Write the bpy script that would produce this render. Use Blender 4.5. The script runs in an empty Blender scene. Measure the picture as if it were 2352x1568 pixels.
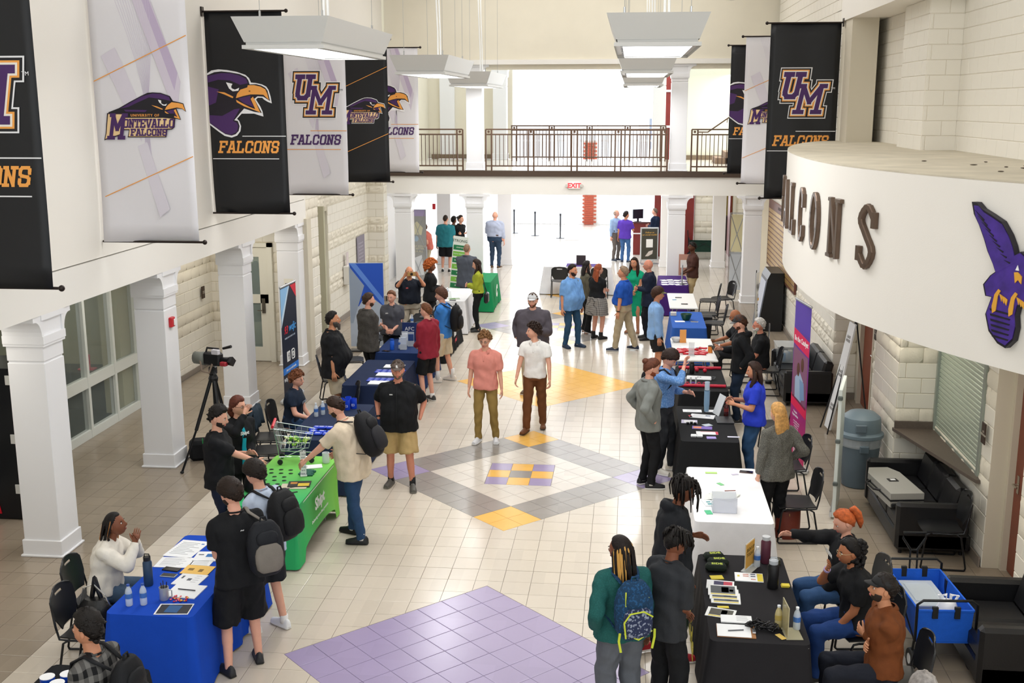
import bpy, math, random
import numpy as np
from math import sin, cos, pi, radians, sqrt, atan2, degrees
from mathutils import Vector, Matrix
random.seed(7)
RNG = np.random.default_rng(11)
SC = bpy.context.scene
COL = SC.collection
# ---------------------------------------------------------------- camera
F_PX, YAW, PITCH, ROLL = 2561.99753, 0.104848815, 0.208540937, -0.00166266435
CAM = (1.45474423, -14.948413, 5.09212645)
def cam_axes():
    cy, sy, cp, sp = cos(YAW), sin(YAW), cos(PITCH), sin(PITCH)
    fwd = Vector((-sy*cp, cy*cp, -sp)); right = Vector((cy, sy, 0)); up = right.cross(fwd)
    cr, sr = cos(ROLL), sin(ROLL)
    return right*cr+up*sr, -right*sr+up*cr, fwd
r_, u_, f_ = cam_axes()
cd = bpy.data.cameras.new('camera'); cam = bpy.data.objects.new('camera', cd); COL.objects.link(cam)
cd.sensor_width = 36; cd.lens = F_PX/2352*36; cd.clip_end = 300
m_ = Matrix((r_, u_, -f_)).transposed().to_4x4(); m_.translation = Vector(CAM)
cam.matrix_world = m_
SC.camera = cam
# ---------------------------------------------------------------- exposure
SC.view_settings.view_transform = 'Standard'; SC.view_settings.look = 'None'
SC.view_settings.exposure = 0.04; SC.view_settings.gamma = 1
SC.view_settings.use_curve_mapping = False
# ---------------------------------------------------------------- world: bright hazy daylight outside
W = bpy.data.worlds.new('world'); SC.world = W; W.use_nodes = True
bg = W.node_tree.nodes['Background']; bg.inputs[0].default_value = (.86, .93, 1, 1); bg.inputs[1].default_value = 2.0
# ---------------------------------------------------------------- lights
def area(name, loc, size, sy, power, col=(1, 1, 1), rot=(0, 0, 0)):
    l = bpy.data.lights.new(name, 'AREA'); l.shape = 'RECTANGLE'; l.size = size; l.size_y = sy; l.energy = power; l.color = col
    o = bpy.data.objects.new(name, l); COL.objects.link(o); o.location = loc; o.rotation_euler = rot
    return o
WARM = (1, .985, .96)
for yy in (-10, -2.5, 5, 11.5):                       # unseen area lights added high over the hall for general illumination
    area('ceiling_fill', (.1, yy, 8.6), 7.5, 4.5, 185, WARM)
area('rear_fill', (1.0, -19.5, 5.0), 9, 5, 230, (.93, .97, 1), (radians(80), 0, 0))  # added light in front of the plain rear wall, which has no window
area('foyer_window_light', (-.5, 33.2, 3.2), 12, 5.6, 900, (.9, .95, 1), (radians(-90), 0, 0))
area('foyer_fill', (-.5, 25, 6.9), 9, 8, 750, (.97, .98, 1))  # unseen area light added to brighten the foyer from above
area('under_balcony_fill', (0, 16.6, 2.72), 6, 2.5, 110, (1, .98, .95))  # added fill that brightens the pillars below the balcony, no fixture there
for yy in (-9, -4.0, 1.0, 5.2):
    area('aisle_fill', (-5.9, yy, 2.84), 1.0, 1.6, 19, (1, .95, .85))  # unseen fills added under the aisle ceiling, no fixtures modelled
for yy in (-8, -4.2, -.6):
    area('concession_area_light', (4.6, yy, 2.82), .7, 1.6, 17, (1, .95, .82))  # area lights below the canopy, no fixtures modelled
area('under_balcony_fill', (0, 19.0, 2.98), 6, 2, 100, (1, .99, .97))  # second added fill under the balcony slab, for the rear pillars
area('stair_hall_light', (5.4, 19.5, 6.0), 2, 3, 150, (1, .98, .9))

# ---------------------------------------------------------------- materials
def lin(c):
    if isinstance(c, str):
        c = c.lstrip('#'); c = [int(c[i:i+2], 16)/255 for i in (0, 2, 4)]
        return tuple((x/12.92 if x <= .04045 else ((x+.055)/1.055)**2.4) for x in c)
    return tuple(c)
MC = {}
def mat(col, rough=.6, metal=0, var=0, vs=8, bump=0, bs=60, emit=0, alpha=1, trans=0, spec=.5, pat=None, c2=None, ps=30, sheen=0, coat=0, ior=1.45):
    """col: sRGB hex. var/vs: tone variation; bump/bs: fine relief; pat: woven pattern with second colour c2"""
    key = (col, rough, metal, var, vs, bump, bs, emit, alpha, trans, spec, pat, c2, ps, sheen, coat)
    if key in MC: return MC[key]
    m = bpy.data.materials.new('mat_%d' % len(MC)); m.use_nodes = True; nt = m.node_tree; N = nt.nodes; L = nt.links
    b = N['Principled BSDF']; c = lin(col)
    b.inputs['Base Color'].default_value = (*c, 1); b.inputs['Roughness'].default_value = rough
    b.inputs['Metallic'].default_value = metal; b.inputs['Specular IOR Level'].default_value = spec
    b.inputs['IOR'].default_value = ior
    if sheen: b.inputs['Sheen Weight'].default_value = sheen
    if coat: b.inputs['Coat Weight'].default_value = coat
    if emit: b.inputs['Emission Color'].default_value = (*c, 1); b.inputs['Emission Strength'].default_value = emit
    if alpha < 1: b.inputs['Alpha'].default_value = alpha
    if trans: b.inputs['Transmission Weight'].default_value = trans
    tc = None
    def coord():
        nonlocal tc
        if tc is None: tc = N.new('ShaderNodeTexCoord')
        return tc.outputs['Object']
    out = None
    if pat:
        c2l = lin(c2 or '#000000')
        sep = N.new('ShaderNodeSeparateXYZ'); L.new(coord(), sep.inputs[0])
        ad = N.new('ShaderNodeMath'); ad.operation = 'ADD'; L.new(sep.outputs[0], ad.inputs[0]); L.new(sep.outputs[1], ad.inputs[1])
        def wave(src, thr, sc=ps):
            a = N.new('ShaderNodeMath'); a.operation = 'MULTIPLY'; L.new(src, a.inputs[0]); a.inputs[1].default_value = sc
            f = N.new('ShaderNodeMath'); f.operation = 'FRACT'; L.new(a.outputs[0], f.inputs[0])
            g = N.new('ShaderNodeMath'); g.operation = 'LESS_THAN'; L.new(f.outputs[0], g.inputs[0]); g.inputs[1].default_value = thr
            return g.outputs[0]
        mx = N.new('ShaderNodeMix'); mx.data_type = 'RGBA'
        if pat == 'check':
            w1, w2 = wave(ad.outputs[0], .5), wave(sep.outputs[2], .5)
            s = N.new('ShaderNodeMath'); s.operation = 'ADD'; L.new(w1, s.inputs[0]); L.new(w2, s.inputs[1])
            d = N.new('ShaderNodeMath'); d.operation = 'MULTIPLY'; L.new(s.outputs[0], d.inputs[0]); d.inputs[1].default_value = .5
            fac = d.outputs[0]
        elif pat == 'plaid':
            w1, w2 = wave(ad.outputs[0], .22), wave(sep.outputs[2], .22)
            s = N.new('ShaderNodeMath'); s.operation = 'ADD'; L.new(w1, s.inputs[0]); L.new(w2, s.inputs[1])
            d = N.new('ShaderNodeMath'); d.operation = 'MULTIPLY'; L.new(s.outputs[0], d.inputs[0]); d.inputs[1].default_value = .5
            fac = d.outputs[0]
        elif pat == 'speck':
            v = N.new('ShaderNodeTexNoise'); v.inputs['Scale'].default_value = ps; v.inputs['Detail'].default_value = 3; L.new(coord(), v.inputs['Vector'])
            g = N.new('ShaderNodeMath'); g.operation = 'GREATER_THAN'; L.new(v.outputs['Fac'], g.inputs[0]); g.inputs[1].default_value = .56
            fac = g.outputs[0]
        elif pat == 'ring':
            v = N.new('ShaderNodeTexVoronoi'); v.inputs['Scale'].default_value = ps; L.new(coord(), v.inputs['Vector'])
            g = N.new('ShaderNodeMath'); g.operation = 'LESS_THAN'; L.new(v.outputs['Distance'], g.inputs[0]); g.inputs[1].default_value = .35
            fac = g.outputs[0]
        elif pat == 'grad':   # printed colour fade along local z
            mr = N.new('ShaderNodeMapRange'); L.new(sep.outputs[2], mr.inputs[0]); mr.inputs[1].default_value = 0; mr.inputs[2].default_value = ps
            fac = mr.outputs[0]
        elif pat == 'gradx':
            mr = N.new('ShaderNodeMapRange'); L.new(sep.outputs[1], mr.inputs[0]); mr.inputs[1].default_value = -ps; mr.inputs[2].default_value = ps
            fac = mr.outputs[0]
        L.new(fac, mx.inputs[0]); mx.inputs[6].default_value = (*c, 1); mx.inputs[7].default_value = (*c2l, 1)
        out = mx.outputs[2]; L.new(out, b.inputs['Base Color'])
    if var:
        n = N.new('ShaderNodeTexNoise'); n.inputs['Scale'].default_value = vs; n.inputs['Detail'].default_value = 4; L.new(coord(), n.inputs['Vector'])
        mr = N.new('ShaderNodeMapRange'); L.new(n.outputs['Fac'], mr.inputs[0]); mr.inputs[1].default_value = .3; mr.inputs[2].default_value = .7
        mr.inputs[3].default_value = 1-var; mr.inputs[4].default_value = 1+var
        hv = N.new('ShaderNodeHueSaturation'); L.new(mr.outputs[0], hv.inputs['Value'])
        if out: L.new(out, hv.inputs['Color'])
        else: hv.inputs['Color'].default_value = (*c, 1)
        L.new(hv.outputs[0], b.inputs['Base Color'])
    if bump:
        n2 = N.new('ShaderNodeTexNoise'); n2.inputs['Scale'].default_value = bs; n2.inputs['Detail'].default_value = 3; L.new(coord(), n2.inputs['Vector'])
        bp = N.new('ShaderNodeBump'); bp.inputs['Strength'].default_value = bump; bp.inputs['Distance'].default_value = .01
        L.new(n2.outputs['Fac'], bp.inputs['Height']); L.new(bp.outputs[0], b.inputs['Normal'])
    MC[key] = m
    return m
def tile_mat(col, rough=.22, v=.05):
    m = mat(col, rough, ior=1.5).copy(); m.name = 'tile_glaze'; nt = m.node_tree; N = nt.nodes; L = nt.links; b = N['Principled BSDF']
    g = N.new('ShaderNodeNewGeometry'); s = N.new('ShaderNodeVectorMath'); s.operation = 'SCALE'; s.inputs['Scale'].default_value = 1/.3048
    L.new(g.outputs['Position'], s.inputs[0]); f = N.new('ShaderNodeVectorMath'); f.operation = 'FLOOR'; L.new(s.outputs[0], f.inputs[0])
    w = N.new('ShaderNodeTexWhiteNoise'); w.noise_dimensions = '2D'; L.new(f.outputs[0], w.inputs['Vector'])
    n = N.new('ShaderNodeTexNoise'); n.inputs['Scale'].default_value = 18; n.inputs['Detail'].default_value = 5; L.new(g.outputs['Position'], n.inputs['Vector'])
    a = N.new('ShaderNodeMath'); a.operation = 'MULTIPLY_ADD'; L.new(n.outputs['Fac'], a.inputs[0]); a.inputs[1].default_value = .5; L.new(w.outputs['Value'], a.inputs[2])
    mr = N.new('ShaderNodeMapRange'); L.new(a.outputs[0], mr.inputs[0]); mr.inputs[1].default_value = .2; mr.inputs[2].default_value = 1.3
    mr.inputs[3].default_value = 1-v; mr.inputs[4].default_value = 1+v
    h = N.new('ShaderNodeHueSaturation'); h.inputs['Color'].default_value = (*lin(col), 1); L.new(mr.outputs[0], h.inputs['Value'])
    L.new(h.outputs[0], b.inputs['Base Color'])
    return m
# ---------------------------------------------------------------- mesh builder
class G:
    def __init__(s, xf=None): s.v = []; s.f = []; s.m = []; s.xf = xf
    def add(s, vs, fs, m=0):
        n = len(s.v); vs = np.asarray(vs, float)
        if s.xf is not None: vs = vs @ s.xf[:3, :3].T + s.xf[:3, 3]
        s.v += [tuple(p) for p in vs.tolist()]; s.f += [tuple(i+n for i in f) for f in fs]
        s.m += ([m]*len(fs) if isinstance(m, int) else list(m))
        return s
    def box(s, x0, x1, y0, y1, z0, z1, m=0, c=0):
        if c:
            vs = []; fs = []
            hx, hy, hz = (x1-x0)/2, (y1-y0)/2, (z1-z0)/2; cx, cy, cz = (x0+x1)/2, (y0+y1)/2, (z0+z1)/2
            c = min(c, hx*.95, hy*.95, hz*.95); idx = {}
            for sx in (-1, 1):
                for sy in (-1, 1):
                    for sz in (-1, 1):
                        for a in range(3):
                            h = [hx-c, hy-c, hz-c]; h[a] = (hx, hy, hz)[a]
                            idx[(sx, sy, sz, a)] = len(vs); vs.append((cx+sx*h[0], cy+sy*h[1], cz+sz*h[2]))
            def q(*k): return tuple(idx[j] for j in k)
            for sg in (-1, 1):
                for a in range(3):
                    o = [i for i in range(3) if i != a]; ks = []
                    for p, r in ((-1, -1), (1, -1), (1, 1), (-1, 1)):
                        t = [0, 0, 0]; t[a] = sg; t[o[0]] = p; t[o[1]] = r; ks.append((*t, a))
                    if (sg == 1) == (a == 1): ks = ks[::-1]
                    fs.append(q(*ks))
            for a in range(3):
                o = [i for i in range(3) if i != a]
                for p in (-1, 1):
                    for r in (-1, 1):
                        ks = []
                        for e, ax in ((-1, o[0]), (1, o[0]), (1, o[1]), (-1, o[1])):
                            t = [0, 0, 0]; t[a] = e; t[o[0]] = p; t[o[1]] = r; ks.append((*t, ax))
                        if (p*r > 0) == (a == 1): ks = ks[::-1]
                        fs.append(q(*ks)[::-1])
            for sx in (-1, 1):
                for sy in (-1, 1):
                    for sz in (-1, 1):
                        t = q((sx, sy, sz, 0), (sx, sy, sz, 1), (sx, sy, sz, 2)); fs.append(t if sx*sy*sz > 0 else t[::-1])
            return s.add(vs, fs, m)
        vs = [(x, y, z) for x in (x0, x1) for y in (y0, y1) for z in (z0, z1)]
        return s.add(vs, [(0, 1, 3, 2), (4, 6, 7, 5), (0, 4, 5, 1), (2, 3, 7, 6), (0, 2, 6, 4), (1, 5, 7, 3)], m)
    def prism(s, pts, z0, z1, m=0, ax='z'):
        n = len(pts)
        a = sum(pts[i][0]*pts[(i+1) % n][1]-pts[(i+1) % n][0]*pts[i][1] for i in range(n))
        if a < 0: pts = pts[::-1]
        if ax == 'z': vs = [(x, y, z0) for x, y in pts]+[(x, y, z1) for x, y in pts]
        elif ax == 'y': vs = [(x, z1, y) for x, y in pts]+[(x, z0, y) for x, y in pts]
        else: vs = [(z0, x, y) for x, y in pts]+[(z1, x, y) for x, y in pts]
        fs = [tuple(range(n))[::-1], tuple(range(n, 2*n))]+[(i, (i+1) % n, n+(i+1) % n, n+i) for i in range(n)]
        return s.add(vs, fs, m)
    def loft(s, rings, m=0, cap=True, closed=True):
        n = len(rings[0]); vs = [p for r in rings for p in r]; fs = []
        for k in range(len(rings)-1):
            for i in range(n if closed else n-1):
                j = (i+1) % n; fs.append((k*n+i, k*n+j, (k+1)*n+j, (k+1)*n+i))
        if cap: fs.append(tuple(range(n))[::-1]); fs.append(tuple((len(rings)-1)*n+i for i in range(n)))
        return s.add(vs, fs, m)
    def tube(s, path, r, n=8, m=0, flat=1, closed=False, cap=True):
        P = [np.array(p, float) for p in path]; k = len(P); R = r if hasattr(r, '__len__') else [r]*k
        rings = []; up = None
        for i in range(k):
            if closed: t = P[(i+1) % k]-P[i-1]
            else: t = P[min(i+1, k-1)]-P[max(i-1, 0)]
            t = t/(np.linalg.norm(t)+1e-9)
            if up is None:
                up = np.array([0, 0, 1.]) if abs(t[2]) < .9 else np.array([0, 1., 0])
            a = np.cross(up, t); a = a/(np.linalg.norm(a)+1e-9); b = np.cross(t, a); up = b
            rings.append([P[i]+R[i]*(cos(2*pi*j/n)*a+flat*sin(2*pi*j/n)*b) for j in range(n)])
        if closed: rings.append(rings[0]); return s.loft(rings, m, cap=False)
        return s.loft(rings, m, cap=cap)
    def cap(s, p0, p1, r0, r1, n=12, m=0):
        """tapered limb with round ends"""
        p0, p1 = np.array(p0, float), np.array(p1, float); d = p1-p0; L = np.linalg.norm(d)+1e-9; d = d/L
        path = []; rr = []
        for a in (-80, -50, -20): path.append(p0+d*r0*sin(radians(a))); rr.append(r0*cos(radians(a)))
        path += [p0, p1]; rr += [r0, r1]
        for a in (20, 50, 80): path.append(p1+d*r1*sin(radians(a))); rr.append(r1*cos(radians(a)))
        return s.tube(path, rr, n, m)
    def lathe(s, prof, n=20, c=(0, 0, 0), m=0):
        rings = [[(c[0]+r*cos(2*pi*i/n), c[1]+r*sin(2*pi*i/n), c[2]+z) for i in range(n)] for r, z in prof]
        return s.loft(rings, m)
    def ell(s, c, rx, ry, rz, n=10, m=0):
        return s.lathe_ell(c, rx, ry, rz, n, m)
    def lathe_ell(s, c, rx, ry, rz, n, m):
        k = max(5, n//2+1); rings = []
        for j in range(k+1):
            a = -pi/2+.12+(pi-.24)*j/k
            rings.append([(c[0]+rx*cos(a)*cos(2*pi*i/n), c[1]+ry*cos(a)*sin(2*pi*i/n), c[2]+rz*sin(a)) for i in range(n)])
        return s.loft(rings, m)
    def sheet(s, grid, th, m=0, hole=None):
        """grid[i][j] points -> two-sided shell th thick; hole(i,j) True leaves a cell out"""
        g = np.array(grid, float); a, b = g.shape[:2]
        du = np.gradient(g, axis=0); dv = np.gradient(g, axis=1); nn = np.cross(du, dv); nn /= np.linalg.norm(nn, axis=2, keepdims=True)+1e-9
        vs = np.concatenate([(g+nn*th/2).reshape(-1, 3), (g-nn*th/2).reshape(-1, 3)]); K = a*b; fs = []
        ok = [[not (hole and hole(i, j)) for j in range(b-1)] for i in range(a-1)]
        for i in range(a-1):
            for j in range(b-1):
                if not ok[i][j]: continue
                p, q, r, t = i*b+j, (i+1)*b+j, (i+1)*b+j+1, i*b+j+1
                fs += [(p, q, r, t), (K+p, K+t, K+r, K+q)]
                if i == 0 or not ok[i-1][j]: fs.append((p, t, K+t, K+p))
                if i == a-2 or not ok[i+1][j]: fs.append((q, K+q, K+r, r))
                if j == 0 or not ok[i][j-1]: fs.append((p, K+p, K+q, q))
                if j == b-2 or not ok[i][j+1]: fs.append((t, r, K+r, K+t))
        return s.add(vs, fs, m)
    def mesh(s, mats, smooth=False, name='m'):
        me = bpy.data.meshes.new(name); me.from_pydata(s.v, [], s.f)
        mats = mats if isinstance(mats, (list, tuple)) else [mats]
        for x in mats: me.materials.append(x)
        if len(mats) > 1: me.polygons.foreach_set('material_index', s.m)
        if smooth is True: me.shade_smooth()
        elif smooth: me.shade_smooth(); me.set_sharp_from_angle(angle=radians(smooth))
        me.update(); return me
    def build(s, name, mats, parent=None, smooth=False, loc=None):
        return link(name, s.mesh(mats, smooth, name), parent, loc)
def link(name, me, parent=None, loc=None, rotz=0):
    o = bpy.data.objects.new(name, me); COL.objects.link(o)
    if parent is not None: o.parent = parent
    if loc is not None: o.location = loc
    if rotz: o.rotation_euler[2] = rotz
    return o
def tag(o, label=None, cat=None, group=None, kind=None):
    if label: o['label'] = label
    if cat: o['category'] = cat
    if group: o['group'] = group
    if kind: o['kind'] = kind
    return o
def thing(name, label, cat, loc=(0, 0, 0), rotz=0, group=None):
    o = link(name, None, None, loc, radians(rotz)); o.empty_display_size = .1
    return tag(o, label, cat, group)
def struct(o): o['kind'] = 'structure'; return o
def dup(root, loc=None, rotz=None, label=None, group=None):
    kids = {}
    for c in root.children: kids[c.name] = c
    r = root.copy(); COL.objects.link(r)
    if loc is not None: r.location = loc
    if rotz is not None: r.rotation_euler = (0, 0, radians(rotz))
    if label: r['label'] = label
    if group: r['group'] = group
    for ch in list(root.children):
        c = ch.copy(); COL.objects.link(c); c.parent = r
        for g in ch.children:
            d = g.copy(); COL.objects.link(d); d.parent = c
    return r
def rotm(deg, t=(0, 0, 0), s=1.0):
    a = radians(deg); return np.array([[cos(a)*s, -sin(a)*s, 0, t[0]], [sin(a)*s, cos(a)*s, 0, t[1]], [0, 0, s, t[2]], [0, 0, 0, 1]])
def frame(o, x, y, z):
    """4x4 from origin and axes"""
    M = np.eye(4); M[:3, 0] = x; M[:3, 1] = y; M[:3, 2] = z; M[:3, 3] = o; return M
TEXTS = []
def text(s, size, m, parent, M, name='lettering', bold=0, shear=0, ext=.0008, align='CENTER', space=1.0, sx=1.0):
    """flat printed or raised words; M 4x4 placement (x along text, y up, z out)"""
    cu = bpy.data.curves.new('t', 'FONT'); cu.body = s; cu.size = size; cu.extrude = ext; cu.offset = bold; cu.shear = shear
    cu.align_x = align; cu.align_y = 'CENTER'; cu.resolution_u = 2; cu.space_character = space; cu.materials.append(m)
    o = bpy.data.objects.new(name, cu); COL.objects.link(o)
    if parent is not None: o.parent = parent
    Mm = Matrix(M.tolist()) if isinstance(M, np.ndarray) else M
    o.matrix_local = Mm @ Matrix.Diagonal((sx, 1, 1, 1)); TEXTS.append(o); return o
def finish_texts():
    bpy.context.view_layer.update(); dg = bpy.context.evaluated_depsgraph_get()
    for o in TEXTS:
        me = bpy.data.meshes.new_from_object(o.evaluated_get(dg)); n = o.name
        p, ml, props = o.parent, o.matrix_local.copy(), dict(o.items()); ch = o.data; bpy.data.objects.remove(o); bpy.data.curves.remove(ch)
        q = bpy.data.objects.new(n, me); COL.objects.link(q)
        if p is not None: q.parent = p
        q.matrix_local = ml
        for k, v in props.items(): q[k] = v
# slab-serif letters made of straight strokes, for the athletic lettering
GL = {'F': [[(.15, 0), (.15, 1)], [(0, 1), (.9, 1), (.9, .76)], [(.15, .52), (.62, .52)], [(0, 0), (.42, 0)]],
 'A': [[(.1, 0), (.42, 1), (.58, 1), (.9, 0)], [(.25, .33), (.75, .33)], [(0, 0), (.26, 0)], [(.74, 0), (1, 0)], [(.3, 1), (.58, 1)]],
 'L': [[(.2, 0), (.2, 1)], [(.02, 1), (.42, 1)], [(.02, 0), (.88, 0), (.88, .27)]],
 'C': [[(.88, .72), (.88, .87), (.75, 1), (.27, 1), (.12, .87), (.12, .13), (.27, 0), (.75, 0), (.88, .13), (.88, .28)]],
 'O': [[(.27, 0), (.73, 0), (.88, .13), (.88, .87), (.73, 1), (.27, 1), (.12, .87), (.12, .13), (.27, 0)]],
 'N': [[(.17, 0), (.17, 1), (.8, 0), (.8, 1)], [(0, 0), (.34, 0)], [(.62, 1), (1, 1)], [(0, 1), (.2, 1)]],
 'S': [[(.88, .7), (.88, .87), (.75, 1), (.27, 1), (.12, .87), (.12, .64), (.25, .53), (.75, .47), (.88, .36), (.88, .13), (.73, 0), (.25, 0), (.12, .13), (.12, .3)]],
 'U': [[(.17, 1), (.17, .16), (.32, 0), (.68, 0), (.83, .16), (.83, 1)], [(0, 1), (.34, 1)], [(.66, 1), (1, 1)]],
 'M': [[(.12, 0), (.12, 1), (.5, .38), (.88, 1), (.88, 0)], [(-.03, 0), (.27, 0)], [(.73, 0), (1.03, 0)], [(-.03, 1), (.14, 1)], [(.86, 1), (1.03, 1)]],
 'T': [[(.5, 0), (.5, 1)], [(.05, .78), (.05, 1), (.95, 1), (.95, .78)], [(.3, 0), (.7, 0)]],
 'E': [[(.15, 0), (.15, 1)], [(0, 1), (.88, 1), (.88, .78)], [(.15, .5), (.6, .5)], [(0, 0), (.88, 0), (.88, .22)]],
 'V': [[(.1, 1), (.43, 0), (.57, 0), (.9, 1)], [(0, 1), (.26, 1)], [(.74, 1), (1, 1)]],
 'I': [[(.5, 0), (.5, 1)], [(.3, 0), (.7, 0)], [(.3, 1), (.7, 1)]],
 'R': [[(.15, 0), (.15, 1), (.75, 1), (.88, .87), (.88, .65), (.75, .5), (.15, .5)], [(.5, .5), (.85, 0), (1, 0)], [(0, 0), (.36, 0)]],
 'Y': [[(.1, 1), (.5, .5), (.9, 1)], [(.5, .5), (.5, 0)], [(.3, 0), (.7, 0)]], ' ': []}
def slab(g, word, x, y, h, w, t, z0, z1, m, shear=.18, gap=1.18, grow=0):
    for ch in word:
        n_ = 0
        for pl in GL[ch]:
            P = [np.array((x+(a*w)+shear*b*h, y+b*h)) for a, b in pl]
            e = t/2+grow
            for p in P: n_ += 1; g.prism([(p[0]-e, p[1]-e), (p[0]+e, p[1]-e), (p[0]+e+shear*e, p[1]+e), (p[0]-e+shear*e, p[1]+e)], z0-n_*3e-5, z1, m)
            for p, q in zip(P[:-1], P[1:]):
                d = q-p; d = d/(np.linalg.norm(d)+1e-9); nrm = np.array((-d[1], d[0])); a0, a1 = p, q
                n_ += 1; g.prism([tuple(a0-nrm*e), tuple(a1-nrm*e), tuple(a1+nrm*e), tuple(a0+nrm*e)], z0-n_*3e-5, z1, m)
        x += w*gap
    return x
# ================================================================= SETTING
T = .3048
def seen(p):
    d = Vector(p)-Vector(CAM); z = d.dot(f_)
    if z <= .5: return None
    x = 1176+F_PX*d.dot(r_)/z; y = 784-F_PX*d.dot(u_)/z
    return z if -40 < x < 2392 and -40 < y < 1608 else None
plaster = mat('#efebe3', .75, bump=.08, bs=90)
cream = mat('#e6dfcd', .75, var=.02, vs=2, bump=.06, bs=120)
bandw = mat('#efece6', .6)
trimw = mat('#eeeef0', .35, spec=.4)
brownled = mat('#4a3a2e', .5)
basem = mat('#8b8177', .5, var=.04)
blockm = mat('#ebe6da', .55, bump=.12, bs=140)
roughm = mat('#e6dfcf', .75, bump=.35, bs=45)
mortar = mat('#d3cbb8', .85)
# ---- floor: grout slab with every tile its own raised piece
fl = G(); fl.box(-9.6, 6.4, -17.5, 34.5, -.3, -.006)
floor = struct(fl.build('floor', mat('#7d7468', .8)))
TM = {'beige': tile_mat('#cfc4b4', .2), 'brown': tile_mat('#978a79', .22), 'gray': tile_mat('#96908a', .2), 'purple': tile_mat('#a294b8', .22, .03),
      'yellow': tile_mat('#efb95a', .22, .03), 'light': tile_mat('#d2c9bd', .2), 'fo': tile_mat('#c9c3ba', .16)}
def clip(poly, a, b, c, keep):      # half plane a*x+b*y<=c
    out = []
    for i, p in enumerate(poly):
        q = poly[(i+1) % len(poly)]; dp = (a*p[0]+b*p[1]-c)*keep; dq = (a*q[0]+b*q[1]-c)*keep
        if dp <= 0: out.append(p)
        if dp*dq < 0: t = dp/(dp-dq); out.append((p[0]+t*(q[0]-p[0]), p[1]+t*(q[1]-p[1])))
    return out
def subtract(poly, planes):
    res = []; cur = poly
    for a, b, c in planes:
        o = clip(cur, a, b, c, -1)
        if len(o) > 2: res.append(o)
        cur = clip(cur, a, b, c, 1)
        if len(cur) < 3: break
    return res
def inside(poly, planes):
    for a, b, c in planes:
        poly = clip(poly, a, b, c, 1)
        if len(poly) < 3: return []
    return poly
def dia(cx, cy, r): return [(sx, sy, r+sx*cx+sy*cy) for sx in (1, -1) for sy in (1, -1)]
R10, R8 = 10*T/sqrt(2), 8*T/sqrt(2)
DIAS = [(0, -5.48, R8, 'purple'), (0, 0, R10, 'c'), (0, 5.3, R8, 'yellow'), (0, 10.75, R10, 'c'), (-.0, 16.2, R8, 'yellow')]
tiles = []                                               # (polygon, colour, full?)
g_ = .0022
def put(poly, col, full):
    if len(poly) > 2: tiles.append((poly, col, full))
x0 = .53*T
for ix in range(-32, 21):
    for iy in range(-38, 112):
        xa, ya = x0+ix*T, .08*T+iy*T
        xb, yb = xa+T, ya+T
        cx, cy = (xa+xb)/2, (ya+yb)/2
        if cx < -9.4 or cx > 6.2: continue
        if cx < -6.95 and cy > 3: continue
        c = 'brown' if abs(cx) > 4.15 and cy < 14.6 else ('beige' if cy < 14.6 else 'fo')
        if 12.9 < cy < 13.5 and cx > 3: c = 'brown'
        polys = [[(xa+g_, ya+g_), (xb-g_, ya+g_), (xb-g_, yb-g_), (xa+g_, yb-g_)]]; full = True
        for dx, dy, r, k in DIAS:
            if abs(cx-dx)+abs(cy-dy) < r+.45:
                nn = []
                for p in polys: nn += subtract(p, dia(dx, dy, r+.003))
                if len(nn) != 1 or abs(cx-dx)+abs(cy-dy) < r+.31: full = False
                polys = nn
        for p in polys: put(p, c, full)
q = 1/sqrt(2)
for dx, dy, r, k in DIAS:
    n = 10 if k == 'c' else 8; sq = [(1, 0, dx+1.5*T+.004), (-1, 0, -dx+1.5*T+.004), (0, 1, dy+1.5*T+.004), (0, -1, -dy+1.5*T+.004)]
    for i in range(n):
        for j in range(n):
            a0, b0 = (i-n/2)*T+g_, (j-n/2)*T+g_; a1, b1 = a0+T-2*g_, b0+T-2*g_
            P = [(dx+(a-b)*q, dy+(a+b)*q) for a, b in ((a0, b0), (a1, b0), (a1, b1), (a0, b1))]
            if k != 'c': put(P, k, True); continue
            e = (i < 2 or i > 7, j < 2 or j > 7)
            if all(e): c = 'yellow' if (i < 2) == (j < 2) else 'purple'
            elif any(e): c = 'gray'
            else: c = 'light'
            if e == (False, False):
                for p in subtract(P, sq): put(p, c, False)
            else: put(P, c, True)
    if k == 'c':
        for i in range(3):
            for j in range(3):
                a0, b0 = dx+(i-1.5)*T+g_, dy+(j-1.5)*T+g_
                put([(a0, b0), (a0+T-2*g_, b0), (a0+T-2*g_, b0+T-2*g_), (a0, b0+T-2*g_)], 'gray' if i == j == 1 else ('purple' if i % 2 == 0 and j % 2 == 0 else 'yellow'), True)
rank = []
for k, (p, c, full) in enumerate(tiles):
    m = (sum(x for x, y in p)/len(p), sum(y for x, y in p)/len(p)); z = seen((m[0], m[1], 0)) if full else None
    if z: rank.append((z, k))
rank.sort(); single = {k for z, k in rank[:300]}
TMESH = {}; rest = G(); tm = list(TM)
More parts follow.
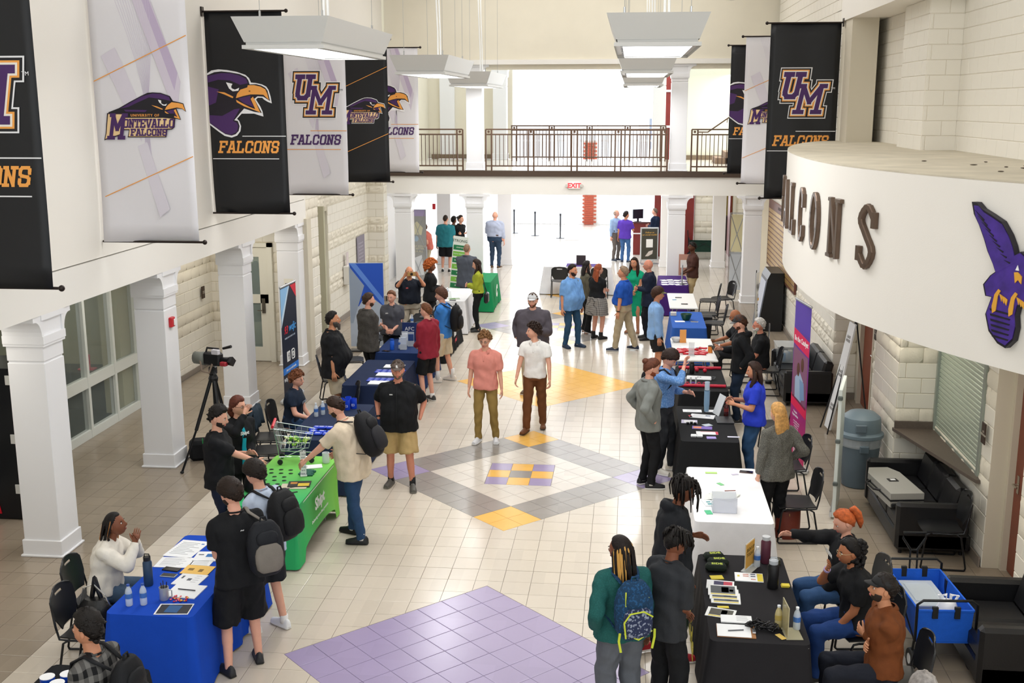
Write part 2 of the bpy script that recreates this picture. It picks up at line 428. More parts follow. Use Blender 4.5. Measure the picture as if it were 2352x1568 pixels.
for k, (p, c, full) in enumerate(tiles):
    if k in single:
        cx, cy = sum(x for x, y in p)/4, sum(y for x, y in p)/4; rot = abs(p[0][0]-p[3][0]) > .01; ky = (c, rot)
        if ky not in TMESH:
            g = G(); h = T/2-g_; pl = [(-h, -h), (h, -h), (h, h), (-h, h)]
            if rot: pl = [((a-b)*q, (a+b)*q) for a, b in pl]
            s_ = 1-.004/h*1.2; bot = [(x, y, -.008) for x, y in pl]; mid = [(x, y, -.0012) for x, y in pl]; top = [(x*s_, y*s_, 0) for x, y in pl]
            g.loft([bot, mid, top]); TMESH[ky] = g.mesh(TM[c], name='tile')
        link('tile', TMESH[ky], floor, (cx, cy, 0))
    else:
        rest.loft([[(x, y, -.008) for x, y in p], [(x, y, 0) for x, y in p]], tm.index(c))
tag(rest.build('tile_field', list(TM.values()), floor), kind='stuff')
# ---- concrete block walls
BM = {}
def block_mesh(L, rough, var):
    ky = (round(L, 3), rough, var)
    if ky in BM: return BM[ky]
    g = G(); h = .1955; Lx = L-.007
    if rough:
        rr = np.random.default_rng(var*7+int(L*1000)); a, b = 7, 5
        P = [[(i/(a-1)*Lx-Lx/2, .02+(0 if i in (0, a-1) or j in (0, b-1) else .008+rr.random()*.018), j/(b-1)*h) for j in range(b)] for i in range(a)]
        vs = [p for r in P for p in r]; fs = [(i*b+j, (i+1)*b+j, (i+1)*b+j+1, i*b+j+1)[::-1] for i in range(a-1) for j in range(b-1)]
        g.add(vs, fs); g.box(-Lx/2, Lx/2, -.02, .0205, 0, h)
    else: g.box(-Lx/2, Lx/2, -.02, .024, 0, h, c=.006)
    BM[ky] = g.mesh(roughm if rough else blockm, smooth=rough, name='brick'); return BM[ky]
def bw(parent, O, U, L, z0, z1, openings=(), rough=True, budget=300, far=999):
    """blocks along direction U (deg) from O; they face the left-hand side of U"""
    a = radians(U); ux, uy = cos(a), sin(a); nrm = (-uy, ux); cand = []
    k0 = int(round(z0/.2032)); k1 = int((z1+.01)/.2032)
    for k in range(k0, k1):
        rg = rough and k >= 4 and k % 5 in (4, 0); z = k*.2032; u = 0; first = .2032 if k % 2 else .4064
        while u < L-.03:
            w = min(first if u == 0 else .4064, L-u); segs = [(u, u+w)]
            for o0, o1, oz0, oz1 in openings:
                if z+.1 > oz0 and z+.1 < oz1:
                    ns = []
                    for s0, s1 in segs:
                        if s1 <= o0 or s0 >= o1: ns.append((s0, s1))
                        else:
                            if s0 < o0-.03: ns.append((s0, o0))
                            if s1 > o1+.03: ns.append((o1, s1))
                    segs = ns
            for s0, s1 in segs:
                if s1-s0 < .04: continue
                cu = (s0+s1)/2; p = (O[0]+ux*cu-nrm[0]*.016, O[1]+uy*cu-nrm[1]*.016, z); v = seen((p[0], p[1], z+.1))
                cand.append((v or 999, p, round(s1-s0, 2), rg, random.randrange(4)))
            u += w
    return [(c, U) for c in cand]
def place_blocks(parent, cands, budget=300, maxd=24):
    cands.sort(key=lambda t: t[0][0]); left = G()
    for i, ((d, p, L, rg, vr), U) in enumerate(cands):
        if i < budget and d < maxd:
            link('brick', block_mesh(L, rg, vr), parent, p, radians(U))
        else:
            left.xf = rotm(U, p); me = block_mesh(L, rg, vr) if rg else None
            if rg:
                left.add([tuple(v.co) for v in me.vertices], [tuple(f.vertices) for f in me.polygons], 1)
            else: left.box(-(L-.009)/2, (L-.009)/2, -.02, .024, 0, .1925)
    if left.v: left.xf = None; tag(left.build('brick_courses', [blockm, roughm], parent), kind='stuff')
# left far wall with slot window
LW = G()
LW.box(-5.75, -5.42, 7.7, 9.35, 0, 4.5); LW.box(-5.75, -5.42, 10.0, 13.9, 0, 4.5); LW.box(-5.75, -5.42, 9.35, 10.0, 2.75, 4.5); LW.box(-5.75, -5.42, 9.35, 10.0, 0, .4)
LW.box(-5.75, -4.99, 6.75, 7.72, 0, 4.5); LW.box(-5.75, -4.97, 13.9, 14.36, 0, 4.5)
wall_left = struct(LW.build('wall_left', mortar))
c = bw(wall_left, (-5.42, 13.9), -90, 6.2, 0, 4.5, [(3.9, 4.55, .4, 2.75)]) + bw(wall_left, (-4.99, 7.72), -90, .97, 0, 4.5) + bw(wall_left, (-4.97, 6.75), 180, .5, 0, 4.5) \
  + bw(wall_left, (-4.97, 14.36), -90, .46, 0, 4.5) + bw(wall_left, (-4.97, 13.9), 180, .45, 0, 4.5)
place_blocks(wall_left, c)
UL = G(); UL.box(-5.3, -4.97, -18, 6.75, 3.28, 9, 0); UL.box(-5.75, -4.99, 6.75, 14.36, 4.5, 9, 1)
struct(UL.build('wall_left_upper', [plaster, plaster]))
bm = G(); bm.box(-5.45, -4.955, -18, 6.75, 2.84, 3.265); struct(bm.build('beam_left', bandw))
# aisle behind the arcade
c = []
AW = G(); AW.box(-7.2, -6.92, 2.95, 6.8, 0, 2.9); AW.box(-7.2, -6.92, -18, -4.4, 0, 2.9); AW.box(-7.2, -6.92, -4.4, 2.95, 2.5, 2.9)
wall_aisle = struct(AW.build('wall_left_aisle', mortar)); place_blocks(wall_aisle, bw(wall_aisle, (-6.92, 6.6), -90, 3.65, 0, 2.8)+bw(wall_aisle, (-6.92, -4.4), -90, 5, 0, 2.8))
AD = G(); AD.box(-6.95, -6.62, 6.6, 6.9, 0, 2.9); AD.box(-5.62, -4.9, 6.6, 6.9, 0, 2.9); AD.box(-6.62, -5.62, 6.6, 6.9, 2.42, 2.9)
wall_ad = struct(AD.build('wall_aisle_end', mortar)); place_blocks(wall_ad, bw(wall_ad, (-5.0, 6.6), 180, 1.95, 0, 2.8, [(.62, 1.62, 0, 2.42)]), 60)
ce = G(); ce.box(-7.2, -5.0, -18, 6.9, 2.9, 3.1); struct(ce.build('ceiling_aisle', mat('#d9d6cc', .8)))
bb = G(); bb.box(-6.9, -6.885, 2.95, 6.6, 0, .1); bb.box(-5.395, -5.38, 7.72, 13.9, 0, .13); bb.box(-5.0, -4.93, 6.73, 7.72, 0, .13); bb.box(-5.38, -4.925, 13.84, 13.88, 0, .13); bb.box(-4.94, -4.925, 13.84, 14.36, 0, .13)
struct(bb.build('baseboard_left', basem))
# door in the aisle end wall
dr = G(); dr.box(-6.62, -6.52, 6.52, 6.62, 0, 2.42); dr.box(-5.72, -5.62, 6.52, 6.62, 0, 2.42); dr.box(-6.62, -5.62, 6.52, 6.62, 2.34, 2.42)
dr.box(-6.51, -5.73, 6.56, 6.6, .01, .3); dr.box(-6.51, -5.73, 6.56, 6.6, 1.2, 1.38); dr.box(-6.51, -5.73, 6.56, 6.6, 2.14, 2.33); dr.box(-6.51, -6.38, 6.56, 6.6, .3, 2.14); dr.box(-5.9, -5.73, 6.56, 6.6, .3, 2.14)
door1 = struct(dr.build('door_1', mat('#e3e0d3', .45)))
glass = mat('#9fb0ad', .05, alpha=.35, spec=.6); glassd = mat('#0c0f10', .08, spec=.6)
p = G(); p.box(-6.38, -5.9, 6.575, 6.585, .3, 1.2); p.build('pane', glass, door1); p = G(); p.box(-6.38, -5.9, 6.575, 6.585, 1.38, 2.14); p.build('pane', glass, door1)
p = G(); p.box(-5.87, -5.8, 6.53, 6.56, 1.0, 1.3, 0, .005); p.tube([(-5.84, 6.53, 1.06), (-5.84, 6.49, 1.06), (-5.95, 6.49, 1.06)], .01); p.build('door_handle', mat('#6b665e', .35, .8), door1)
# room behind that door and a coat on its hook
rm = G(); rm.box(-7.4, -5, 8.2, 8.3, 0, 3); rm.box(-7.4, -7.3, 6.9, 8.3, 0, 3); rm.box(-7.4, -5, 6.9, 8.3, -.05, 0); struct(rm.build('wall_back_room', mat('#b9b59c', .8)))
ct = G(); ct.tube([(-6.1, 6.95, 2.0), (-6.1, 6.95, 1.9), (-6.12, 6.95, 1.6), (-6.14, 6.95, 1.1), (-6.15, 6.95, .75)], [.03, .11, .15, .16, .13], 12, flat=.5); ct.tube([(-6.2, 6.95, 1.85), (-6.27, 6.95, 1.3)], [.06, .045]); ct.tube([(-6.0, 6.95, 1.85), (-5.96, 6.95, 1.3)], [.06, .045])
tag(ct.build('coat', mat('#1d211d', .9), smooth=True), 'dark coat hanging behind the upper glass of the aisle door', 'coat')
# office window wall
wf = mat('#dfe3de', .4); ow = G(); X0, X1 = -6.96, -6.86
ow.box(X0, X1, -4.4, 2.95, 0, .13); ow.box(X0, X1, -4.4, 2.95, .8, .97); ow.box(X0, X1, -4.4, 2.95, 2.36, 2.52)
for y in (-4.35, -3.4, -2.5, -1.55, -.65, .2, 1.13, 2.05, 2.92): ow.box(X0-.004, X1+.004, y-.035, y+.035, 0, 2.5)
win1 = struct(ow.build('window_1', wf)); ys = (-4.35, -3.4, -2.5, -1.55, -.65, .2, 1.13, 2.05, 2.92)
for a, b in zip(ys[:-1], ys[1:]):
    for z0, z1 in ((.13, .8), (.97, 2.36)):
        p = G(); p.box(-6.915, -6.905, a+.035, b-.035, z0, z1); p.build('pane', mat('#8d9a98', .04, alpha=.22, spec=.7), win1)
orm = G(); orm.box(-10.2, -10.1, -6, 4, 0, 3, 0); orm.box(-10.2, -6.95, 3.2, 3.3, 0, 3, 0); orm.box(-10.2, -6.95, -6.1, -6, 0, 3, 0); orm.box(-10.2, -6.95, -6, 3.3, -.05, .0, 1); orm.box(-10.2, -6.95, -6, 3.3, 2.85, 2.9, 0); orm.box(-7.3, -6.97, 2.5, 3.2, 0, 2.85, 0)
struct(orm.build('wall_office', [mat('#c9c6a8', .8), mat('#4a453f', .6)]))
area('office_light', (-8.6, .5, 2.8), .8, 1.2, 20, (1, .97, .85))
# arcade pillars
def pillar(x0_, x1_, y0_, y1_, zb, zt, along, plinth=True, groove=2.3, caps=True, m=trimw):
    e = link('pillar', None); struct(e); g = G(); cx, cy = (x0_+x1_)/2, (y0_+y1_)/2
    if groove: g.box(x0_, x1_, y0_, y1_, zb, zb+groove-.012, c=.004); g.box(x0_+.012, x1_-.012, y0_+.012, y1_-.012, zb+groove-.03, zb+groove+.03); g.box(x0_, x1_, y0_, y1_, zb+groove+.012, zt, c=.004)
    else: g.box(x0_, x1_, y0_, y1_, zb, zt, c=.004)
    g.build('shaft', m, e)
    if plinth:
        g = G(); g.box(x0_-.02, x1_+.02, y0_-.02, y1_+.02, zb, zb+.2, c=.006); g.box(x0_-.04, x1_+.04, y0_-.04, y1_+.04, zb, zb+.025, c=.006); g.build('plinth', m, e)
    if caps:
        g = G(); prof = [(-.01, -.243), (.029, -.243)]
        for k in range(1, 7): a = k/6*pi/2; prof.append((.029+.13*(1-cos(a)), -.24+.18*sin(a)))
        prof += [(.19, -.059), (.19, -.001), (-.01, -.001)]
        def cor(sg, base, lo, hi, ax):
            pts = [((base+sg*a), zt+b) for a, b in prof]
            if ax == 'y': g.prism(pts, lo, hi, 0, 'x')
            else: g.prism(pts, lo, hi, 0, 'y')
        if along == 'y':
            cor(1, y1_, x0_-.012, x1_+.02, 'y'); cor(-1, y0_, x0_-.012, x1_+.02, 'y')
            for z0, z1, t in ((-.36, -.33, .022), (-.33, -.24, .03), (-.06, 0, .03)): g.box(x0_-.02, x1_+t, y0_-t, y1_+t, zt+z0, zt+z1)
        else:
            cor(1, x1_, y0_-.02, y1_+.012, 'x'); cor(-1, x0_, y0_-.02, y1_+.012, 'x')
            for z0, z1, t in ((-.36, -.33, .022), (-.33, -.24, .03), (-.06, 0, .03)): g.box(x0_-t, x1_+t, y0_-t, y1_+.02, zt+z0, zt+z1)
        g.build('capital', m, e)
    return e
for y in (-9.8, -6.6, -3.47, -.21, 3.05, 6.23): pillar(-5.42, -4.985, y, y+.44, 0, 2.84, 'y')
for xa in (-4.77, -2.84, 2.46, 4.42): pillar(xa, xa+.44, 14.37, 14.81, 0, 2.8, 'x')
for xa in (-4.77, -2.78, 2.46): pillar(xa, xa+.44, 20.95, 21.39, 0, 2.8, 'x', groove=2.3)
pillar(4.1, 4.5, 20.95, 21.39, 0, 2.8, 'x'); pillar(-1.0, -.5, 28.0, 28.5, 0, 7.4, 'x', groove=0, caps=False)
for xa in (-2.84, 2.46): pillar(xa, xa+.42, 14.5, 14.92, 3.42, 6.12, 'x', plinth=True, groove=2.25)
pillar(-2.84, -2.42, 20.3, 20.72, 3.42, 6.3, 'x', groove=2.25); pillar(2.1, 2.5, 20.3, 20.72, 3.42, 6.3, 'x', groove=2.25)
# balcony across the end of the hall
b = G(); b.box(-4.97, 5.05, 14.4, 14.85, 2.8, 3.27, 0); b.box(-4.97, 5.3, 14.85, 21.4, 3.05, 3.3, 0); b.box(-5.6, 6, 20.95, 21.4, 2.8, 3.3, 0); struct(b.build('beam_balcony', bandw))
b = G(); b.box(-4.97, 5.05, 14.35, 14.5, 3.27, 3.42); struct(b.build('trim_1', brownled))
b = G(); b.box(-5.6, 8, 14.5, 20.74, 3.3, 3.42); struct(b.build('floor_upper', tile_mat('#d8d2c6', .2)))
b = G(); b.box(-4.97, 6.6, 14.5, 15.0, 6.22, 9.2, 0); b.box(-5.1, 6.6, 14.4, 15.0, 6.12, 6.24, 1); b.box(-4.9, 6.6, 14.52, 14.98, 6.0, 6.12, 0); struct(b.build('wall_end_upper', [cream, bandw]))
def railing(xa, xb, y, z, posts, label, n=9):
    e = thing('balcony_railing', label, 'railing', (0, y, z)); rb = mat('#5c4433', .4); w = .02
    pg = G()
    for zz in (1.06, .93, .12): pg.box(xa, xb, -w*.8, w*.8, zz-.018, zz+.018, c=.004)
    pg.build('rail', rb, e)
    bx = []
    for p in posts:
        for s in (-.075, .075):
            g = G(); g.box(p+s-w, p+s+w, -w, w, -.12, 1.06, c=.004); g.build('post', rb, e)
        g = G(); g.xf = frame((p, 0, 1.0), (1, 0, 0), (0, 0, 1), (0, -1, 0)); g.lathe([(.001, -.015), (.033, -.015), (.033, .015), (.001, .015)], 12); g.build('rosette', rb, e)
    ed = sorted(posts)
    for a, b_ in zip(ed[:-1], ed[1:]):
        k = max(2, int(round((b_-a-.15)/.105)))
        for i in range(1, k):
            x = a+.075+(b_-a-.15)*i/k; g = G(); g.box(x-.009, x+.009, -.009, .009, .12, .93); g.build('baluster', rb, e)
    return e
railing(-4.7, -2.93, 14.42, 3.42, [-4.62, -3.0], 'short brown metal railing on the balcony beside the hanging grey bird banner')
railing(-2.32, 2.4, 14.42, 3.42, [-2.24, -1.13, .0, 1.13, 2.32], 'long brown metal railing across the middle of the balcony above the exit sign')
railing(3.0, 5.0, 14.42, 3.42, [3.08, 4.92], 'brown metal railing on the balcony in front of the stairs')
railing(-2.2, 2.5, 19.6, 3.42, [-2.1, -.95, .2, 1.35, 2.42], 'second brown railing farther back, around the stair void behind the long one')
# stairs seen past the right railing
sg = G(); hs = mat('#8d7460', .6)
for k in range(9): sg.box(3.9+k*.28, 6.4, 18.2, 19.6, 3.42, 3.42+.17*(k+1), 0)
struct(sg.build('floor_stairs', hs))
hr = G(); hr.tube([(3.35, 18.1, 4.33), (3.65, 18.1, 4.33), (5.6, 18.1, 5.7)], .02); hr.tube([(3.5, 18.1, 4.33), (3.5, 18.25, 4.2)], .012); hr.tube([(4.2, 18.1, 4.72), (4.2, 18.25, 4.6)], .012)
tag(hr.build('handrail', mat('#5c4433', .4)), 'brown handrail rising along the upper stairs behind the short banner', 'handrail')
# upper walls behind the balcony
b = G(); greenw = mat('#e7e8d8', .8)
b.box(2.9, 7.2, 20.8, 21, 3.42, 8, 1); b.box(-5.6, -2.3, 21, 21.2, 3.42, 8, 0); b.box(-5.7, -5.0, 14.9, 21, 3.42, 9, 0); b.box(-4.62, -4.15, 20.9, 21.02, 3.42, 6.3, 2); b.box(6.4, 6.5, 14.9, 21, 3.3, 9, 1)
struct(b.build('wall_balcony', [cream, greenw, trimw]))
b = G(); b.box(-4.9, -2.4, 20.86, 20.98, 3.42, 3.56); b.box(2.9, 6, 20.66, 20.79, 3.42, 3.56); struct(b.build('baseboard_upper', mat('#7d6c58', .6)))
# foyer beyond
white = mat('#f2f3f5', .5); wood = mat('#7c2a26', .35, var=.12, vs=3)
b = G(); b.box(-5.8, -5.6, 14.9, 26, 0, 3.05, 0); b.box(-5.8, -5.6, 26, 34, 2.9, 7.6, 0); b.box(-5.8, -5.6, 26, 34, 0, .15, 0); b.box(-5.8, -5.6, 26, 26.4, 0, 7.6, 0)
for y in (28, 30, 32, 34): b.box(-5.8, -5.6, y-.06, y+.06, 0, 7.6, 0)
struct(b.build('wall_foyer_left', white))
b = G(); b.box(3.66, 4.42, 23.6, 23.8, 0, 3.05, 0); b.box(4.95, 6.4, 23.6, 23.8, 0, 3.05, 0); b.box(4.42, 4.95, 23.6, 23.8, 2.7, 3.05, 0); b.box(5.3, 5.5, 14.4, 23.6, 0, 3.05, 0); b.box(3.66, 6.4, 23.8, 34, 3.0, 3.1, 0); b.box(6.3, 6.4, 23.8, 34, 0, 7.6, 0)
wfr = struct(b.build('wall_foyer_right', mortar)); place_blocks(wfr, bw(wfr, (5.3, 23.6), 180, 1.64, 0, 3.05, [(.35, .88, 0, 2.7)]), 120, 60)
b = G(); b.box(4.33, 4.42, 23.52, 23.62, 0, 2.72); b.box(4.95, 5.04, 23.52, 23.62, 0, 2.72); struct(b.build('trim_2', mat('#c9c4b6', .5)))
b = G(); b.box(4.4, 5.6, 26, 26.1, 0, 3); struct(b.build('wall_side_room', mat('#a8994a', .7)))
sh = thing('cabinet', 'dark cabinet with framed certificates above, seen through the open side door', 'cabinet', (0, 0, 0)); b = G(); b.box(4.45, 5.3, 25.4, 25.9, 0, 1.2); b.build('body', mat('#2a2020', .5), sh)
b = G(); b.box(4.86, 4.93, 23.7, 24.6, 0, 2.65); struct(b.build('door_2', mat('#6d2a1e', .4)))
for z in (1.5, 1.95, 2.4):
    fr = G(); fr.box(4.5, 4.85, 25.93, 25.98, z, z+.36, 0); fr.box(4.54, 4.81, 25.92, 25.935, z+.04, z+.32, 1); tag(fr.build('picture_frame', [mat('#1f1a18', .5), mat('#e5ecd8', .6)]), {1.5: 'lowest', 1.95: 'middle', 2.4: 'topmost'}[z]+' framed certificate on the yellow wall of the side room', 'picture')
# tall wood panel wall
b = G(); b.box(2.3, 3.64, 23.5, 23.8, 0, 7.6, 0)
wp = struct(b.build('wall_wood', wood))
for z in (3.42+.93, 3.42+2.1): b = G(); b.box(2.3, 3.64, 23.46, 23.5, z, z+.07); b.build('strip', white, wp)
ce = G(); ce.box(-5.8, 6.5, 20.74, 34.4, 7.5, 7.6); struct(ce.build('ceiling_foyer', white))
# glazed front of the foyer
fm = mat('#f4f6f8', .4); b = G()
for x in (-5.6, -4.6, -3.5, -2.4, -1.3, -.56, .03, 1.1, 2.2, 3.3): b.box(x-.035, x+.035, 33.9, 34.0, 0, 7.5)
for z in (0.05, 1.05, 2.45, 3.6, 5.2, 7.4): b.box(-5.6, -.55, 33.905, 33.995, z-.04, z+.04); b.box(0, 6.4, 33.905, 33.995, z-.04, z+.04)
win2 = struct(b.build('window_2', fm))
for a, c_ in ((-5.6, -4.6), (-4.6, -3.5), (-3.5, -2.4), (-2.4, -1.3), (-1.3, -.56), (.03, 1.1), (1.1, 2.2), (2.2, 3.3)):
    for z0, z1 in ((.09, 1.01), (1.09, 2.41), (2.49, 3.56), (3.64, 5.16), (5.24, 7.36)): p = G(); p.box(a+.035, c_-.035, 33.945, 33.955, z0, z1); p.build('pane', mat('#e8f2ff', .02, alpha=.12), win2)
pier = thing('brick_pier', 'red brick pier standing in the bright glass front of the foyer', 'pier'); b = G(); b.box(-.55, .0, 33.75, 34.1, 0, 3.6); b.build('core', mat('#d9c5bd', .8), pier)
bk = G(); bk.box(-.1, .1, -.03, .02, 0, .067, c=.005); bkm = bk.mesh(mat('#b4553f', .8, var=.15, vs=3), name='brick')
for k in range(44):
    for j in range(3):
        x = -.55+.1+j*.2-(.08 if k % 2 else 0)+.05
        if x > -.06: continue
        link('brick', bkm, pier, (x, 33.74, k*.08+.01))
ex = G(); ex.box(-30, 30, 34.2, 80, -.1, -.02, 0); ex.box(-14, -4, 60, 66, 0, 6, 1); ex.box(2, 16, 62, 68, 0, 7, 1)
for k in range(5): ex.box(2.6+k*2.6, 3.8+k*2.6, 61.9, 62.05, 2.2, 4.2, 2)
struct(ex.build('road', [mat('#dcdcdc', .8), mat('#e6dcd6', .8), mat('#8a94a6', .4)]))
# hall ceiling and the wall behind the viewer
ce = G(); ce.box(-5.4, 6.6, -20.5, 15, 9, 9.2); struct(ce.build('ceiling', white))
b = G(); b.box(-5.4, 6.6, -20.4, -20.2, 0, 9.1); b.box(-10, -5.3, -18.2, -18, 0, 3.1); struct(b.build('wall_rear', plaster))
b = G(); b.box(-5.2, 6.4, -20, -16.2, 3.1, 3.42); struct(b.build('floor_viewing_balcony', bandw))
# ---- right side
RW = G(); RW.box(5.07, 5.5, 4.7, 14.36, 0, 9, 0); RW.box(5.47, 5.75, 4.45, 4.7, 0, 4.4, 0); RW.box(5.47, 5.75, .95, 3.35, 0, 4.4, 0); RW.box(5.47, 5.75, 3.35, 4.45, 2.45, 4.4, 0)
RW.box(4.97, 5.75, -.42, .95, 0, 4.4, 0); RW.box(5.47, 5.75, -2.72, -2.38, 0, 4.4, 0); RW.box(5.47, 5.75, -2.38, -.42, 0, .93, 0); RW.box(5.47, 5.75, -2.38, -.42, 2.92, 4.4, 0); RW.box(5.47, 5.9, -9, -3.72, 0, 4.4, 0); RW.box(5.7, 5.9, -3.72, -2.72, 2.4, 4.4, 0)
wall_right = struct(RW.build('wall_right', mortar))
c = bw(wall_right, (5.07, 4.7), 90, 9.66, 0, 4.4) + bw(wall_right, (5.47, .95), 90, 3.5, 0, 2.9, [(2.4, 3.5, 0, 2.45)]) + bw(wall_right, (4.97, -.42), 90, 1.37, 0, 2.9) + bw(wall_right, (5.47, -2.72), 90, 2.3, 0, 2.9, [(.34, 2.3, .93, 2.92)]) \
  + bw(wall_right, (5.47, -9), 90, 5.28, 0, 2.9) + bw(wall_right, (5.47, -.42), 180, .5, 0, 2.9) + bw(wall_right, (5.47, 4.7), 180, .4, 0, 2.9)
place_blocks(wall_right, c)
UR = G(); UR.box(5.9, 6.2, -16, 1.2, 4.3, 9, 0); UR.box(5.44, 6.2, 1.2, 2.6, 4.3, 9, 0); UR.box(5.66, 6.2, 2.6, 5.6, 4.3, 9, 0); UR.box(5.07, 6.2, 5.6, 6.2, 4.3, 9, 0)
wur = struct(UR.build('wall_right_upper', mat('#e3dccd', .8)))
c = bw(wur, (5.9, -14), 90, 15.2, 4.47, 8.8, rough=False) + bw(wur, (5.44, 1.2), 90, 1.4, 4.47, 8.8, rough=False) + bw(wur, (5.9, 1.2), 180, .46, 4.47, 8.8, rough=False) + bw(wur, (5.66, 2.6), 90, 3.0, 4.47, 8.8, rough=False) \
  + bw(wur, (5.66, 5.6), 180, .6, 4.47, 8.8, rough=False) + bw(wur, (5.07, 5.6), 90, 8.7, 4.47, 8.8, rough=False)
place_blocks(wur, c, 300)
b = G(); b.box(5.04, 6.0, 1.0, 5.6, 6.5, 9); struct(b.build('beam_right_upper', plaster))
b = G(); b.box(5.02, 5.045, 4.64, 14.36, 0, .12); b.box(5.02, 5.47, 4.64, 4.67, 0, .12); b.box(5.43, 5.445, .95, 3.35, 0, .12); b.box(4.92, 4.94, -.45, .97, 0, .12); b.box(5.43, 5.445, -2.72, -.42, 0, .12); b.box(5.43, 5.445, -9, -3.75, 0, .12)
struct(b.build('baseboard_right', basem))
# curved concession canopy
cps = [(6.0, -8.2), (5.35, -6.75), (4.95, -5.95), (4.53, -5.2), (4.16, -4.4), (3.9, -3.65), (3.7, -2.95), (3.58, -2.0), (3.545, -.9), (3.59, .6), (3.72, 1.8), (3.88, 2.7), (4.11, 3.66), (4.45, 4.65), (4.87, 5.42), (5.25, 5.8), (5.7, 5.9)]
def spline(P, n=8):
    P = [np.array(p, float) for p in P]; out = []
    for i in range(len(P)-1):
        a, b_, c_, d = P[max(i-1, 0)], P[i], P[i+1], P[min(i+2, len(P)-1)]
        for k in range(n): t = k/n; out.append(.5*((2*b_)+(-a+c_)*t+(2*a-5*b_+4*c_-d)*t*t+(-a+3*b_-3*c_+d)*t**3))
    out.append(P[-1]); return out
CUR = spline(cps, 8)
arc = [0.]
for a, b_ in zip(CUR[:-1], CUR[1:]): arc.append(arc[-1]+np.linalg.norm(b_-a))
def on_curve(Y, off=0.0):
    for k in range(len(CUR)-1):
        if CUR[k][1] <= Y <= CUR[k+1][1]:
            t = (Y-CUR[k][1])/(CUR[k+1][1]-CUR[k][1]); p = CUR[k]+(CUR[k+1]-CUR[k])*t; d = CUR[k+1]-CUR[k]; d = d/np.linalg.norm(d)
            n = np.array((-d[1], d[0])); return p+n*off, d, n, arc[k]+(arc[k+1]-arc[k])*t
def at_arc(s, off=0.0):
    s = max(0, min(arc[-1]-1e-6, s)); k = max(i for i in range(len(arc)-1) if arc[i] <= s)
    t = (s-arc[k])/(arc[k+1]-arc[k]); p = CUR[k]+(CUR[k+1]-CUR[k])*t; d = CUR[k+1]-CUR[k]; d = d/np.linalg.norm(d); n = np.array((-d[1], d[0])); return p+n*off, d, n
dc = G(); pts = [tuple(p) for p in CUR]+[(6.05, 5.9), (6.05, -8.2)]; dc.prism(pts, 2.9, 4.46)
struct(dc.build('beam_canopy', plaster, smooth=35))
dt = G(); dt.prism([(x*.998+.01, y) for x, y in pts], 4.461, 4.475); struct(dt.build('trim_canopy_top', mat('#cbc2ae', .9, var=.1, vs=2.5, bump=.2, bs=30)))
for k, (x, y) in enumerate(((5.2, -3.2), (5.3, -3.4), (5.0, -2.8), (5.45, -3.0), (4.9, -4.0), (5.1, -4.3), (5.3, -2.2), (4.7, -2.0), (5.4, -4.0))):
    g = G(); g.ell((x, y, 4.482), .02+.01*(k % 3), .035, .005, 6); tag(g.build('debris', mat('#4a3d30', .9)), 'small scrap of dark debris on the dusty top of the curved canopy', 'debris', 'debris scraps on the canopy top')
# raised metal letters on the curved face: each its own thing
bronze = mat('#6b5a4e', .32, .75, var=.08, vs=6)
SER = {'A': [[(0.02, 0), (.3, 0)], [(.7, 0), (.98, 0)], [(.15, 0), (.5, 1), (.85, 0)], [(.28, .36), (.72, .36)]]}
sO = on_curve(-1.95)[3]; PIT = .78; Hh = .6; lw_ = .36
for i, ch in enumerate('FALCONS'):
    s0 = sO+(4-i)*PIT; g = G(); pls = GL[ch] if ch != 'A' else SER['A']
    if ch == 'O': pls = [[(.5+.42*cos(a*pi/12), .5+.5*sin(a*pi/12)) for a in range(25)]]
    if ch == 'C': pls = [[(.52+.4*cos(a*pi/12), .5+.5*sin(a*pi/12)) for a in range(3, 22)], [(.86, .68), (.86, .9)], [(.86, .1), (.86, .28)]]
    if ch == 'S': pls = [[(.86, .68), (.86, .9)], [(.12, .1), (.12, .3)], spline([(.84, .82), (.5, 1), (.16, .78), (.45, .54), (.82, .26), (.5, 0), (.14, .18)], 4)]
    for pl in pls:
        P = [np.array(p_, float) for p_ in pl]
        for a, b_ in zip(P[:-1], P[1:]):
            d = (b_-a)*np.array((lw_, Hh)); L = np.linalg.norm(d)
            if L < 1e-4: continue
            d = d/L; th = .034 if abs(d[1]) > .5 else .022
            if ch in 'OCS': th = .02+.02*abs(d[1])
            nn = np.array((-d[1], d[0])); A = a*np.array((lw_, Hh)); B = b_*np.array((lw_, Hh)); e = th*.35; rings = []
            for off, sh_ in ((.0, 1), (.035, 1), (.045, .75)):
                ring = []
                for q2 in (A-d*e-nn*th*sh_, B+d*e-nn*th*sh_, B+d*e+nn*th*sh_, A-d*e+nn*th*sh_):
                    p3, dd, n3 = at_arc(s0+lw_/2-q2[0], off+.004); ring.append((p3[0], p3[1], 3.5+q2[1]))
                rings.append(ring)
            g.loft(rings)
    tag(g.build('letter_sign', bronze), 'raised bronze letter %s %s on the curved white canopy' % (ch, {'F': 'farthest and edge-on', 'A': 'second from the far end', 'L': 'narrow, before the C', 'C': 'beside the round O', 'O': 'oval', 'N': 'between O and S', 'S': 'closest to the winged bird'}[ch]), 'letter')
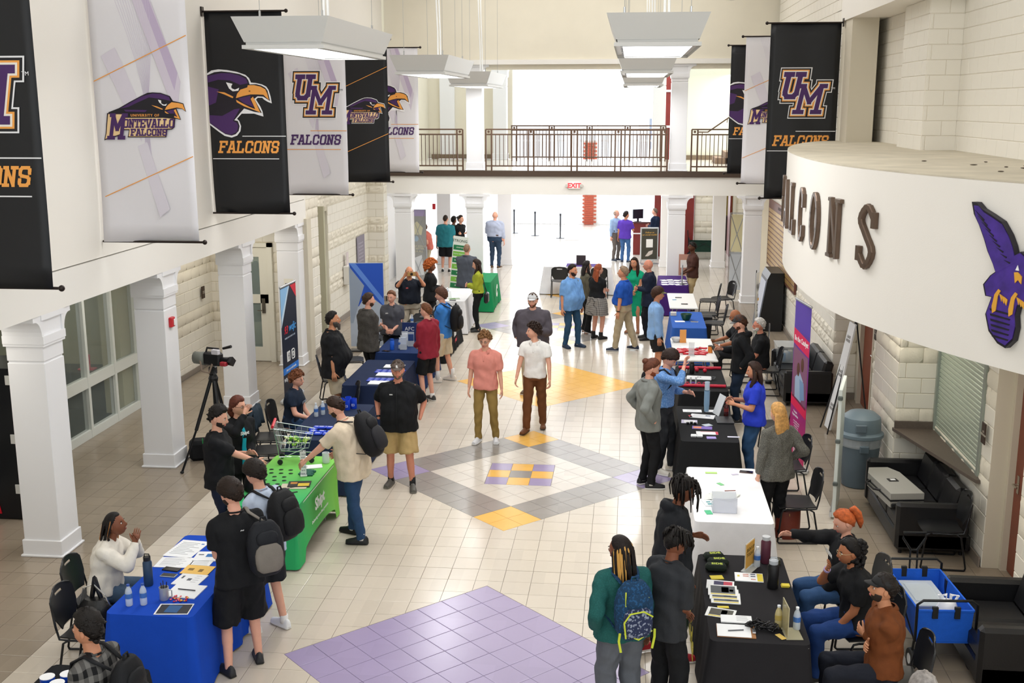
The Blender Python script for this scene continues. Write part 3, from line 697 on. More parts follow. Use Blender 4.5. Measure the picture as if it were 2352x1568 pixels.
# winged bird relief sign on the canopy
def relief(g, pts, off0, off1, m, cy, cz, s, sub=3):
    P = []
    for a, b_ in zip(pts, pts[1:]+pts[:1]):
        for k in range(sub): P.append((a[0]+(b_[0]-a[0])*k/sub, a[1]+(b_[1]-a[1])*k/sub))
    s0 = on_curve(cy)[3]; r0 = []; r1 = []
    for x, z in P:
        for off, rr in ((off0, r0), (off1, r1)):
            p3, d, n3 = at_arc(s0-x*s*1.4, off); rr.append((p3[0], p3[1], cz+z*s))
    g.loft([r0, r1], m)
BW = [(-.56, 1.0), (-.5, 1.0), (-.42, .92), (-.3, .86), (-.16, .78), (-.06, .62), (.0, .48), (.03, .37), (.1, .42), (.16, .37), (.24, .5), (.34, .64), (.48, .78), (.6, .9), (.66, 1.0), (.62, .8), (.56, .62), (.5, .46), (.42, .3), (.36, .16), (.3, .06), (.22, -.02),
      (.24, -.14), (.2, -.28), (.12, -.3), (.1, -.44), (.12, -.6), (.1, -.78), (.02, -.9), (-.08, -.86), (-.2, -.72), (-.26, -.5), (-.2, -.25), (-.28, -.25), (-.32, -.1), (-.24, .04), (-.18, .1), (-.22, .2), (-.3, .36), (-.36, .52), (-.44, .7), (-.52, .84)]
bs_ = thing('bird_sign', 'purple spread-winged bird relief mounted on the curved canopy beside the letters', 'sign')
bird_c = (-5.42, 3.66, .62)
g = G(); relief(g, [(x, z) for x, z in BW], .01, .07, 0, *bird_c); g.build('backing', mat('#1c1822', .5), bs_)
g = G(); relief(g, [(x*.93+.003, z*.955) for x, z in BW], .07, .078, 0, *bird_c); g.build('feathers', mat('#43288a', .5, var=.25, vs=9), bs_)
g = G()
for k in range(9):
    t = k/8; relief(g, [(-.5+.42*t, .9-.62*t), (-.36+.36*t, .78-.52*t), (-.37+.36*t, .76-.52*t)], .079, .081, 0, *bird_c); relief(g, [(.58-.3*t, .8-.66*t), (.44-.26*t, .66-.5*t), (.45-.26*t, .64-.5*t)], .079, .081, 0, *bird_c)
for k in range(6): relief(g, [(-.2+.01*k, -.4-.07*k), (.06, -.42-.07*k), (.05, -.44-.07*k), (-.19+.01*k, -.43-.07*k)], .079, .081, 0, *bird_c)
g.build('feather_lines', mat('#15101f', .5), bs_)['kind'] = 'stuff'
g = G(); relief(g, [(.06, .14), (.1, .15), (.15, .1), (.15, .0), (.11, .05), (.08, .0)], .079, .088, 0, *bird_c); g.build('beak', mat('#e2a63c', .4), bs_)
g = G(); relief(g, [(.07, .17), (.09, .24), (.11, .17)], .079, .085, 0, *bird_c); g.build('eye', mat('#f4f4f4', .4), bs_)
for ox in (-.1, .1):
    g = G(); relief(g, [(ox-.05, -.2), (ox-.01, -.12), (ox+.02, -.14), (ox-.01, -.22), (ox-.02, -.42), (ox-.06, -.46), (ox-.07, -.36)], .079, .086, 0, *bird_c)
    for k in range(3): relief(g, [(ox+.01+k*.03, -.18-.015*k), (ox+.05+k*.03, -.2-.02*k), (ox+.04+k*.03, -.28-.02*k), (ox+.03+k*.025, -.24-.02*k)], .079, .086, 0, *bird_c)
    g.build('talon', mat('#e2a63c', .4), bs_)
# counter, shutter, wood doors, signs, television
cn = G(); cn.prism([(5.47, -2.5), (5.4, -2.5), (4.94, -.46), (4.94, -.42), (5.47, -.42)], .915, .955); cn.box(4.96, 5.46, -.47, -.43, .955, 1.05)
ctr = tag(cn.build('counter', mat('#5f544c', .45, var=.08, vs=30)), 'grey-brown wedge-shaped serving counter under the roll shutter', 'counter')
shu = thing('roll_shutter', 'closed pale green roll-down shutter over the serving counter', 'shutter'); sm = mat('#b5bfb0', .35, .3); g = G(); g.box(-.02, .02, -2.33, -.47, .0, .052, c=.008); slm = g.mesh(sm, name='slat')
for k in range(34): link('slat', slm, shu, (5.49, 0, .985+k*.057))
g = G(); g.box(5.44, 5.52, -.49, -.42, .93, 2.92); g.box(5.44, 5.52, -2.38, -2.31, .93, 2.92); g.box(5.42, 5.52, -2.38, -.42, 2.86, 2.95); g.box(5.45, 5.52, -2.33, -.47, .955, .99); g.build('frame', mat('#9ba39a', .4, .4), shu)
wood2 = mat('#7c3a25', .38, var=.12, vs=4)
for nm, ya, yb, xx, lab in (('door_3', 3.42, 4.38, 5.52, 0), ('door_4', -3.66, -2.78, 5.72, 1)):
    g = G(); g.box(xx, xx+.05, ya, yb, .01, 2.36, 0); g.box(xx-.07, xx+.06, ya-.07, ya, 0, 2.44, 1); g.box(xx-.07, xx+.06, yb, yb+.07, 0, 2.44, 1); g.box(xx-.07, xx+.06, ya, yb, 2.36, 2.44, 1)
    d = struct(g.build(nm, [wood2, mat('#cfc6b4', .5)])); g = G(); y = yb-.12 if lab else ya+.1
    g.box(xx-.008, xx, y-.03, y+.03, .95, 1.15); g.tube([(xx-.008, y, 1.05), (xx-.06, y, 1.05), (xx-.06, y-.12, 1.05)], .011); g.build('door_handle', mat('#b9b4a8', .25, .9), d)
def plaque(x, y, z, w, h, lab, lines, axis='x'):
    e = thing('room_sign', lab, 'sign', (x, y, z)); g = G(); g.box(-.012, .0, -w/2, w/2, -h/2, h/2, c=.003); g.build('plate', mat('#3c2a20', .5), e)
    text(lines, .035, mat('#d8d0c0', .6), e, frame((-.0125, 0, 0), (0, -1, 0), (0, 0, 1), (-1, 0, 0)), ext=.0005)
plaque(5.425, -2.55, 1.52, .13, .24, 'small brown room sign beside the brown door at the serving counter', '101\nRESTROOM')
plaque(5.425, 3.1, 1.52, .13, .24, 'small brown room sign past the far wooden door, above the wheeled bin', '102\nOFFICE')
e = thing('room_sign', 'small brown room sign on the block wall of the arcade aisle', 'sign', (-6.87, 6.0, 1.5)); g = G(); g.box(-.006, .012, -.07, .07, -.12, .12, c=.003); g.build('plate', mat('#3c2a20', .5), e); text('CAREER\nCENTER', .03, mat('#d8d0c0', .6), e, frame((.013, 0, 0), (0, 1, 0), (0, 0, 1), (1, 0, 0)), ext=.0005)
tv = thing('television', 'black flat television hung under the curved canopy, tilted down', 'television', (5.2, 2.4, 2.05)); tv.rotation_euler = (0, radians(-20), 0); g = G(); g.box(-.04, .02, -.55, .55, -.32, .32, 0, c=.01); g.build('casing', mat('#121214', .3), tv); g = G(); g.box(-.045, -.04, -.52, .52, -.29, .29); g.build('screen', mat('#05060a', .08), tv); g = G(); g.box(.02, .2, -.06, .06, -.05, .05); g.build('bracket', mat('#222222', .5), tv)
# fire alarm, signs on pillars and wall fittings
g = G(); al = thing('fire_alarm', 'red fire alarm with white strobe on the side of the arcade pillar', 'alarm', (-4.985, -.02, 2.1)); g.box(0, .05, -.06, .06, -.07, .07, c=.008); g.build('housing', mat('#c2222c', .4), al); g = G(); g.box(.05, .065, .0, .05, -.05, .04, c=.004); g.build('strobe', mat('#f2f2f2', .3), al)
g = G(); al = thing('fire_alarm', 'small red fire alarm on the foyer wall above the teal-shirted man', 'alarm', (-5.0, 20.28, 1.94)); g.box(.2, .3, 0, .03, -.09, .09, c=.008); g.build('housing', mat('#c2222c', .4), al)
es = thing('exit_sign', 'lit EXIT sign with two emergency lamps on the balcony beam', 'sign', (.01, 14.4, 3.04)); g = G(); g.box(-.155, .155, -.05, 0, -.085, .085, c=.01); g.build('housing', mat('#f4f1ee', .4), es)
text('EXIT', .17, mat('#e8343c', .5, emit=1.2), es, frame((0, -.051, 0), (1, 0, 0), (0, 0, 1), (0, -1, 0)), bold=.006, ext=.001)
for s in (-1, 1): g = G(); g.xf = frame((s*.2, -.03, 0), (1, 0, 0), (0, 0, 1), (0, -1, 0)); g.lathe([(.02, -.03), (.045, 0), (.04, .03), (.001, .032)], 12); g.build('lamp_head', mat('#cfcac2', .4), es)
# record board on the right wall
rb = thing('record_board', 'large dark wooden board of small brass record plates on the right wall', 'board'); g = G(); g.box(5.0, 5.045, 9.2, 14.2, 1.1, 2.75); g.build('backboard', mat('#6b4034', .45, var=.08, vs=5), rb)
g = G(); g.box(-.006, .0, -.095, .095, 0, .085); pm = g.mesh(mat('#c9a566', .3, .5), name='plate')
for i in range(23):
    for j in range(12):
        link('plate', pm, rb, (5.0, 9.33+i*.212, 1.16+j*.118))
text('RECORD BOARD', .1, mat('#3a2018', .5), rb, frame((4.998, 12, 2.66), (0, -1, 0), (0, 0, 1), (-1, 0, 0)), bold=.002)
# window with slot panes in the left wall
b = G(); b.box(-5.6, -5.5, 9.35, 10.0, .4, .47); b.box(-5.6, -5.5, 9.35, 10.0, 2.68, 2.75); b.box(-5.6, -5.5, 9.35, 10, 2.05, 2.16); b.box(-5.6, -5.5, 9.35, 10, .74, .85); b.box(-5.6, -5.5, 9.35, 9.41, .4, 2.75); b.box(-5.6, -5.5, 9.94, 10.0, .4, 2.75)
win3 = struct(b.build('window_3', wf))
for z0, z1 in ((.47, .74), (.85, 2.05), (2.16, 2.68)): p = G(); p.box(-5.56, -5.55, 9.41, 9.94, z0, z1); p.build('pane', mat('#dfeaf5', .05, alpha=.25), win3)
# ================================================================= PEOPLE
def V(*a): return np.array(a, float)
def nz(v): return v/(np.linalg.norm(v)+1e-9)
def rot_axis(v, ax, deg):
    a = radians(deg); ax = nz(ax); return v*cos(a)+np.cross(ax, v)*sin(a)+ax*np.dot(ax, v)*(1-cos(a))
def ik(a, c, l1, l2, hint):
    d = c-a; D = np.linalg.norm(d); D2 = min(D, (l1+l2)*.999); u = nz(d); c = a+u*D2
    k = (l1*l1-l2*l2+D2*D2)/(2*D2); h = sqrt(max(0, l1*l1-k*k)); n = hint-u*np.dot(hint, u); n = nz(n)
    return a+u*k+n*h, c
REM = []      # (object, voxel, smoothing passes, wrinkle amplitude, extra mesh)
SKIN = {'fair': '#dba58c', 'pink': '#e0a790', 'tan': '#c98c6c', 'olive': '#bd8463', 'brown': '#7e4c35', 'dark': '#54301f', 'red': '#cf8a72', 'med': '#a56a4a'}
def skin_mat(s): return mat(SKIN[s], .5, var=.03, vs=20, spec=.35)
AZ = [np.sign(u)*180*abs(u)**1.45 for u in np.linspace(-1, 1, 33)[:-1]]; EL = list(np.linspace(-86, 86, 23))
def head_pt(az, el, fem=False):
    a, e = radians(az), radians(el); dx, dy, dz = sin(a)*cos(e), cos(a)*cos(e), sin(e)
    x, y, z = .078*dx, (.094 if dy > 0 else .103)*dy, .118*dz
    if dz < 0:
        x *= 1-.3*dz*dz
        if dy > 0: y += .014*(-dz)*dy; z *= 1.0+.05*dy
        else: y *= 1-.35*(-dz)
    def gs(a0, e0, sa, se): return math.exp(-((az-a0)/sa)**2-((el-e0)/se)**2)
    y += .024*gs(0, -12, 9, 9)+.012*gs(0, -2, 8, 12)+.005*gs(0, 14, 30, 9)+.007*gs(0, -38, 16, 7)-.004*gs(0, -28, 20, 4)+.008*gs(0, -56, 20, 12)
    y -= .009*(gs(20, 1, 11, 8)+gs(-20, 1, 11, 8))
    x += (.004 if x > 0 else -.004)*(gs(60, -14, 20, 14)+gs(-60, -14, 20, 14))
    return V(x, y, z)
def shell(g, M, region, off, m=0, az=AZ, el=EL, closed=True):
    """closed cap over the head where region(az,el)>0; off(az,el) is its thickness"""
    rings = []
    for e in el:
        r = []
        for a in az:
            w = max(0., min(1., region(a, e))); p = head_pt(a, e); n = nz(p*V(1/.078**2, 1/.095**2, 1/.118**2)*1e-3)
            r.append(p+n*(-.012+w*(.012+off(a, e))))
        rings.append(r)
    old = g.xf; g.xf = M; g.loft(rings, m); g.xf = old
def hair_line(front, side, back):
    def f(a, e):
        a = abs(a)
        if a < 45: h = front
        elif a < 100: t = (a-45)/55; h = front+(side-front)*t
        else: t = (a-100)/80; h = side+(back-side)*min(1, t*1.5)
        return (e-h)/9+.5
    return f
def hair(P, style, col):
    hm = mat(col, .55, var=.3, vs=35, bump=.5, bs=90, spec=.3); M, s = P['HM'], P['s']; g = G(); R = np.random.default_rng(len(style)*13+abs(int(P['x']*100)))
    lump = {}
    def nzf(amp, fz=6.):
        ph = R.random(6)*6
        return lambda a, e: amp*(sin(fz*radians(a)+ph[0]+2*sin(e*.05+ph[1]))*sin(e*.11*fz/4+ph[2])+.6*sin(fz*2.1*radians(a)+ph[3])*sin(e*.2*fz/4+ph[4]))
    h = None
    if style == 'bald': return
    if style == 'fringe': shell(g, M, lambda a, e: min((34-e)/10, (abs(a)-62)/14, (e+38)/9), lambda a, e: .005)
    if style == 'buzz': shell(g, M, hair_line(46, 8, -34), lambda a, e: .005)
    if style == 'short': n = nzf(.004); shell(g, M, hair_line(44, 4, -36), lambda a, e: .014+.012*max(0, sin(radians(e)))+n(a, e))
    if style == 'quiff': n = nzf(.006); shell(g, M, hair_line(42, 2, -38), lambda a, e: .012+.03*max(0, sin(radians(e)))**1.5+n(a, e))
    if style == 'mop': n = nzf(.006, 9); shell(g, M, hair_line(24, -8, -42), lambda a, e: .024+.014*max(0, sin(radians(e)))+n(a, e))
    if style == 'curly':
        shell(g, M, hair_line(36, -4, -34), lambda a, e: .03); g.xf = M
        for k in range(150):
            a, e = R.uniform(-180, 180), degrees(math.asin(R.uniform(-.45, 1)))
            if hair_line(30, -2, -32)(a, e) < .5: continue
            p = head_pt(a, e)*1.34; r = R.uniform(.014, .022); g.ell(tuple(p), r, r, r, 6)
        g.xf = None
    if style == 'afro':
        shell(g, M, hair_line(34, -14, -40), lambda a, e: .06); g.xf = M
        for k in range(260):
            a, e = R.uniform(-180, 180), degrees(math.asin(R.uniform(-.6, 1)))
            if hair_line(30, -12, -36)(a, e) < .5: continue
            p = head_pt(a, e); p = p*(1+.075/np.linalg.norm(p)); r = R.uniform(.014, .024); g.ell(tuple(p), r, r, r, 6)
        g.xf = None
    if style in ('long', 'longwavy', 'bob', 'pony', 'bun', 'tiedcurl'):
        n = nzf(.004, 5); shell(g, M, hair_line(46 if style != 'bob' else 38, -12 if style not in ('pony', 'bun', 'tiedcurl') else 0, -42), lambda a, e: .016+.008*max(0, sin(radians(e)))+n(a, e))
        H0, U, F, Rr, N = P['head'], P['HU'], P['HF'], P['HR'], P['neck']; hs = s
        if style in ('long', 'longwavy', 'bob'):
            L = {'long': P.get('hl', .34), 'longwavy': .46, 'bob': .16}[style]; rings = []; dn = V(0, 0, -1); K = 9
            for k in range(K+1):
                t = k/K; c = H0-F*.03*hs+U*.02*hs+dn*(L*t)*hs-P['F']*(.035+.05*min(1, t*2)-.02*t)*hs; w = (.088+.03*sin(t*pi)-.03*t*t)*hs; d = (.07-.02*t)*hs
                if style == 'longwavy': w *= 1.2; d *= 1.15
                ring = []
                for j in range(20):
                    a = 2*pi*j/20; rr = 1+.07*sin(5*a+3*t)*(.4+t)+(.05*sin(9*a+14*t) if style == 'longwavy' else 0); fr = -.35 if sin(a) > 0 else 1
                    ring.append(c+Rr*w*rr*cos(a)-P['F']*d*rr*(sin(a) if sin(a) < 0 else .9*sin(a))*(-1 if True else 1)*(1 if sin(a) > 0 else .55))
                rings.append(ring)
            g.loft(rings)
            if style != 'bob':       # locks falling in front of the shoulders
                for sd in P.get('front_locks', (-1, 1)):
                    g.tube([H0+Rr*.078*sd*hs+F*.01*hs+U*.04*hs, H0+Rr*.09*sd*hs-U*.08*hs+F*.005, H0+Rr*.095*sd*hs+P['F']*.03*hs-V(0, 0, .2)*hs, H0+Rr*.09*sd*hs+P['F']*.055*hs-V(0, 0, .34)*hs], [.02*hs, .034*hs, .038*hs, .012*hs], 8)
        if style == 'pony':
            b0 = H0-F*.1*hs+U*.09*hs; g.tube([b0, b0-F*.035*hs+U*.0*hs, b0-F*.055*hs-U*.07*hs, b0-F*.05*hs-U*.16*hs, b0-F*.03*hs-U*.22*hs], [.02*hs, .035*hs, .042*hs, .034*hs, .01*hs], 8)
        if style == 'bun': g.ell(tuple(H0-F*.115*hs+U*.05*hs), .045*hs, .045*hs, .042*hs, 10)
        if style == 'tiedcurl':
            for k in range(80):
                v = nz(R.normal(size=3)); g.ell(tuple(H0-F*.1*hs+U*.03*hs+v*.062*hs*R.uniform(.6, 1.1)), .026*hs, .026*hs, .024*hs, 6)
            for k in range(50):
                v = nz(R.normal(size=3)); g.ell(tuple(H0-F*.06*hs-U*.09*hs+v*V(.09, .07, .08)*hs*R.uniform(.6, 1)), .026*hs, .026*hs, .026*hs, 6)
    if style in ('dreads', 'shortdreads', 'braids'):
        shell(g, M, hair_line(40 if style != 'braids' else 44, -2, -40), lambda a, e: .013)
        L = {'dreads': .2, 'shortdreads': .1, 'braids': .38}[style]; H0 = P['head']; nn = {'dreads': 70, 'shortdreads': 70, 'braids': 44}[style]
        for k in range(nn):
            a = R.uniform(-180, 180); e = R.uniform(20, 70) if style != 'braids' else R.uniform(-10, 45)
            if style == 'braids' and abs(a) < 75: a = 75+R.uniform(0, 100); a = a if k % 2 else -a
            p0 = head_pt(a, e)*s*1.05; w0 = M[:3, :3] @ (p0/s)+M[:3, 3]
            out = nz(M[:3, :3] @ V(sin(radians(a)), cos(radians(a)), 0)); l = L*R.uniform(.75, 1.1)*s
            if abs(a) < 38 and style != 'braids': l *= .45
            th = .008*s if style != 'braids' else .0075*s
            pts = [w0, w0+out*.035*s+V(0, 0, .01)*s, w0+out*.055*s-V(0, 0, l*.4), w0+out*.05*s+V(R.uniform(-.01, .01), 0, -l), ]
            if style == 'braids':
                back = -P['F']*.05*s; pts = [w0, w0+out*.015*s-V(0, 0, .02), w0+out*.02*s+back*.7-V(0, 0, l*.5), w0+out*.015*s+back+V(R.uniform(-.02, .02), R.uniform(-.02, .02), -l)]
            g.tube(pts, [th, th*1.1, th, th*.6], 5, 1 if style == 'braids' and k % 4 == 0 else 0)
    if style in ('mop', 'short', 'quiff'):
        g.xf = M; hl_ = hair_line(*{'mop': (28, -4, -38), 'short': (46, 8, -32), 'quiff': (44, 6, -34)}[style])
        for k in range({'mop': 90, 'short': 60, 'quiff': 60}[style]):
            a, e = R.uniform(-180, 180), degrees(math.asin(R.uniform(-.5, 1)))
            if hl_(a, e) < .6: continue
            p = head_pt(a, e)*R.uniform(1.1, 1.2 if style != 'short' else 1.14); g.ell(tuple(p), R.uniform(.012, .024), R.uniform(.012, .026), R.uniform(.006, .014), 6)
        g.xf = None
    if not g.v: return
    mats = [hm, mat(P.get('hair2', '#b06a2c'), .5)]
    g.build('hair', mats if style == 'braids' else hm, P['obj'], smooth=True)
def torso_rings(P, sc, off, t0, t1, fem, belly, top=1.0, flare=0.):
    """(t along spine in m, half width, half depth, forward shift)"""
    w = P['w']
    if fem: prof = [(-.26, .185, .125, 0), (-.12, .182, .125, 0), (0, .175, .125, 0), (.1, .145, .108, .002), (.2, .132, .1, .004), (.3, .15, .12, .012), (.37, .158, .116, .01), (.42, .15, .1, 0), (.46, .115, .08, 0), (.49, .075, .066, 0), (.52, .056, .056, 0)]
    else: prof = [(-.26, .175, .115, 0), (-.12, .172, .118, 0), (0, .165, .115, 0), (.1, .155, .11, 0), (.2, .155, .11, 0), (.3, .17, .12, .004), (.36, .18, .122, .004), (.42, .172, .108, 0), (.46, .13, .088, 0), (.49, .085, .072, 0), (.52, .062, .062, 0)]
    tt = [p[0] for p in prof]; rings = []
    ts = [t0]+[t for t in np.arange(-.24, .53, .045) if t0+.015 < t < t1-.015]+[t1]
    for t in ts:
        a, b, f = (np.interp(t, tt, [p[i] for p in prof]) for i in (1, 2, 3))
        bl = belly*math.exp(-((t-.12)/.15)**2); a = a*w+off+bl*.35; b = b*(.5+.5*w)+off; fs = f
        if t < .1 and flare: a += flare*(.1-t)/.3; b += flare*(.1-t)/.3
        c = P['spine'](t); R, F = P['Rt'](t), P['Ft'](t); ring = []
        for j in range(20):
            an = 2*pi*j/20; ca, sa = cos(an), sin(an); k = (abs(ca)**2.6+abs(sa)**2.6)**(-1/2.6)
            dd = b*(1 if sa < 0 else 1)+(bl if sa > 0 else 0)
            ring.append(c+(R*a*ca*k+F*(dd*sa*k+fs))*P['s'])
        rings.append(ring)
    return rings
def hand(g, P, wr, d, pal, th, curl=25, spread=4, m=0):
    """wr wrist, d pointing direction, pal palm normal, th towards thumb"""
    s = P['s']*(.92 if P['fem'] else 1); d = nz(d); th = nz(th-d*np.dot(th, d)); pal = nz(np.cross(th, d))*(1 if np.dot(np.cross(th, d), pal) > 0 else -1)
    rings = []
    for t, w, h in ((-.01, .026, .02), (.02, .032, .017), (.055, .041, .015), (.088, .04, .012)):
        rings.append([wr+(d*t+th*w*cos(2*pi*j/8)+pal*h*sin(2*pi*j/8))*s for j in range(8)])
    g.loft(rings, m)
    for k, (o, l) in enumerate(((.03, .07), (.0105, .078), (-.0095, .073), (-.029, .058))):
        p = wr+(d*.084+th*o)*s; dd = rot_axis(d, pal, 0); dd = nz(d+th*o*spread*.35); path = [p-dd*.012*s, p]; c = curl
        for fr in (.44, .3, .26):
            dd = nz(dd*cos(radians(c))+pal*sin(radians(c))) ; p = p+dd*l*fr*s; path.append(p); c = curl*.8
        g.tube(path, [.0085*s, .0088*s, .008*s, .0074*s, .005*s], 6, m)
    p = wr+(d*.022+th*.026)*s; dd = nz(d*.75+th*.75+pal*.25); path = [p-dd*.01*s, p]
    for fr in (.034, .028, .022): p = p+dd*fr*s; path.append(p); dd = nz(dd*.9+d*.3+pal*.12)
    g.tube(path, [.011*s, .0115*s, .01*s, .009*s, .006*s], 6, m)
ARM = {'down': (.075, .03, -.53), 'pocket': (.07, .0, -.42), 'bent': (-.03, .3, -.22), 'cross': (-.27, .15, -.2), 'front': (-.13, .24, -.4), 'face': (-.1, .22, .09), 'behind': (-.08, -.12, -.42), 'hip': (.05, .06, -.36),
       'clasp': (-.15, .26, -.26), 'table': (-.02, .36, -.3), 'swing': (.09, .16, -.5), 'swingb': (.09, -.14, -.5), 'lap': (-.06, .3, -.42), 'photo': (-.06, .34, .2), 'high': (-.12, .26, .2), 'out': (.02, .46, -.18), 'reach': (.02, .5, -.3)}
def person(label, x, y, face, H=1.75, skin='fair', hair_s='short', hc='#3b2a20', fem=False, w=1.0, belly=0., lean=0, turn=(0, 0), tilt=0, seat=None, arms=('down', 'down'), curl=(25, 25),
           feet=None, top=None, bottom=None, shoes=None, beard=None, cap=None, glasses=None, far=False, hl=.34, hair2='#b06a2c', sock=None, hands=True, twist=0, front_locks=(-1, 1), elbow=(None, None), watch=None):
    s = H/1.75; A = radians(face-90); X = V(cos(A), sin(A), 0); Y = V(-sin(A), cos(A), 0); Z = V(0, 0, 1)
    P = dict(s=s, w=w, fem=fem, x=x, hl=hl, hair2=hair2, front_locks=front_locks)
    # everything is built about the person's own origin on the floor
    pel = V(0, 0, (.94 if not seat else seat/s+.1)*s)
    Xu = X*cos(radians(twist))+Y*sin(radians(twist)); Yu = Y*cos(radians(twist))-X*sin(radians(twist))
    Lr = lambda t: lean*min(1, max(0, (t+.02)/.4)); 
    def spine(t):
        p = pel.copy(); n = max(1, int(abs(t)/.04)); dt = t/n; tt = 0
        for i in range(n): a = radians(Lr(tt+dt/2)); p = p+(Z*cos(a)+Yu*sin(a))*dt*s; tt += dt
        return p
    P['spine'] = spine
    P['Rt'] = lambda t: nz(X+(Xu-X)*min(1, max(0, t/.4))); P['Ft'] = lambda t: nz((Y+(Yu-Y)*min(1, max(0, t/.4)))*cos(radians(Lr(t)))-Z*sin(radians(Lr(t))))
    a = radians(lean); U = Z*cos(a)+Yu*sin(a); F = Yu*cos(a)-Z*sin(a); R = Xu; N = spine(.52); P.update(neck=N, U=U, F=F, R=R)
    yaw, pit = turn; HF = nz(Yu*cos(radians(yaw))+(-Xu)*sin(radians(yaw))); HR = nz(np.cross(HF, Z)); HFp = nz(HF*cos(radians(pit))-Z*sin(radians(pit))); HU = nz(np.cross(HR, HFp))
    if tilt: HR, HU = rot_axis(HR, HFp, tilt), rot_axis(HU, HFp, tilt)
    head = N+nz(U*.7+Z*.3+HF*.12)*.155*s+HFp*.012*s
    M = frame(head, HR*s, HFp*s, HU*s); P.update(head=head, HM=M, HU=HU, HF=HFp, HR=HR)
    sm = skin_mat(skin); vox = (.0135 if not far else .022)*max(.9, s)
    g = G(); wS = (.95 if fem else 1.06)*(.6+.4*w)
    g.loft(torso_rings(P, s, -.008, -.1, .52, fem, belly*.9)); g.cap(N-U*.06*s, head-HU*.045*s, .056*s*(.88 if fem else 1.05), .05*s*(.88 if fem else 1.05), 12)
    J = {}
    for i, sd in enumerate((-1, 1)):                                  # left of figure = -1
        sh = N-U*.088*s+R*sd*.172*wS*s; l1, l2 = .285*s, .25*s; ar = arms[i]
        if ar is None: continue
        t = ARM[ar] if isinstance(ar, str) else ar; tgt = sh+(R*sd*t[0]+F*t[1]+U*t[2])*s if isinstance(ar, str) else V(*t)
        if isinstance(ar, str) and ar in ('down', 'pocket', 'swing', 'swingb'): tgt = sh+(R*sd*t[0]+Yu*t[1]+Z*t[2])*s
        hint = elbow[i] if elbow[i] is not None else (R*sd*.5-F*.8-Z*.6 if ar not in ('face', 'photo', 'high') else R*sd*.7-Z*.9+F*.1)
        el, wr = ik(sh, tgt, l1, l2, V(*hint) if not isinstance(hint, np.ndarray) else hint); J[sd] = (sh, el, wr)
        aw = .75+.25*w
        g.cap(sh, el, .052*s*aw, .041*s*aw, 10); g.cap(el, wr, .041*s*aw, .026*s, 10); g.ell(tuple(sh), .052*s*aw, .052*s*aw, .05*s*aw, 10); g.cap(N-U*.03*s, sh+U*.01*s, .045*s, .04*s, 10)
    LJ = {}
    for i, sd in enumerate((-1, 1)):
        hp = pel+X*sd*.088*s*(.7+.3*w)-Z*.03*s
        if feet: fx, fy = feet[i]
        else: fx, fy = (sd*.11, .02) if not seat else (sd*.13, .42)
        an = X*fx*s+Y*fy*s+Z*.085*s
        if seat: kn, an2 = ik(hp, an, .44*s, .43*s, Y*.7+Z+X*sd*.1)
        else: kn, an2 = ik(hp, an, .422*s, .415*s, Y+X*sd*.12)
        LJ[sd] = (hp, kn, an2); lw = (.7+.3*w)*(1.05 if fem else 1)
        g.cap(hp, kn, .083*s*lw, .055*s*lw, 12); g.cap(kn, an2, .053*s*lw, .037*s, 12); mid = kn+(an2-kn)*.3-nz(np.cross(an2-kn, X))*0
        g.cap(kn+(an2-kn)*.12, kn+(an2-kn)*.5, .05*s*lw, .048*s*lw, 10)
        fd = Y+X*sd*.22; fd = nz(fd); g.cap(an2-Z*.045*s-fd*.03*s, an2-Z*.05*s+fd*.14*s, .036*s, .028*s, 10)
        LJ[sd] = (hp, kn, an2, fd)
    # unremeshed additions: head with face, hands
    ex = G(); ex.xf = M
    rings = [[head_pt(az, e_) for az in AZ] for e_ in EL]; ex.loft(rings, 0)
    for sd in (-1, 1):
        ex.ell((sd*.079, -.008, -.004), .01, .02, .031, 8, 0)
        ex.ell((sd*.029, .078, .004), .0155, .009, .0085, 8, 2); ex.ell((sd*.029, .0855, .004), .0068, .0035, .0068, 8, 3)
        ex.box(sd*.029-.019, sd*.029+.019, .082, .0915, .022, .0275, 4, c=.002)
    ex.ell((0, .0925, -.062), .022, .0075, .0055, 8, 1); ex.ell((0, .0915, -.069), .018, .0075, .005, 8, 1)
    ex.xf = None
    if hands:
        for sd in J:
            sh, el, wr = J[sd]; d = nz(wr-el); i = 0 if sd < 0 else 1; ar = arms[i]
            if ar == 'pocket': continue
            if ar in ('down', 'swing', 'swingb'): pal, th = -R*sd, Yu
            elif ar in ('photo', 'high', 'face'): pal, th = F-R*sd*.3, -R*sd+U*.2
            elif ar in ('cross', 'front', 'clasp', 'behind'): pal, th = -F, U-R*sd*.2; d = nz(d-R*sd*.8)
            else: pal, th = -R*sd*.8-Z*.6, Z*.8-R*sd*.5
            if ar in ('table', 'lap'): pal, th = -Z, -R*sd
            hand(ex, P, wr, d, pal, th, curl[i])
    obj = link('person', None or bpy.data.meshes.new('body'), None, (x, y, 0)); P['obj'] = obj; P['J'] = J; P['LJ'] = LJ; P['X'] = X; P['Y'] = Y
    tag(obj, label, 'person'); obj.data = g.mesh([sm], True, 'body')
    lipc = {'dark': '#5b2c26', 'brown': '#7a3f35', 'med': '#8f4f45'}.get(skin, '#b8655c')
    REM.append((obj, vox*1.25, 2, 0, (ex, [sm, mat(lipc, .5), mat('#e9e4df', .3), mat('#241a14', .3), mat(hc, .7)])))
    def garment(name, gg, m, amp=.005, v=None, sm_=2):
        o = link(name, gg.mesh([m], True, name), obj); REM.append((o, v or vox, sm_, amp*s, None)); return o
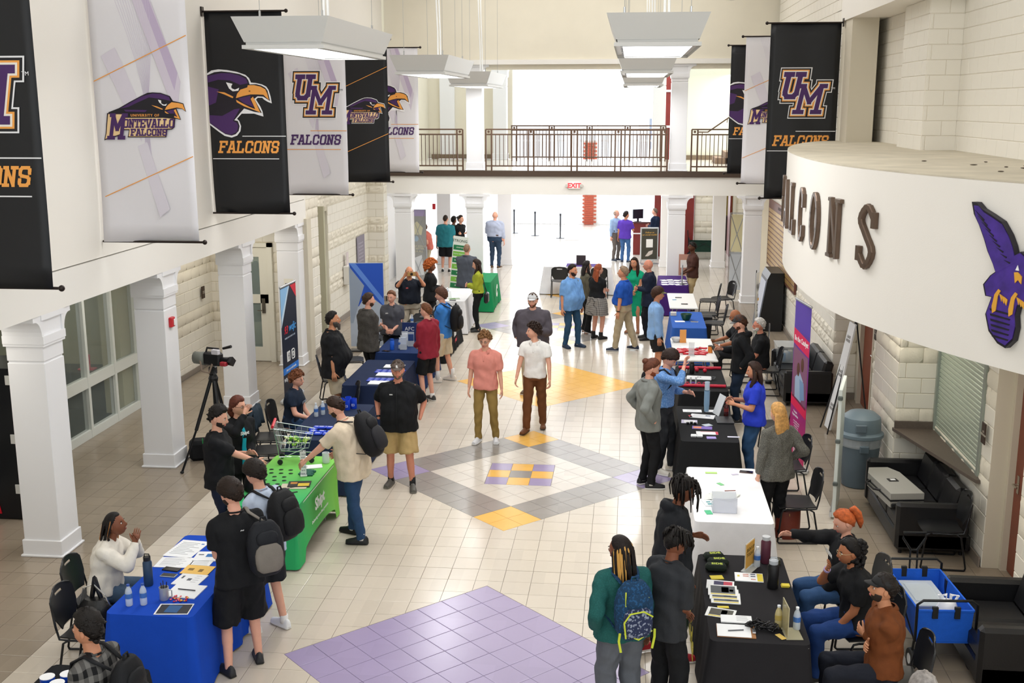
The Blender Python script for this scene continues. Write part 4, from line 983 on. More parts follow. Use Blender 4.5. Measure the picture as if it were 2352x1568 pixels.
    # clothes
    if bottom:
        kind, bm_ = bottom[0], bottom[1]; gg = G(); lw = (.7+.3*w)*(1.05 if fem else 1); opt = bottom[2] if len(bottom) > 2 else {}
        loose = opt.get('loose', .012)
        if kind in ('pants', 'shorts'):
            gg.loft(torso_rings(P, s, .005 if not seat else .014, -.1 if not seat else -.07, opt.get('rise', .1), fem, belly*.7))
            for sd in LJ:
                hp, kn, an, fd = LJ[sd]
                if kind == 'pants':
                    gg.cap(hp, kn, (.088*lw+loose*.6)*s, (.058*lw+loose)*s, 12); hem = opt.get('hem', .052); gg.cap(kn, kn+(an-kn)*.5, (.058*lw+loose)*s, (.05*lw+loose)*s, 12)
                    gg.tube([kn+(an-kn)*.45, kn+(an-kn)*.8, an-Z*.02*s], [(.05*lw+loose)*s, (hem+.4*loose)*s, (hem+.5*loose)*s], 12)
                else:
                    le = opt.get('len', 1.0); e = hp+(kn-hp)*le; rr = .072*lw+loose+.01; gg.tube([hp+nz(hp-kn)*.02, hp+(kn-hp)*.5, e], [(.09*lw+loose)*s, (.084*lw+loose)*s, (rr+.012)*s], 14)
        elif kind == 'skirt':
            l = opt.get('len', .35); rings = []
            for k in range(8):
                t = .1-(l+.1)*k/7; rings += torso_rings(P, s, .014+.02*k/7+opt.get('flare', .0)*k/7, max(-.26, t), max(-.26, t)+.001, True, 0)[:1]
                if t < -.26: rings[-1] = [p+Z*(t+.26)*s for p in rings[-1]]
            gg.loft(rings)
        garment({'pants': 'trousers', 'shorts': 'shorts', 'skirt': 'skirt'}[kind], gg, bm_, .006)
        if opt.get('belt'):
            bg = G(); rr = torso_rings(P, s, .02, .075, .11, fem, belly*.7); bg.loft([rr[0], rr[-1]]); bg.build('belt', mat(opt['belt'], .4), obj, smooth=40)
    if top:
        kind, tm_ = top[0], top[1]; opt = top[2] if len(top) > 2 else {}; gg = G(); hem = opt.get('hem', -.08); off = opt.get('off', .02); sl = opt.get('sleeve', .55 if kind in ('tee', 'polo') else 2)
        if seat: hem = max(hem, -.04)
        if kind == 'dress':
            gg.loft(torso_rings(P, s, .012, -.24, .49, True, 0)); l = opt.get('len', .5); b0 = torso_rings(P, s, .014, -.24, -.2, True, 0)[0]
            gg.loft([b0, [p-Z*.1*s for p in b0], [p-Z*(l-.24)*s*.98+(spine(0)-p)*.06*V(1, 1, 0) for p in b0]])
        else: gg.loft(torso_rings(P, s, off, hem, .5 if kind not in ('hoodie', 'blazer') else .51, fem, belly, flare=opt.get('flare', .012)))
        aw = .75+.25*w
        for sd in J:
            sh, el, wr = J[sd]; ao = opt.get('loose', .013)*s
            gg.ell(tuple(sh), (.052*aw)*s+ao*.9, (.052*aw)*s+ao*.9, (.05*aw)*s+ao*.7, 10); gg.cap(N-U*.034*s+R*sd*.02*s, sh+U*.012*s, .047*s+ao*.8, .044*s+ao*.8, 10)
            if sl < 1: gg.tube([sh, sh+(el-sh)*sl*.5, sh+(el-sh)*sl], [.056*s*aw+ao, .054*s*aw+ao*1.3, .05*s*aw+ao*1.6], 12)
            else:
                f = min(1, sl-1); gg.cap(sh, el, .054*s*aw+ao, .044*s*aw+ao, 12); e = el+(wr-el)*f*.97; gg.tube([el, el+(e-el)*.5, e], [.044*s*aw+ao, .038*s*aw+ao, .03*s+ao*.6], 12)
        if kind == 'hoodie':
            hd = N-F*.05*s; gg.tube([hd+R*.085*s+F*.05*s, hd+R*.09*s-F*.03*s, hd-F*.075*s-U*.02*s, hd-R*.09*s-F*.03*s, hd-R*.085*s+F*.05*s], [.02*s, .036*s, .05*s, .036*s, .02*s], 10)
        garment({'tee': 'shirt', 'polo': 'shirt', 'dress': 'dress', 'hoodie': 'hoodie', 'blazer': 'jacket'}.get(kind, 'top'), gg, tm_, opt.get('wr', .006))
        cg = G(); cm = opt.get('collar_col', tm_)
        def ring_at(t, off_, arc_): return arc_
        if kind in ('polo', 'blazer', 'shirt'):                       # folded collar round the neck
            rr, r2 = [], []; c0 = N+U*.018*s-F*.002*s; c1 = N-U*.012*s
            for j in range(17):
                a = radians(-150+300*j/16); dv = -F*cos(a)+R*sin(a); k = (1-cos(a))/2; rr.append(c0+dv*.068*s-U*.02*s*k+F*.012*s*k); r2.append(c1+dv*.1*s-U*.05*s*k*k+F*.022*s*k)
            cg.sheet([rr, [(p+q_)/2+U*.012*s for p, q_ in zip(rr, r2)], r2], .006*s); cg.build('collar', cm, obj, smooth=True)
        elif kind in ('tee', 'long', 'dress'):
            cg.tube([N+U*.0*s-F*.0+(R*cos(2*pi*j/18)*.072+F*sin(2*pi*j/18)*.07)*s-U*(.02*max(0, sin(2*pi*j/18)))*s for j in range(18)], .008*s, 6, closed=True)
            cg.build('neckband', cm, obj, smooth=True)
        def front(t0, t1, xa, xb, m, nm, lift=.004):                  # panel that lies on the chest
            cols = []
            for k in range(7):
                t = t0+(t1-t0)*k/6; rg = torso_rings(P, s, off+lift, t, t+.001, fem, belly, flare=opt.get('flare', .012))[0]; rg = [np.array(p) for p in rg]
                row = []
                for f in np.linspace((xa[0]*(1-k/6)+xa[1]*k/6), (xb[0]*(1-k/6)+xb[1]*k/6), 5): a_ = (90-f)/18; i0 = int(a_); fr = a_-i0; row.append(rg[i0 % 20]*(1-fr)+rg[(i0+1) % 20]*fr)
                cols.append(row)
            q_ = G(); q_.sheet(cols, .003*s); q_.build(nm, m, obj, smooth=True)
        P['front'] = front
        if opt.get('open'): front(hem+.02, .485, (-14, -5), (14, 5), opt['open'], 'undershirt', .007)
        if opt.get('placket'): front(.36 if opt['placket'] == 1 else hem+.02, .47, (-3, -3), (3, 3), cm, 'placket', .008)
        if opt.get('print'):
            pr = opt['print']; pc = mat(pr[1], .7); bk = pr[3] if len(pr) > 3 else 1; t = pr[4] if len(pr) > 4 else .33; rg = torso_rings(P, s, off+.018, t, t+.001, fem, belly)[0]; j = 5 if bk > 0 else 15
            c = rg[j]+R*s*(pr[5] if len(pr) > 5 else 0); text(pr[0], pr[2]*s, pc, obj, frame(c, R*(-1 if bk > 0 else 1), U, F*bk), 'shirt_print', bold=.002)
        if opt.get('lapel'):
            for sd in (-1, 1):
                q_ = G(); b_ = [N+R*sd*.07*s+F*.02*s+U*.0, N+R*sd*.075*s+F*.1*s-U*.1*s, spine(.18)+R*sd*.012*s+F*(.14+belly*.9)*s, spine(.34)+R*sd*.02*s+F*.135*s]
                q_.loft([b_, [p+F*.012*s for p in b_]]); q_.build('lapel', opt['lapel'], obj)
    if shoes:
        sc_, kind = shoes[0], shoes[1]; sole = shoes[2] if len(shoes) > 2 else '#e8e6e2'
        for sd in LJ:
            hp, kn, an, fd = LJ[sd]; gg = G(); rt = nz(np.cross(fd, Z)); base = an-Z*.083*s; k_ = s*(.93 if fem else 1)
            lift = .05 if kind == 'heel' else 0; rings = []; rs = []
            for t, w_, h_ in ((-.075, .026, .05), (-.06, .035, .075), (-.01, .038, .085), (.05, .041, .07), (.1, .046, .05), (.15, .044, .038), (.185, .03, .028)):
                b0 = base+fd*t*k_+Z*(.02+lift*max(0, (.1-t)/.17))*k_; rings.append([b0+(rt*w_*cos(2*pi*j/12)+Z*(h_*max(0, sin(2*pi*j/12))+.004*sin(2*pi*j/12)))*k_ for j in range(12)])
                rs.append([b0+(rt*(w_+.004)*cos(2*pi*j/12)+Z*(-.016+.016*(sin(2*pi*j/12) > 0)))*k_ for j in range(12)])
            gg.loft(rings, 0)
            if kind == 'boot': gg.tube([an-Z*.05*s, an+Z*.09*s], [.05*s, .048*s], 12)
            if kind == 'heel': gg.tube([base-fd*.06*k_+Z*.07*k_, base-fd*.065*k_], [.018*k_, .008*k_], 8)
            o = gg.build('shoe', mat(sc_, .5), obj, smooth=50); g2 = G(); g2.loft(rs); g2.build('sole', mat(sole, .6), o)
            if kind in ('sneaker',):
                g3 = G()
                for q_ in range(4): b0 = base+fd*(.03+.02*q_)*k_+Z*(.1-.012*q_)*k_; g3.tube([b0-rt*.02*k_-Z*.006, b0+Z*.002, b0+rt*.02*k_-Z*.006], .0035*k_, 5)
                g3.build('laces', mat('#dedede', .7), o)
            if sock or kind == 'sneaker':
                g4 = G(); g4.tube([an-Z*.03*s, an+Z*(.05 if not sock else sock[1])*s], [.042*s, .041*s], 12); g4.build('sock', mat(sock[0] if sock else '#e5e3e0', .8), obj, smooth=True)
    hair(P, hair_s, hc)
    def beardf(lo, th_):
        q_ = G(); shell(q_, M, lambda a, e: min((-20-e+ (12 if abs(a) > 40 else 0))/9, (96-abs(a))/14, (e+80)/12)*(0 if (abs(a) < 13 and -43 < e < -31) else 1), lambda a, e: th_)
        if lo: 
            g_ = []; K = 5
            for k in range(K): t = k/(K-1); g_.append([M[:3, :3] @ V(.055*(1-.6*t)*cos(2*pi*j/10), .075+.035*sin(2*pi*j/10)*(1-.5*t), -.075-lo*t)+M[:3, 3] for j in range(10)])
            q_.loft(g_)
        return q_
    if beard: beardf(beard[1] if len(beard) > 1 else 0, beard[2] if len(beard) > 2 else .006).build('beard', mat(beard[0], .8, var=.25, vs=40), obj, smooth=True)
    if cap:
        q_ = G(); shell(q_, M, lambda a, e: (e-16)/5, lambda a, e: .016+.008*sin(radians(max(0, e)))); cp = q_.build('cap', mat(cap[0], .7, var=.06, vs=30), obj, smooth=True)
        q_ = G(); q_.xf = M; st = cap[2] if len(cap) > 2 else 1; rows = []
        for k in range(6): t = k/5; rows.append([(.074*sin(radians(a))*(1-.1*t), st*(.078*cos(radians(a))+.085*t*(.35+.65*cos(radians(a)))), .047-.022*t+.012*cos(radians(a))) for a in np.linspace(-75, 75, 11)])
        q_.sheet(rows, .004); q_.build('brim', mat(cap[1], .7), cp, smooth=True)
        if len(cap) > 3: text(cap[3], .045*s, mat('#e9e9e9', .6), obj, frame(head+HFp*.114*s+HU*.075*s, -HR, nz(HU-HFp*.35), HFp), 'cap_print', bold=.003)
    if glasses:
        q_ = G(); q_.xf = M
        for sd in (-1, 1):
            q_.tube([(sd*.031+.021*cos(2*pi*j/12), .097, .003+.016*sin(2*pi*j/12)) for j in range(12)], .0022, 5, closed=True); q_.tube([(sd*.052, .096, .008), (sd*.078, .06, .01), (sd*.084, -.005, .008)], .002, 5)
        q_.tube([(-.011, .098, .005), (.011, .098, .005)], .002, 5); q_.build('glasses', mat(glasses, .3, .3), obj)
    if watch:
        sd, wc = watch; sh, el, wr = J[sd]; d = nz(wr-el); q_ = G(); q_.tube([wr-d*.035*s, wr-d*.012*s], .033*s, 12); q_.build('watch', mat(wc, .3), obj)
    return P
def bake_people():
    """one pass: voxel-merge each body and garment, relax it, add cloth folds, join the head and hands"""
    for o, v, sm_, amp, ex in REM:
        md = o.modifiers.new('r', 'REMESH'); md.mode = 'VOXEL'; md.voxel_size = v; md.use_smooth_shade = True
    bpy.context.view_layer.update(); dg = bpy.context.evaluated_depsgraph_get()
    for o, v, sm_, amp, ex in REM:
        me = bpy.data.meshes.new_from_object(o.evaluated_get(dg)); mats = [m for m in o.data.materials]
        n = len(me.vertices); co = np.empty(n*3); me.vertices.foreach_get('co', co); co = co.reshape(-1, 3)
        ed = np.empty(len(me.edges)*2, int); me.edges.foreach_get('vertices', ed); ed = ed.reshape(-1, 2)
        cnt = np.bincount(ed.ravel(), minlength=n).astype(float)[:, None]
        for it in range(sm_*2):
            acc = np.zeros_like(co)
            for k in range(3): acc[:, k] = np.bincount(ed[:, 0], co[ed[:, 1], k], n)+np.bincount(ed[:, 1], co[ed[:, 0], k], n)
            co += (acc/np.maximum(cnt, 1)-co)*(.55 if it % 2 == 0 else -.38)
        if amp:
            me.vertices.foreach_set('co', co.ravel()); me.update(); nn = np.empty(n*3); me.vertices.foreach_get('normal', nn); nn = nn.reshape(-1, 3)
            ph = RNG.random(9)*6.28; q_ = co @ np.array([[1, .3, -.2], [-.3, 1, .2], [.1, -.2, 1]]).T
            wv = 1.3*np.sin(q_[:, 2]*17+ph[2]+1.7*np.sin(q_[:, 0]*13+ph[0])+1.4*np.sin(q_[:, 1]*11+ph[1]))
            d = .8*np.sin(q_[:, 0]*31+wv+ph[3])*np.sin(q_[:, 1]*23+wv*.8+ph[4])+.5*np.sin(q_[:, 2]*38+2.2*np.sin(q_[:, 0]*17+q_[:, 1]*15+ph[5]))+.35*np.sin((q_[:, 0]+q_[:, 1])*47+wv+ph[6])
            co += nn*(d*amp*1.15)[:, None]
        me.vertices.foreach_set('co', co.ravel()); me.update()
        if ex:
            g, ms = ex; base = G(); base.v = [tuple(c) for c in co.tolist()]; base.f = [tuple(p.vertices) for p in me.polygons]; base.m = [0]*len(base.f)
            base.add(g.v, g.f, g.m); me2 = base.mesh(ms, True, 'body'); o.data = me2
        else: o.data = me
        o.modifiers.clear()
        if amp == 0 and not ex: pass
def cloth(c, **k): return mat(c, k.pop('rough', .8), var=k.pop('var', .06), vs=14, bump=.2, bs=110, spec=.25, **k)
BLK = cloth('#17181b'); BLK2 = cloth('#202226'); JEAN = cloth('#2c4668', var=.12); DJEAN = cloth('#1d2a3d', var=.1); KHAKI = cloth('#b39a6c'); LKH = cloth('#b8ab94'); NAVY = cloth('#1b2338')
def backpack(P, label, col, col2=None, w=.155, h=.235, d=.085, side=0, trim=None, drop=0., straps=(-1, 1), emblem=None, group=None):
    o = P['obj']; s = P['s']; R, F, U = P['R'], P['F'], P['U']; c = P['spine'](.26-drop)-F*(.215+.03*P['w'])*s+R*side*s
    e = thing('backpack', label, 'backpack', (P['x'], o.location[1], 0)); m1 = cloth(col, rough=.65) if isinstance(col, str) else col; m2 = cloth(col2 or col, rough=.65) if isinstance(col2 or col, str) else col2
    def box(gg, cc, ww, hh, dd, taper=.8):
        rings = []
        for t in (-1, -.93, -.7, -.2, .3, .7, .93, 1):
            k = (1-abs(t)**5*.45)*(1 if t < .3 else 1-(t-.3)*(1-taper)); kd = (1-abs(t)**4*.55)*(1 if t < 0 else 1-.25*t); ring = []
            for j in range(16):
                a = 2*pi*j/16; q_ = (abs(cos(a))**3.5+abs(sin(a))**3.5)**(-1/3.5); ring.append(cc+(R*ww*k*cos(a)*q_+U*hh*t-F*dd*kd*sin(a)*q_)*s)
            rings.append(ring)
        gg.loft(rings)
    g = G(); box(g, c, w, h, d); g.build('pack_body', m1, e, smooth=True)
    g = G(); box(g, c-F*(d*.95)*s-U*h*.3*s, w*.78, h*.52, d*.42, .9); g.build('front_pocket', m2, e, smooth=True)
    g = G(); box(g, c-F*(d*.8)*s+U*h*.42*s, w*.62, h*.26, d*.36, .8); g.build('top_pocket', m1, e, smooth=True)
    g = G(); g.tube([c+U*h*.97*s+R*.03*s, c+U*(h+.035)*s+R*.02*s, c+U*(h+.035)*s-R*.02*s, c+U*h*.97*s-R*.03*s], .009*s, 6); g.build('handle', m1, e)
    for sd in straps:
        sh = P['spine'](.47)+R*sd*.1*s; g = G(); rr = .018*s
        g.tube([c+F*d*.8*s+U*h*.75*s+R*sd*.07*s, sh-F*.06*s+U*.03*s, sh+U*.058*s, sh+F*.1*s+U*.0*s, sh+F*.13*s-U*.14*s+R*sd*.01*s, P['spine'](.2)+R*sd*.165*P['w']*s+F*.05*s, c+F*d*.6*s-U*h*.75*s+R*sd*w*.8*s], [rr*.8, rr*1.2, rr*1.3, rr*1.3, rr, rr*.6, rr*.6], 8, flat=.45); g.build('strap', m2 if trim is None else m1, e, smooth=True)
    if trim:
        tm = mat(trim, .5); g = G(); bk = c-F*(d*1.38)*s
        def P_(a, b, q_=0): return bk+R*w*a*s+U*h*b*s+F*q_*s
        g.tube([P_(-.7, -.75, .02), P_(-.8, -.2, .02), P_(-.5, .1, .01), P_(.2, .15, 0), P_(.75, -.1, .02)], .007*s, 6); g.tube([P_(-.6, .75, .075), P_(-.65, .3, .06), P_(.1, .28, .05), P_(.65, .5, .07)], .006*s, 6); g.tube([P_(-.75, -.6, .03), P_(0, -.85, .02), P_(.75, -.6, .03)], .007*s, 6)
        g.build('trim', tm, e); g = G()
        for a in (-.95, .95): g.tube([P_(a, -.6, .05), P_(a*1.03, -.9, .06), P_(a*.9, -1.3, .06)], .01*s, 6, flat=.4)
        g.build('side_straps', tm, e)['kind'] = 'stuff'
    if emblem:
        text(emblem, .09*s, mat('#e2e2e4', .5), e, frame(c-F*(d*1.42)*s-U*h*.25*s, R, U, -F), 'emblem', bold=.004)
    return e
# --- left side, front to back
p = person('person in a grey and black plaid shirt at the bottom left corner, beside the cups', -2.12, -8.28, 172, 1.75, 'tan', 'quiff', '#16110e', arms=('down', 'down'), top=('long', cloth('#6d6b68', pat='check', c2='#151517', ps=11), {'hem': -.14}), bottom=('pants', BLK), shoes=('#222222', 'sneaker'))
backpack(p, 'black backpack with a white emblem on the plaid-shirted person', '#17181b', emblem='H')
person('seated woman with dark braids in a white cardigan, hands together over the royal blue table', -3.52, -5.35, 12, 1.66, 'brown', 'braids', '#17110f', fem=True, w=1.25, belly=.03, lean=16, turn=(-8, -14), seat=.46, arms=((.34, .02, 1.02), (.36, -.05, 1.04)), elbow=((.4, .25, -.6), (.4, -.35, -.6)), curl=(8, 8), feet=[(-.12, .36), (.12, .36)],
       top=('long', cloth('#e6e0d5'), {'open': None, 'hem': -.03, 'loose': .022}), bottom=('pants', cloth('#465b73')), shoes=('#333333', 'flat'), hair2='#a8703c')
p = person('tall bearded man in black t-shirt, black shorts and patterned slides, back to the viewer', -2.0, -5.78, 128, 1.83, 'pink', 'mop', '#241811', w=1.12, lean=7, turn=(28, 22), arms=('clasp', 'clasp'), top=('tee', BLK, {'sleeve': .75, 'hem': -.12, 'print': ('~', '#c8c8c8', .05, -1, .38)}), bottom=('shorts', BLK, {'len': 1.08, 'loose': .03}),
       shoes=('#2b2b2e', 'slide', '#1a1a1a'), beard=('#2c1d14',), feet=[(-.16, -.05), (.15, .06)])
backpack(p, 'grey and black backpack slung on one shoulder of the man in patterned slides', '#1d1f24', '#77716a', side=.16, straps=(1,), drop=.05)
p = person('young man in pale blue shirt and white sneakers bending over the blue table', -2.0, -5.0, 158, 1.76, 'fair', 'mop', '#1f1712', lean=10, turn=(0, 26), arms=('clasp', 'clasp'), top=('long', cloth('#b9c6da'), {'sleeve': 1.6, 'hem': -.12}), bottom=('shorts', BLK2, {'len': .95, 'loose': .028}), shoes=('#e8e8e8', 'sneaker'), feet=[(-.14, .1), (.1, -.08)])
backpack(p, 'round black backpack worn by the young man in the pale blue shirt', '#1b1c1e', w=.17, h=.24, d=.11)
person('man in black t-shirt with a small green mark on the back, holding out his hand', -3.14, -3.24, 8, 1.8, 'fair', 'quiff', '#17120f', w=1.1, belly=.03, turn=(-6, 14), arms=('bent', (.5, .12, 1.08)), beard=('#241b16', 0, .004), top=('tee', BLK, {'sleeve': .85, 'hem': -.1, 'print': ('0', '#2fbf62', .09, -1, .4)}), bottom=('pants', NAVY), shoes=('#222222', 'sneaker'))
person('woman in black cardigan over a teal t-shirt, one hand raised to her forehead', -3.2, -2.42, 322, 1.7, 'fair', 'bob', '#5c2f22', fem=True, w=1.1, turn=(22, 2), arms=('front', 'high'), glasses='#554433', top=('long', BLK, {'open': cloth('#1aa0b4'), 'hem': -.16, 'loose': .02, 'print': ('Shipt', '#f2f2f2', .06, 1, .36)}), bottom=('pants', BLK2), shoes=('#222222', 'flat'))
person('seated woman with short curly brown hair and glasses in a navy t-shirt', -3.42, .5, -4, 1.64, 'pink', 'curly', '#6b3f26', fem=True, w=1.15, seat=.46, lean=8, turn=(-8, 6), arms=('lap', 'table'), glasses='#4a2f22', top=('tee', cloth('#1d2738'), {'sleeve': .6, 'print': ('MTVO', '#8e99aa', .06)}), bottom=('pants', JEAN), shoes=('#333333', 'flat'))
p = person('man in cream t-shirt and jeans reaching down over the green table', -1.72, -2.6, 168, 1.8, 'pink', 'short', '#2d1c13', w=1.3, belly=.06, lean=24, turn=(0, 30), arms=((-.62, -.15, .95), 'clasp'), beard=('#3a251a',), top=('tee', cloth('#d8c8b0'), {'sleeve': .8, 'hem': -.16}), bottom=('pants', JEAN), shoes=('#17171a', 'sneaker', '#17171a'), feet=[(-.12, -.12), (.14, .12)])
backpack(p, 'large black backpack on the man in the cream t-shirt', '#1a1a1d', '#26262a', w=.16, h=.26, d=.11)
person('man in black fishing shirt, khaki shorts and brown cap facing the viewer', -1.57, -.72, 272, 1.79, 'red', 'short', '#3a2b20', w=1.28, belly=.07, turn=(4, 2), arms=('pocket', 'pocket'), beard=('#6b5a4c',), cap=('#5a4d46', '#5a4d46', 1, 'R'), top=('polo', BLK, {'sleeve': .85, 'hem': -.14, 'placket': 2, 'print': ('==', '#d0d0d0', .035, 1, .38, .07)}), bottom=('shorts', cloth('#b59a6a'), {'len': .98, 'loose': .03}), shoes=('#5b5954', 'sneaker', '#77736c'), sock=('#1c1c20', .09), watch=(1, '#16161a'), feet=[(-.17, .06), (.15, -.1)])
person('heavy man with long grey beard and black shirt standing by the folding chair', -3.32, 2.4, 12, 1.84, 'olive', 'short', '#1a1513', w=1.5, belly=.16, turn=(-4, -6), arms=('down', 'down'), beard=('#4a4540', .09, .014), top=('polo', BLK, {'sleeve': .9, 'hem': -.2, 'placket': 2}), bottom=('shorts', LKH, {'len': 1.02, 'loose': .02}), shoes=('#333333', 'sneaker'))
person('bearded man in grey tweed blazer seen from behind, talking to a woman', -3.2, 4.42, 44, 1.81, 'pink', 'short', '#3b2a1f', w=1.15, turn=(-18, 4), arms=('clasp', 'clasp'), beard=('#4a3325',), top=('blazer', cloth('#4d4a46', pat='speck', c2='#3c3a37', ps=90), {'sleeve': 2, 'hem': -.2, 'off': .026, 'lapel': cloth('#45423e')}), bottom=('pants', BLK), shoes=('#1a1614', 'flat'))
person('woman in dark grey polo with clasped hands behind the navy table', -3.0, 5.62, 268, 1.67, 'pink', 'bun', '#6b4630', fem=True, w=1.3, belly=.03, turn=(-10, 8), arms=('front', 'front'), top=('polo', cloth('#4a4b52'), {'sleeve': .7, 'print': ('gain', '#e0e0e0', .035, 1, .37, .07)}), bottom=('pants', BLK), shoes=('#222222', 'flat'))
person('young man in maroon sweater and black shorts facing the navy table', -1.98, 3.75, 148, 1.76, 'pink', 'short', '#6b432a', turn=(12, 8), arms=('front', 'down'), top=('long', cloth('#8c2636'), {'loose': .022, 'hem': -.14}), bottom=('shorts', BLK, {'len': .95}), shoes=('#3a3a3a', 'sneaker'))
p = person('young man in bright blue pullover, khaki shorts and white sneakers', -1.96, 5.25, 170, 1.79, 'pink', 'mop', '#55372a', turn=(6, 6), arms=('cross', 'cross'), top=('long', cloth('#3c7ecb'), {'loose': .022, 'hem': -.1, 'collar_col': cloth('#3470b8')}), bottom=('shorts', cloth('#c9bda6'), {'len': .95, 'loose': .026}), shoes=('#e6ddd2', 'sneaker'), sock=('#e8e8e8', .14), feet=[(-.12, .08), (.12, -.12)])
backpack(p, 'slim black backpack worn by the young man in the blue pullover', '#17171a', w=.15, h=.24, d=.09)
PH = person('balding man in black polo holding up a phone to take a picture', -3.18, 8.2, 288, 1.77, 'tan', 'fringe', '#2a221e', w=1.25, belly=.07, turn=(0, 0), arms=('photo', 'photo'), glasses='#333333', top=('polo', cloth('#161b26'), {'sleeve': .8, 'hem': .02, 'placket': 1, 'print': ('SFI', '#d05a5a', .04, 1, .36, .07)}), bottom=('pants', cloth('#b5aa98'), {'belt': '#7a4524'}), shoes=('#5a3a22', 'flat'))
person('woman with orange curly afro hair in a black top beside the white table', -2.98, 9.55, 4, 1.7, 'brown', 'afro', '#b5602c', fem=True, w=1.2, turn=(-8, 8), arms=('clasp', 'clasp'), top=('long', BLK, {'hem': -.12}), bottom=('pants', BLK), shoes=('#222222', 'flat'))
person('bald man in grey suit jacket with his back to the viewer', -2.48, 11.9, 84, 1.8, 'pink', 'buzz', '#8a6d58', w=1.25, arms=('clasp', 'clasp'), top=('blazer', cloth('#4d525c'), {'sleeve': 2, 'hem': -.22, 'off': .028, 'flare': .02}), bottom=('pants', cloth('#3d424c')), shoes=('#1a1614', 'flat'))
LM = person('woman in lime green sweater and black jeans with very long dark hair', -1.95, 10.05, 186, 1.68, 'fair', 'long', '#2b1c16', fem=True, w=.95, turn=(0, 16), hl=.42, arms=('clasp', 'clasp'), top=('long', cloth('#a3ac36'), {'loose': .026, 'hem': .0}), bottom=('pants', BLK, {'loose': .012, 'hem': .04}), shoes=('#1a1a1a', 'flat', '#1a1a1a'))
person('person in salmon shirt leaning over a counter at the back left', -4.62, 18.6, 185, 1.6, 'pink', 'mop', '#5c4434', lean=18, turn=(0, 22), far=True, arms=('clasp', 'clasp'), top=('tee', cloth('#d07468')), bottom=('pants', LKH), shoes=('#333333', 'flat'))
person('broad man in teal t-shirt and black shorts, back turned, at the back left', -4.2, 19.15, 84, 1.8, 'pink', 'buzz', '#2e231c', w=1.4, belly=.05, far=True, arms=('down', 'down'), top=('tee', cloth('#2b7c89'), {'sleeve': .85, 'hem': -.16}), bottom=('shorts', BLK, {'len': 1.0, 'loose': .03}), shoes=('#222222', 'sneaker'))
person('woman in black shirt and jeans with folded arms at the back left', -3.85, 19.85, 322, 1.72, 'fair', 'bun', '#2d201b', fem=True, turn=(14, 0), far=True, arms=('cross', 'cross'), top=('polo', BLK, {'hem': -.12}), bottom=('pants', JEAN), shoes=('#333333', 'flat'))
person('person in grey-green jacket with dark hair, half hidden behind the teal shirt', -4.1, 20.1, 60, 1.66, 'brown', 'short', '#15110f', far=True, arms=('bent', 'bent'), top=('long', cloth('#4f5850')), bottom=('pants', BLK), shoes=('#222222', 'flat'))
person('bald man in pale blue dress shirt and dark jeans, back to the viewer', -2.78, 20.15, 78, 1.82, 'pink', 'bald', '#c09a80', w=1.35, belly=.07, far=True, arms=('bent', 'down'), top=('long', cloth('#b3bdd6'), {'sleeve': 1.75, 'hem': .04, 'loose': .026}), bottom=('pants', cloth('#33465f'), {'belt': '#4a2f22'}), shoes=('#5a4028', 'flat'))
# --- walking in the middle
person('young man with curly brown hair in a salmon polo and olive trousers walking', -.69, 1.55, 266, 1.74, 'fair', 'curly', '#7a5634', turn=(-4, 14), arms=('down', 'down'), glasses='#3a3a3a', top=('polo', cloth('#d68a7d'), {'sleeve': .8, 'placket': 1, 'hem': -.1}), bottom=('pants', cloth('#8d7440')), shoes=('#dfdfe2', 'sneaker'), feet=[(-.16, .02), (.1, .1)])
person('young man in white polo and brown work trousers walking, looking aside', .02, 2.2, 262, 1.75, 'fair', 'curly', '#2b1d17', w=.95, turn=(-62, 0), arms=('swing', 'swing'), curl=(40, 40), top=('polo', cloth('#e9e8e4'), {'sleeve': .6, 'placket': 1, 'hem': -.06}), bottom=('pants', cloth('#6b4226'), {'loose': .02}), shoes=('#6d4428', 'sneaker', '#3a2a20'), feet=[(-.09, -.18), (.1, .2)])
person('heavy man in charcoal hoodie and white cap walking behind the two young men', -.22, 4.55, 262, 1.84, 'pink', 'short', '#4a3426', w=1.45, belly=.08, turn=(2, 2), arms=('bent', 'pocket'), beard=('#6b4a35',), cap=('#d8dadd', '#d8dadd', 1, '----'), top=('hoodie', cloth('#57525a'), {'sleeve': 2, 'hem': -.12, 'loose': .03}), bottom=('pants', LKH), shoes=('#6a5a48', 'sneaker'))
# --- group right of centre
p = person('bearded man in light blue short-sleeve shirt and jeans with one hand down', .25, 8.55, 318, 1.8, 'tan', 'short', '#1f1612', w=1.35, belly=.12, turn=(14, 2), arms=('down', 'down'), beard=('#2a1d16', 0, .01), top=('polo', cloth('#6d9bd2', var=.09), {'sleeve': .9, 'hem': -.14, 'placket': 2}), bottom=('pants', cloth('#2a4a66')), shoes=('#1c3048', 'sneaker', '#1c2c40'), feet=[(-.12, .1), (.14, -.02)])
backpack(p, 'olive grey backpack hanging behind the man in the light blue shirt', '#6f7367', side=-.12, w=.14, h=.23, straps=(-1,), drop=.08)
person('woman with straight dark hair in black flared trousers, half hidden', .5, 10.05, 20, 1.67, 'fair', 'long', '#1d1517', fem=True, arms=('down', 'down'), top=('long', cloth('#5a5648')), bottom=('pants', BLK, {'hem': .075}), shoes=('#111111', 'heel'))
person('woman with long wavy red hair, black top and grey plaid skirt', .78, 9.45, 48, 1.68, 'pink', 'longwavy', '#8e4526', fem=True, w=1.25, turn=(-20, 0), arms=('clasp', 'front'), glasses='#222222', front_locks=(), top=('tee', BLK, {'sleeve': .5, 'hem': .04}), bottom=('skirt', cloth('#8d8984', pat='plaid', c2='#2a2a2c', ps=22), {'len': .36, 'flare': .03}), shoes=('#141414', 'boot', '#141414'), feet=[(-.1, 0), (.12, .02)])
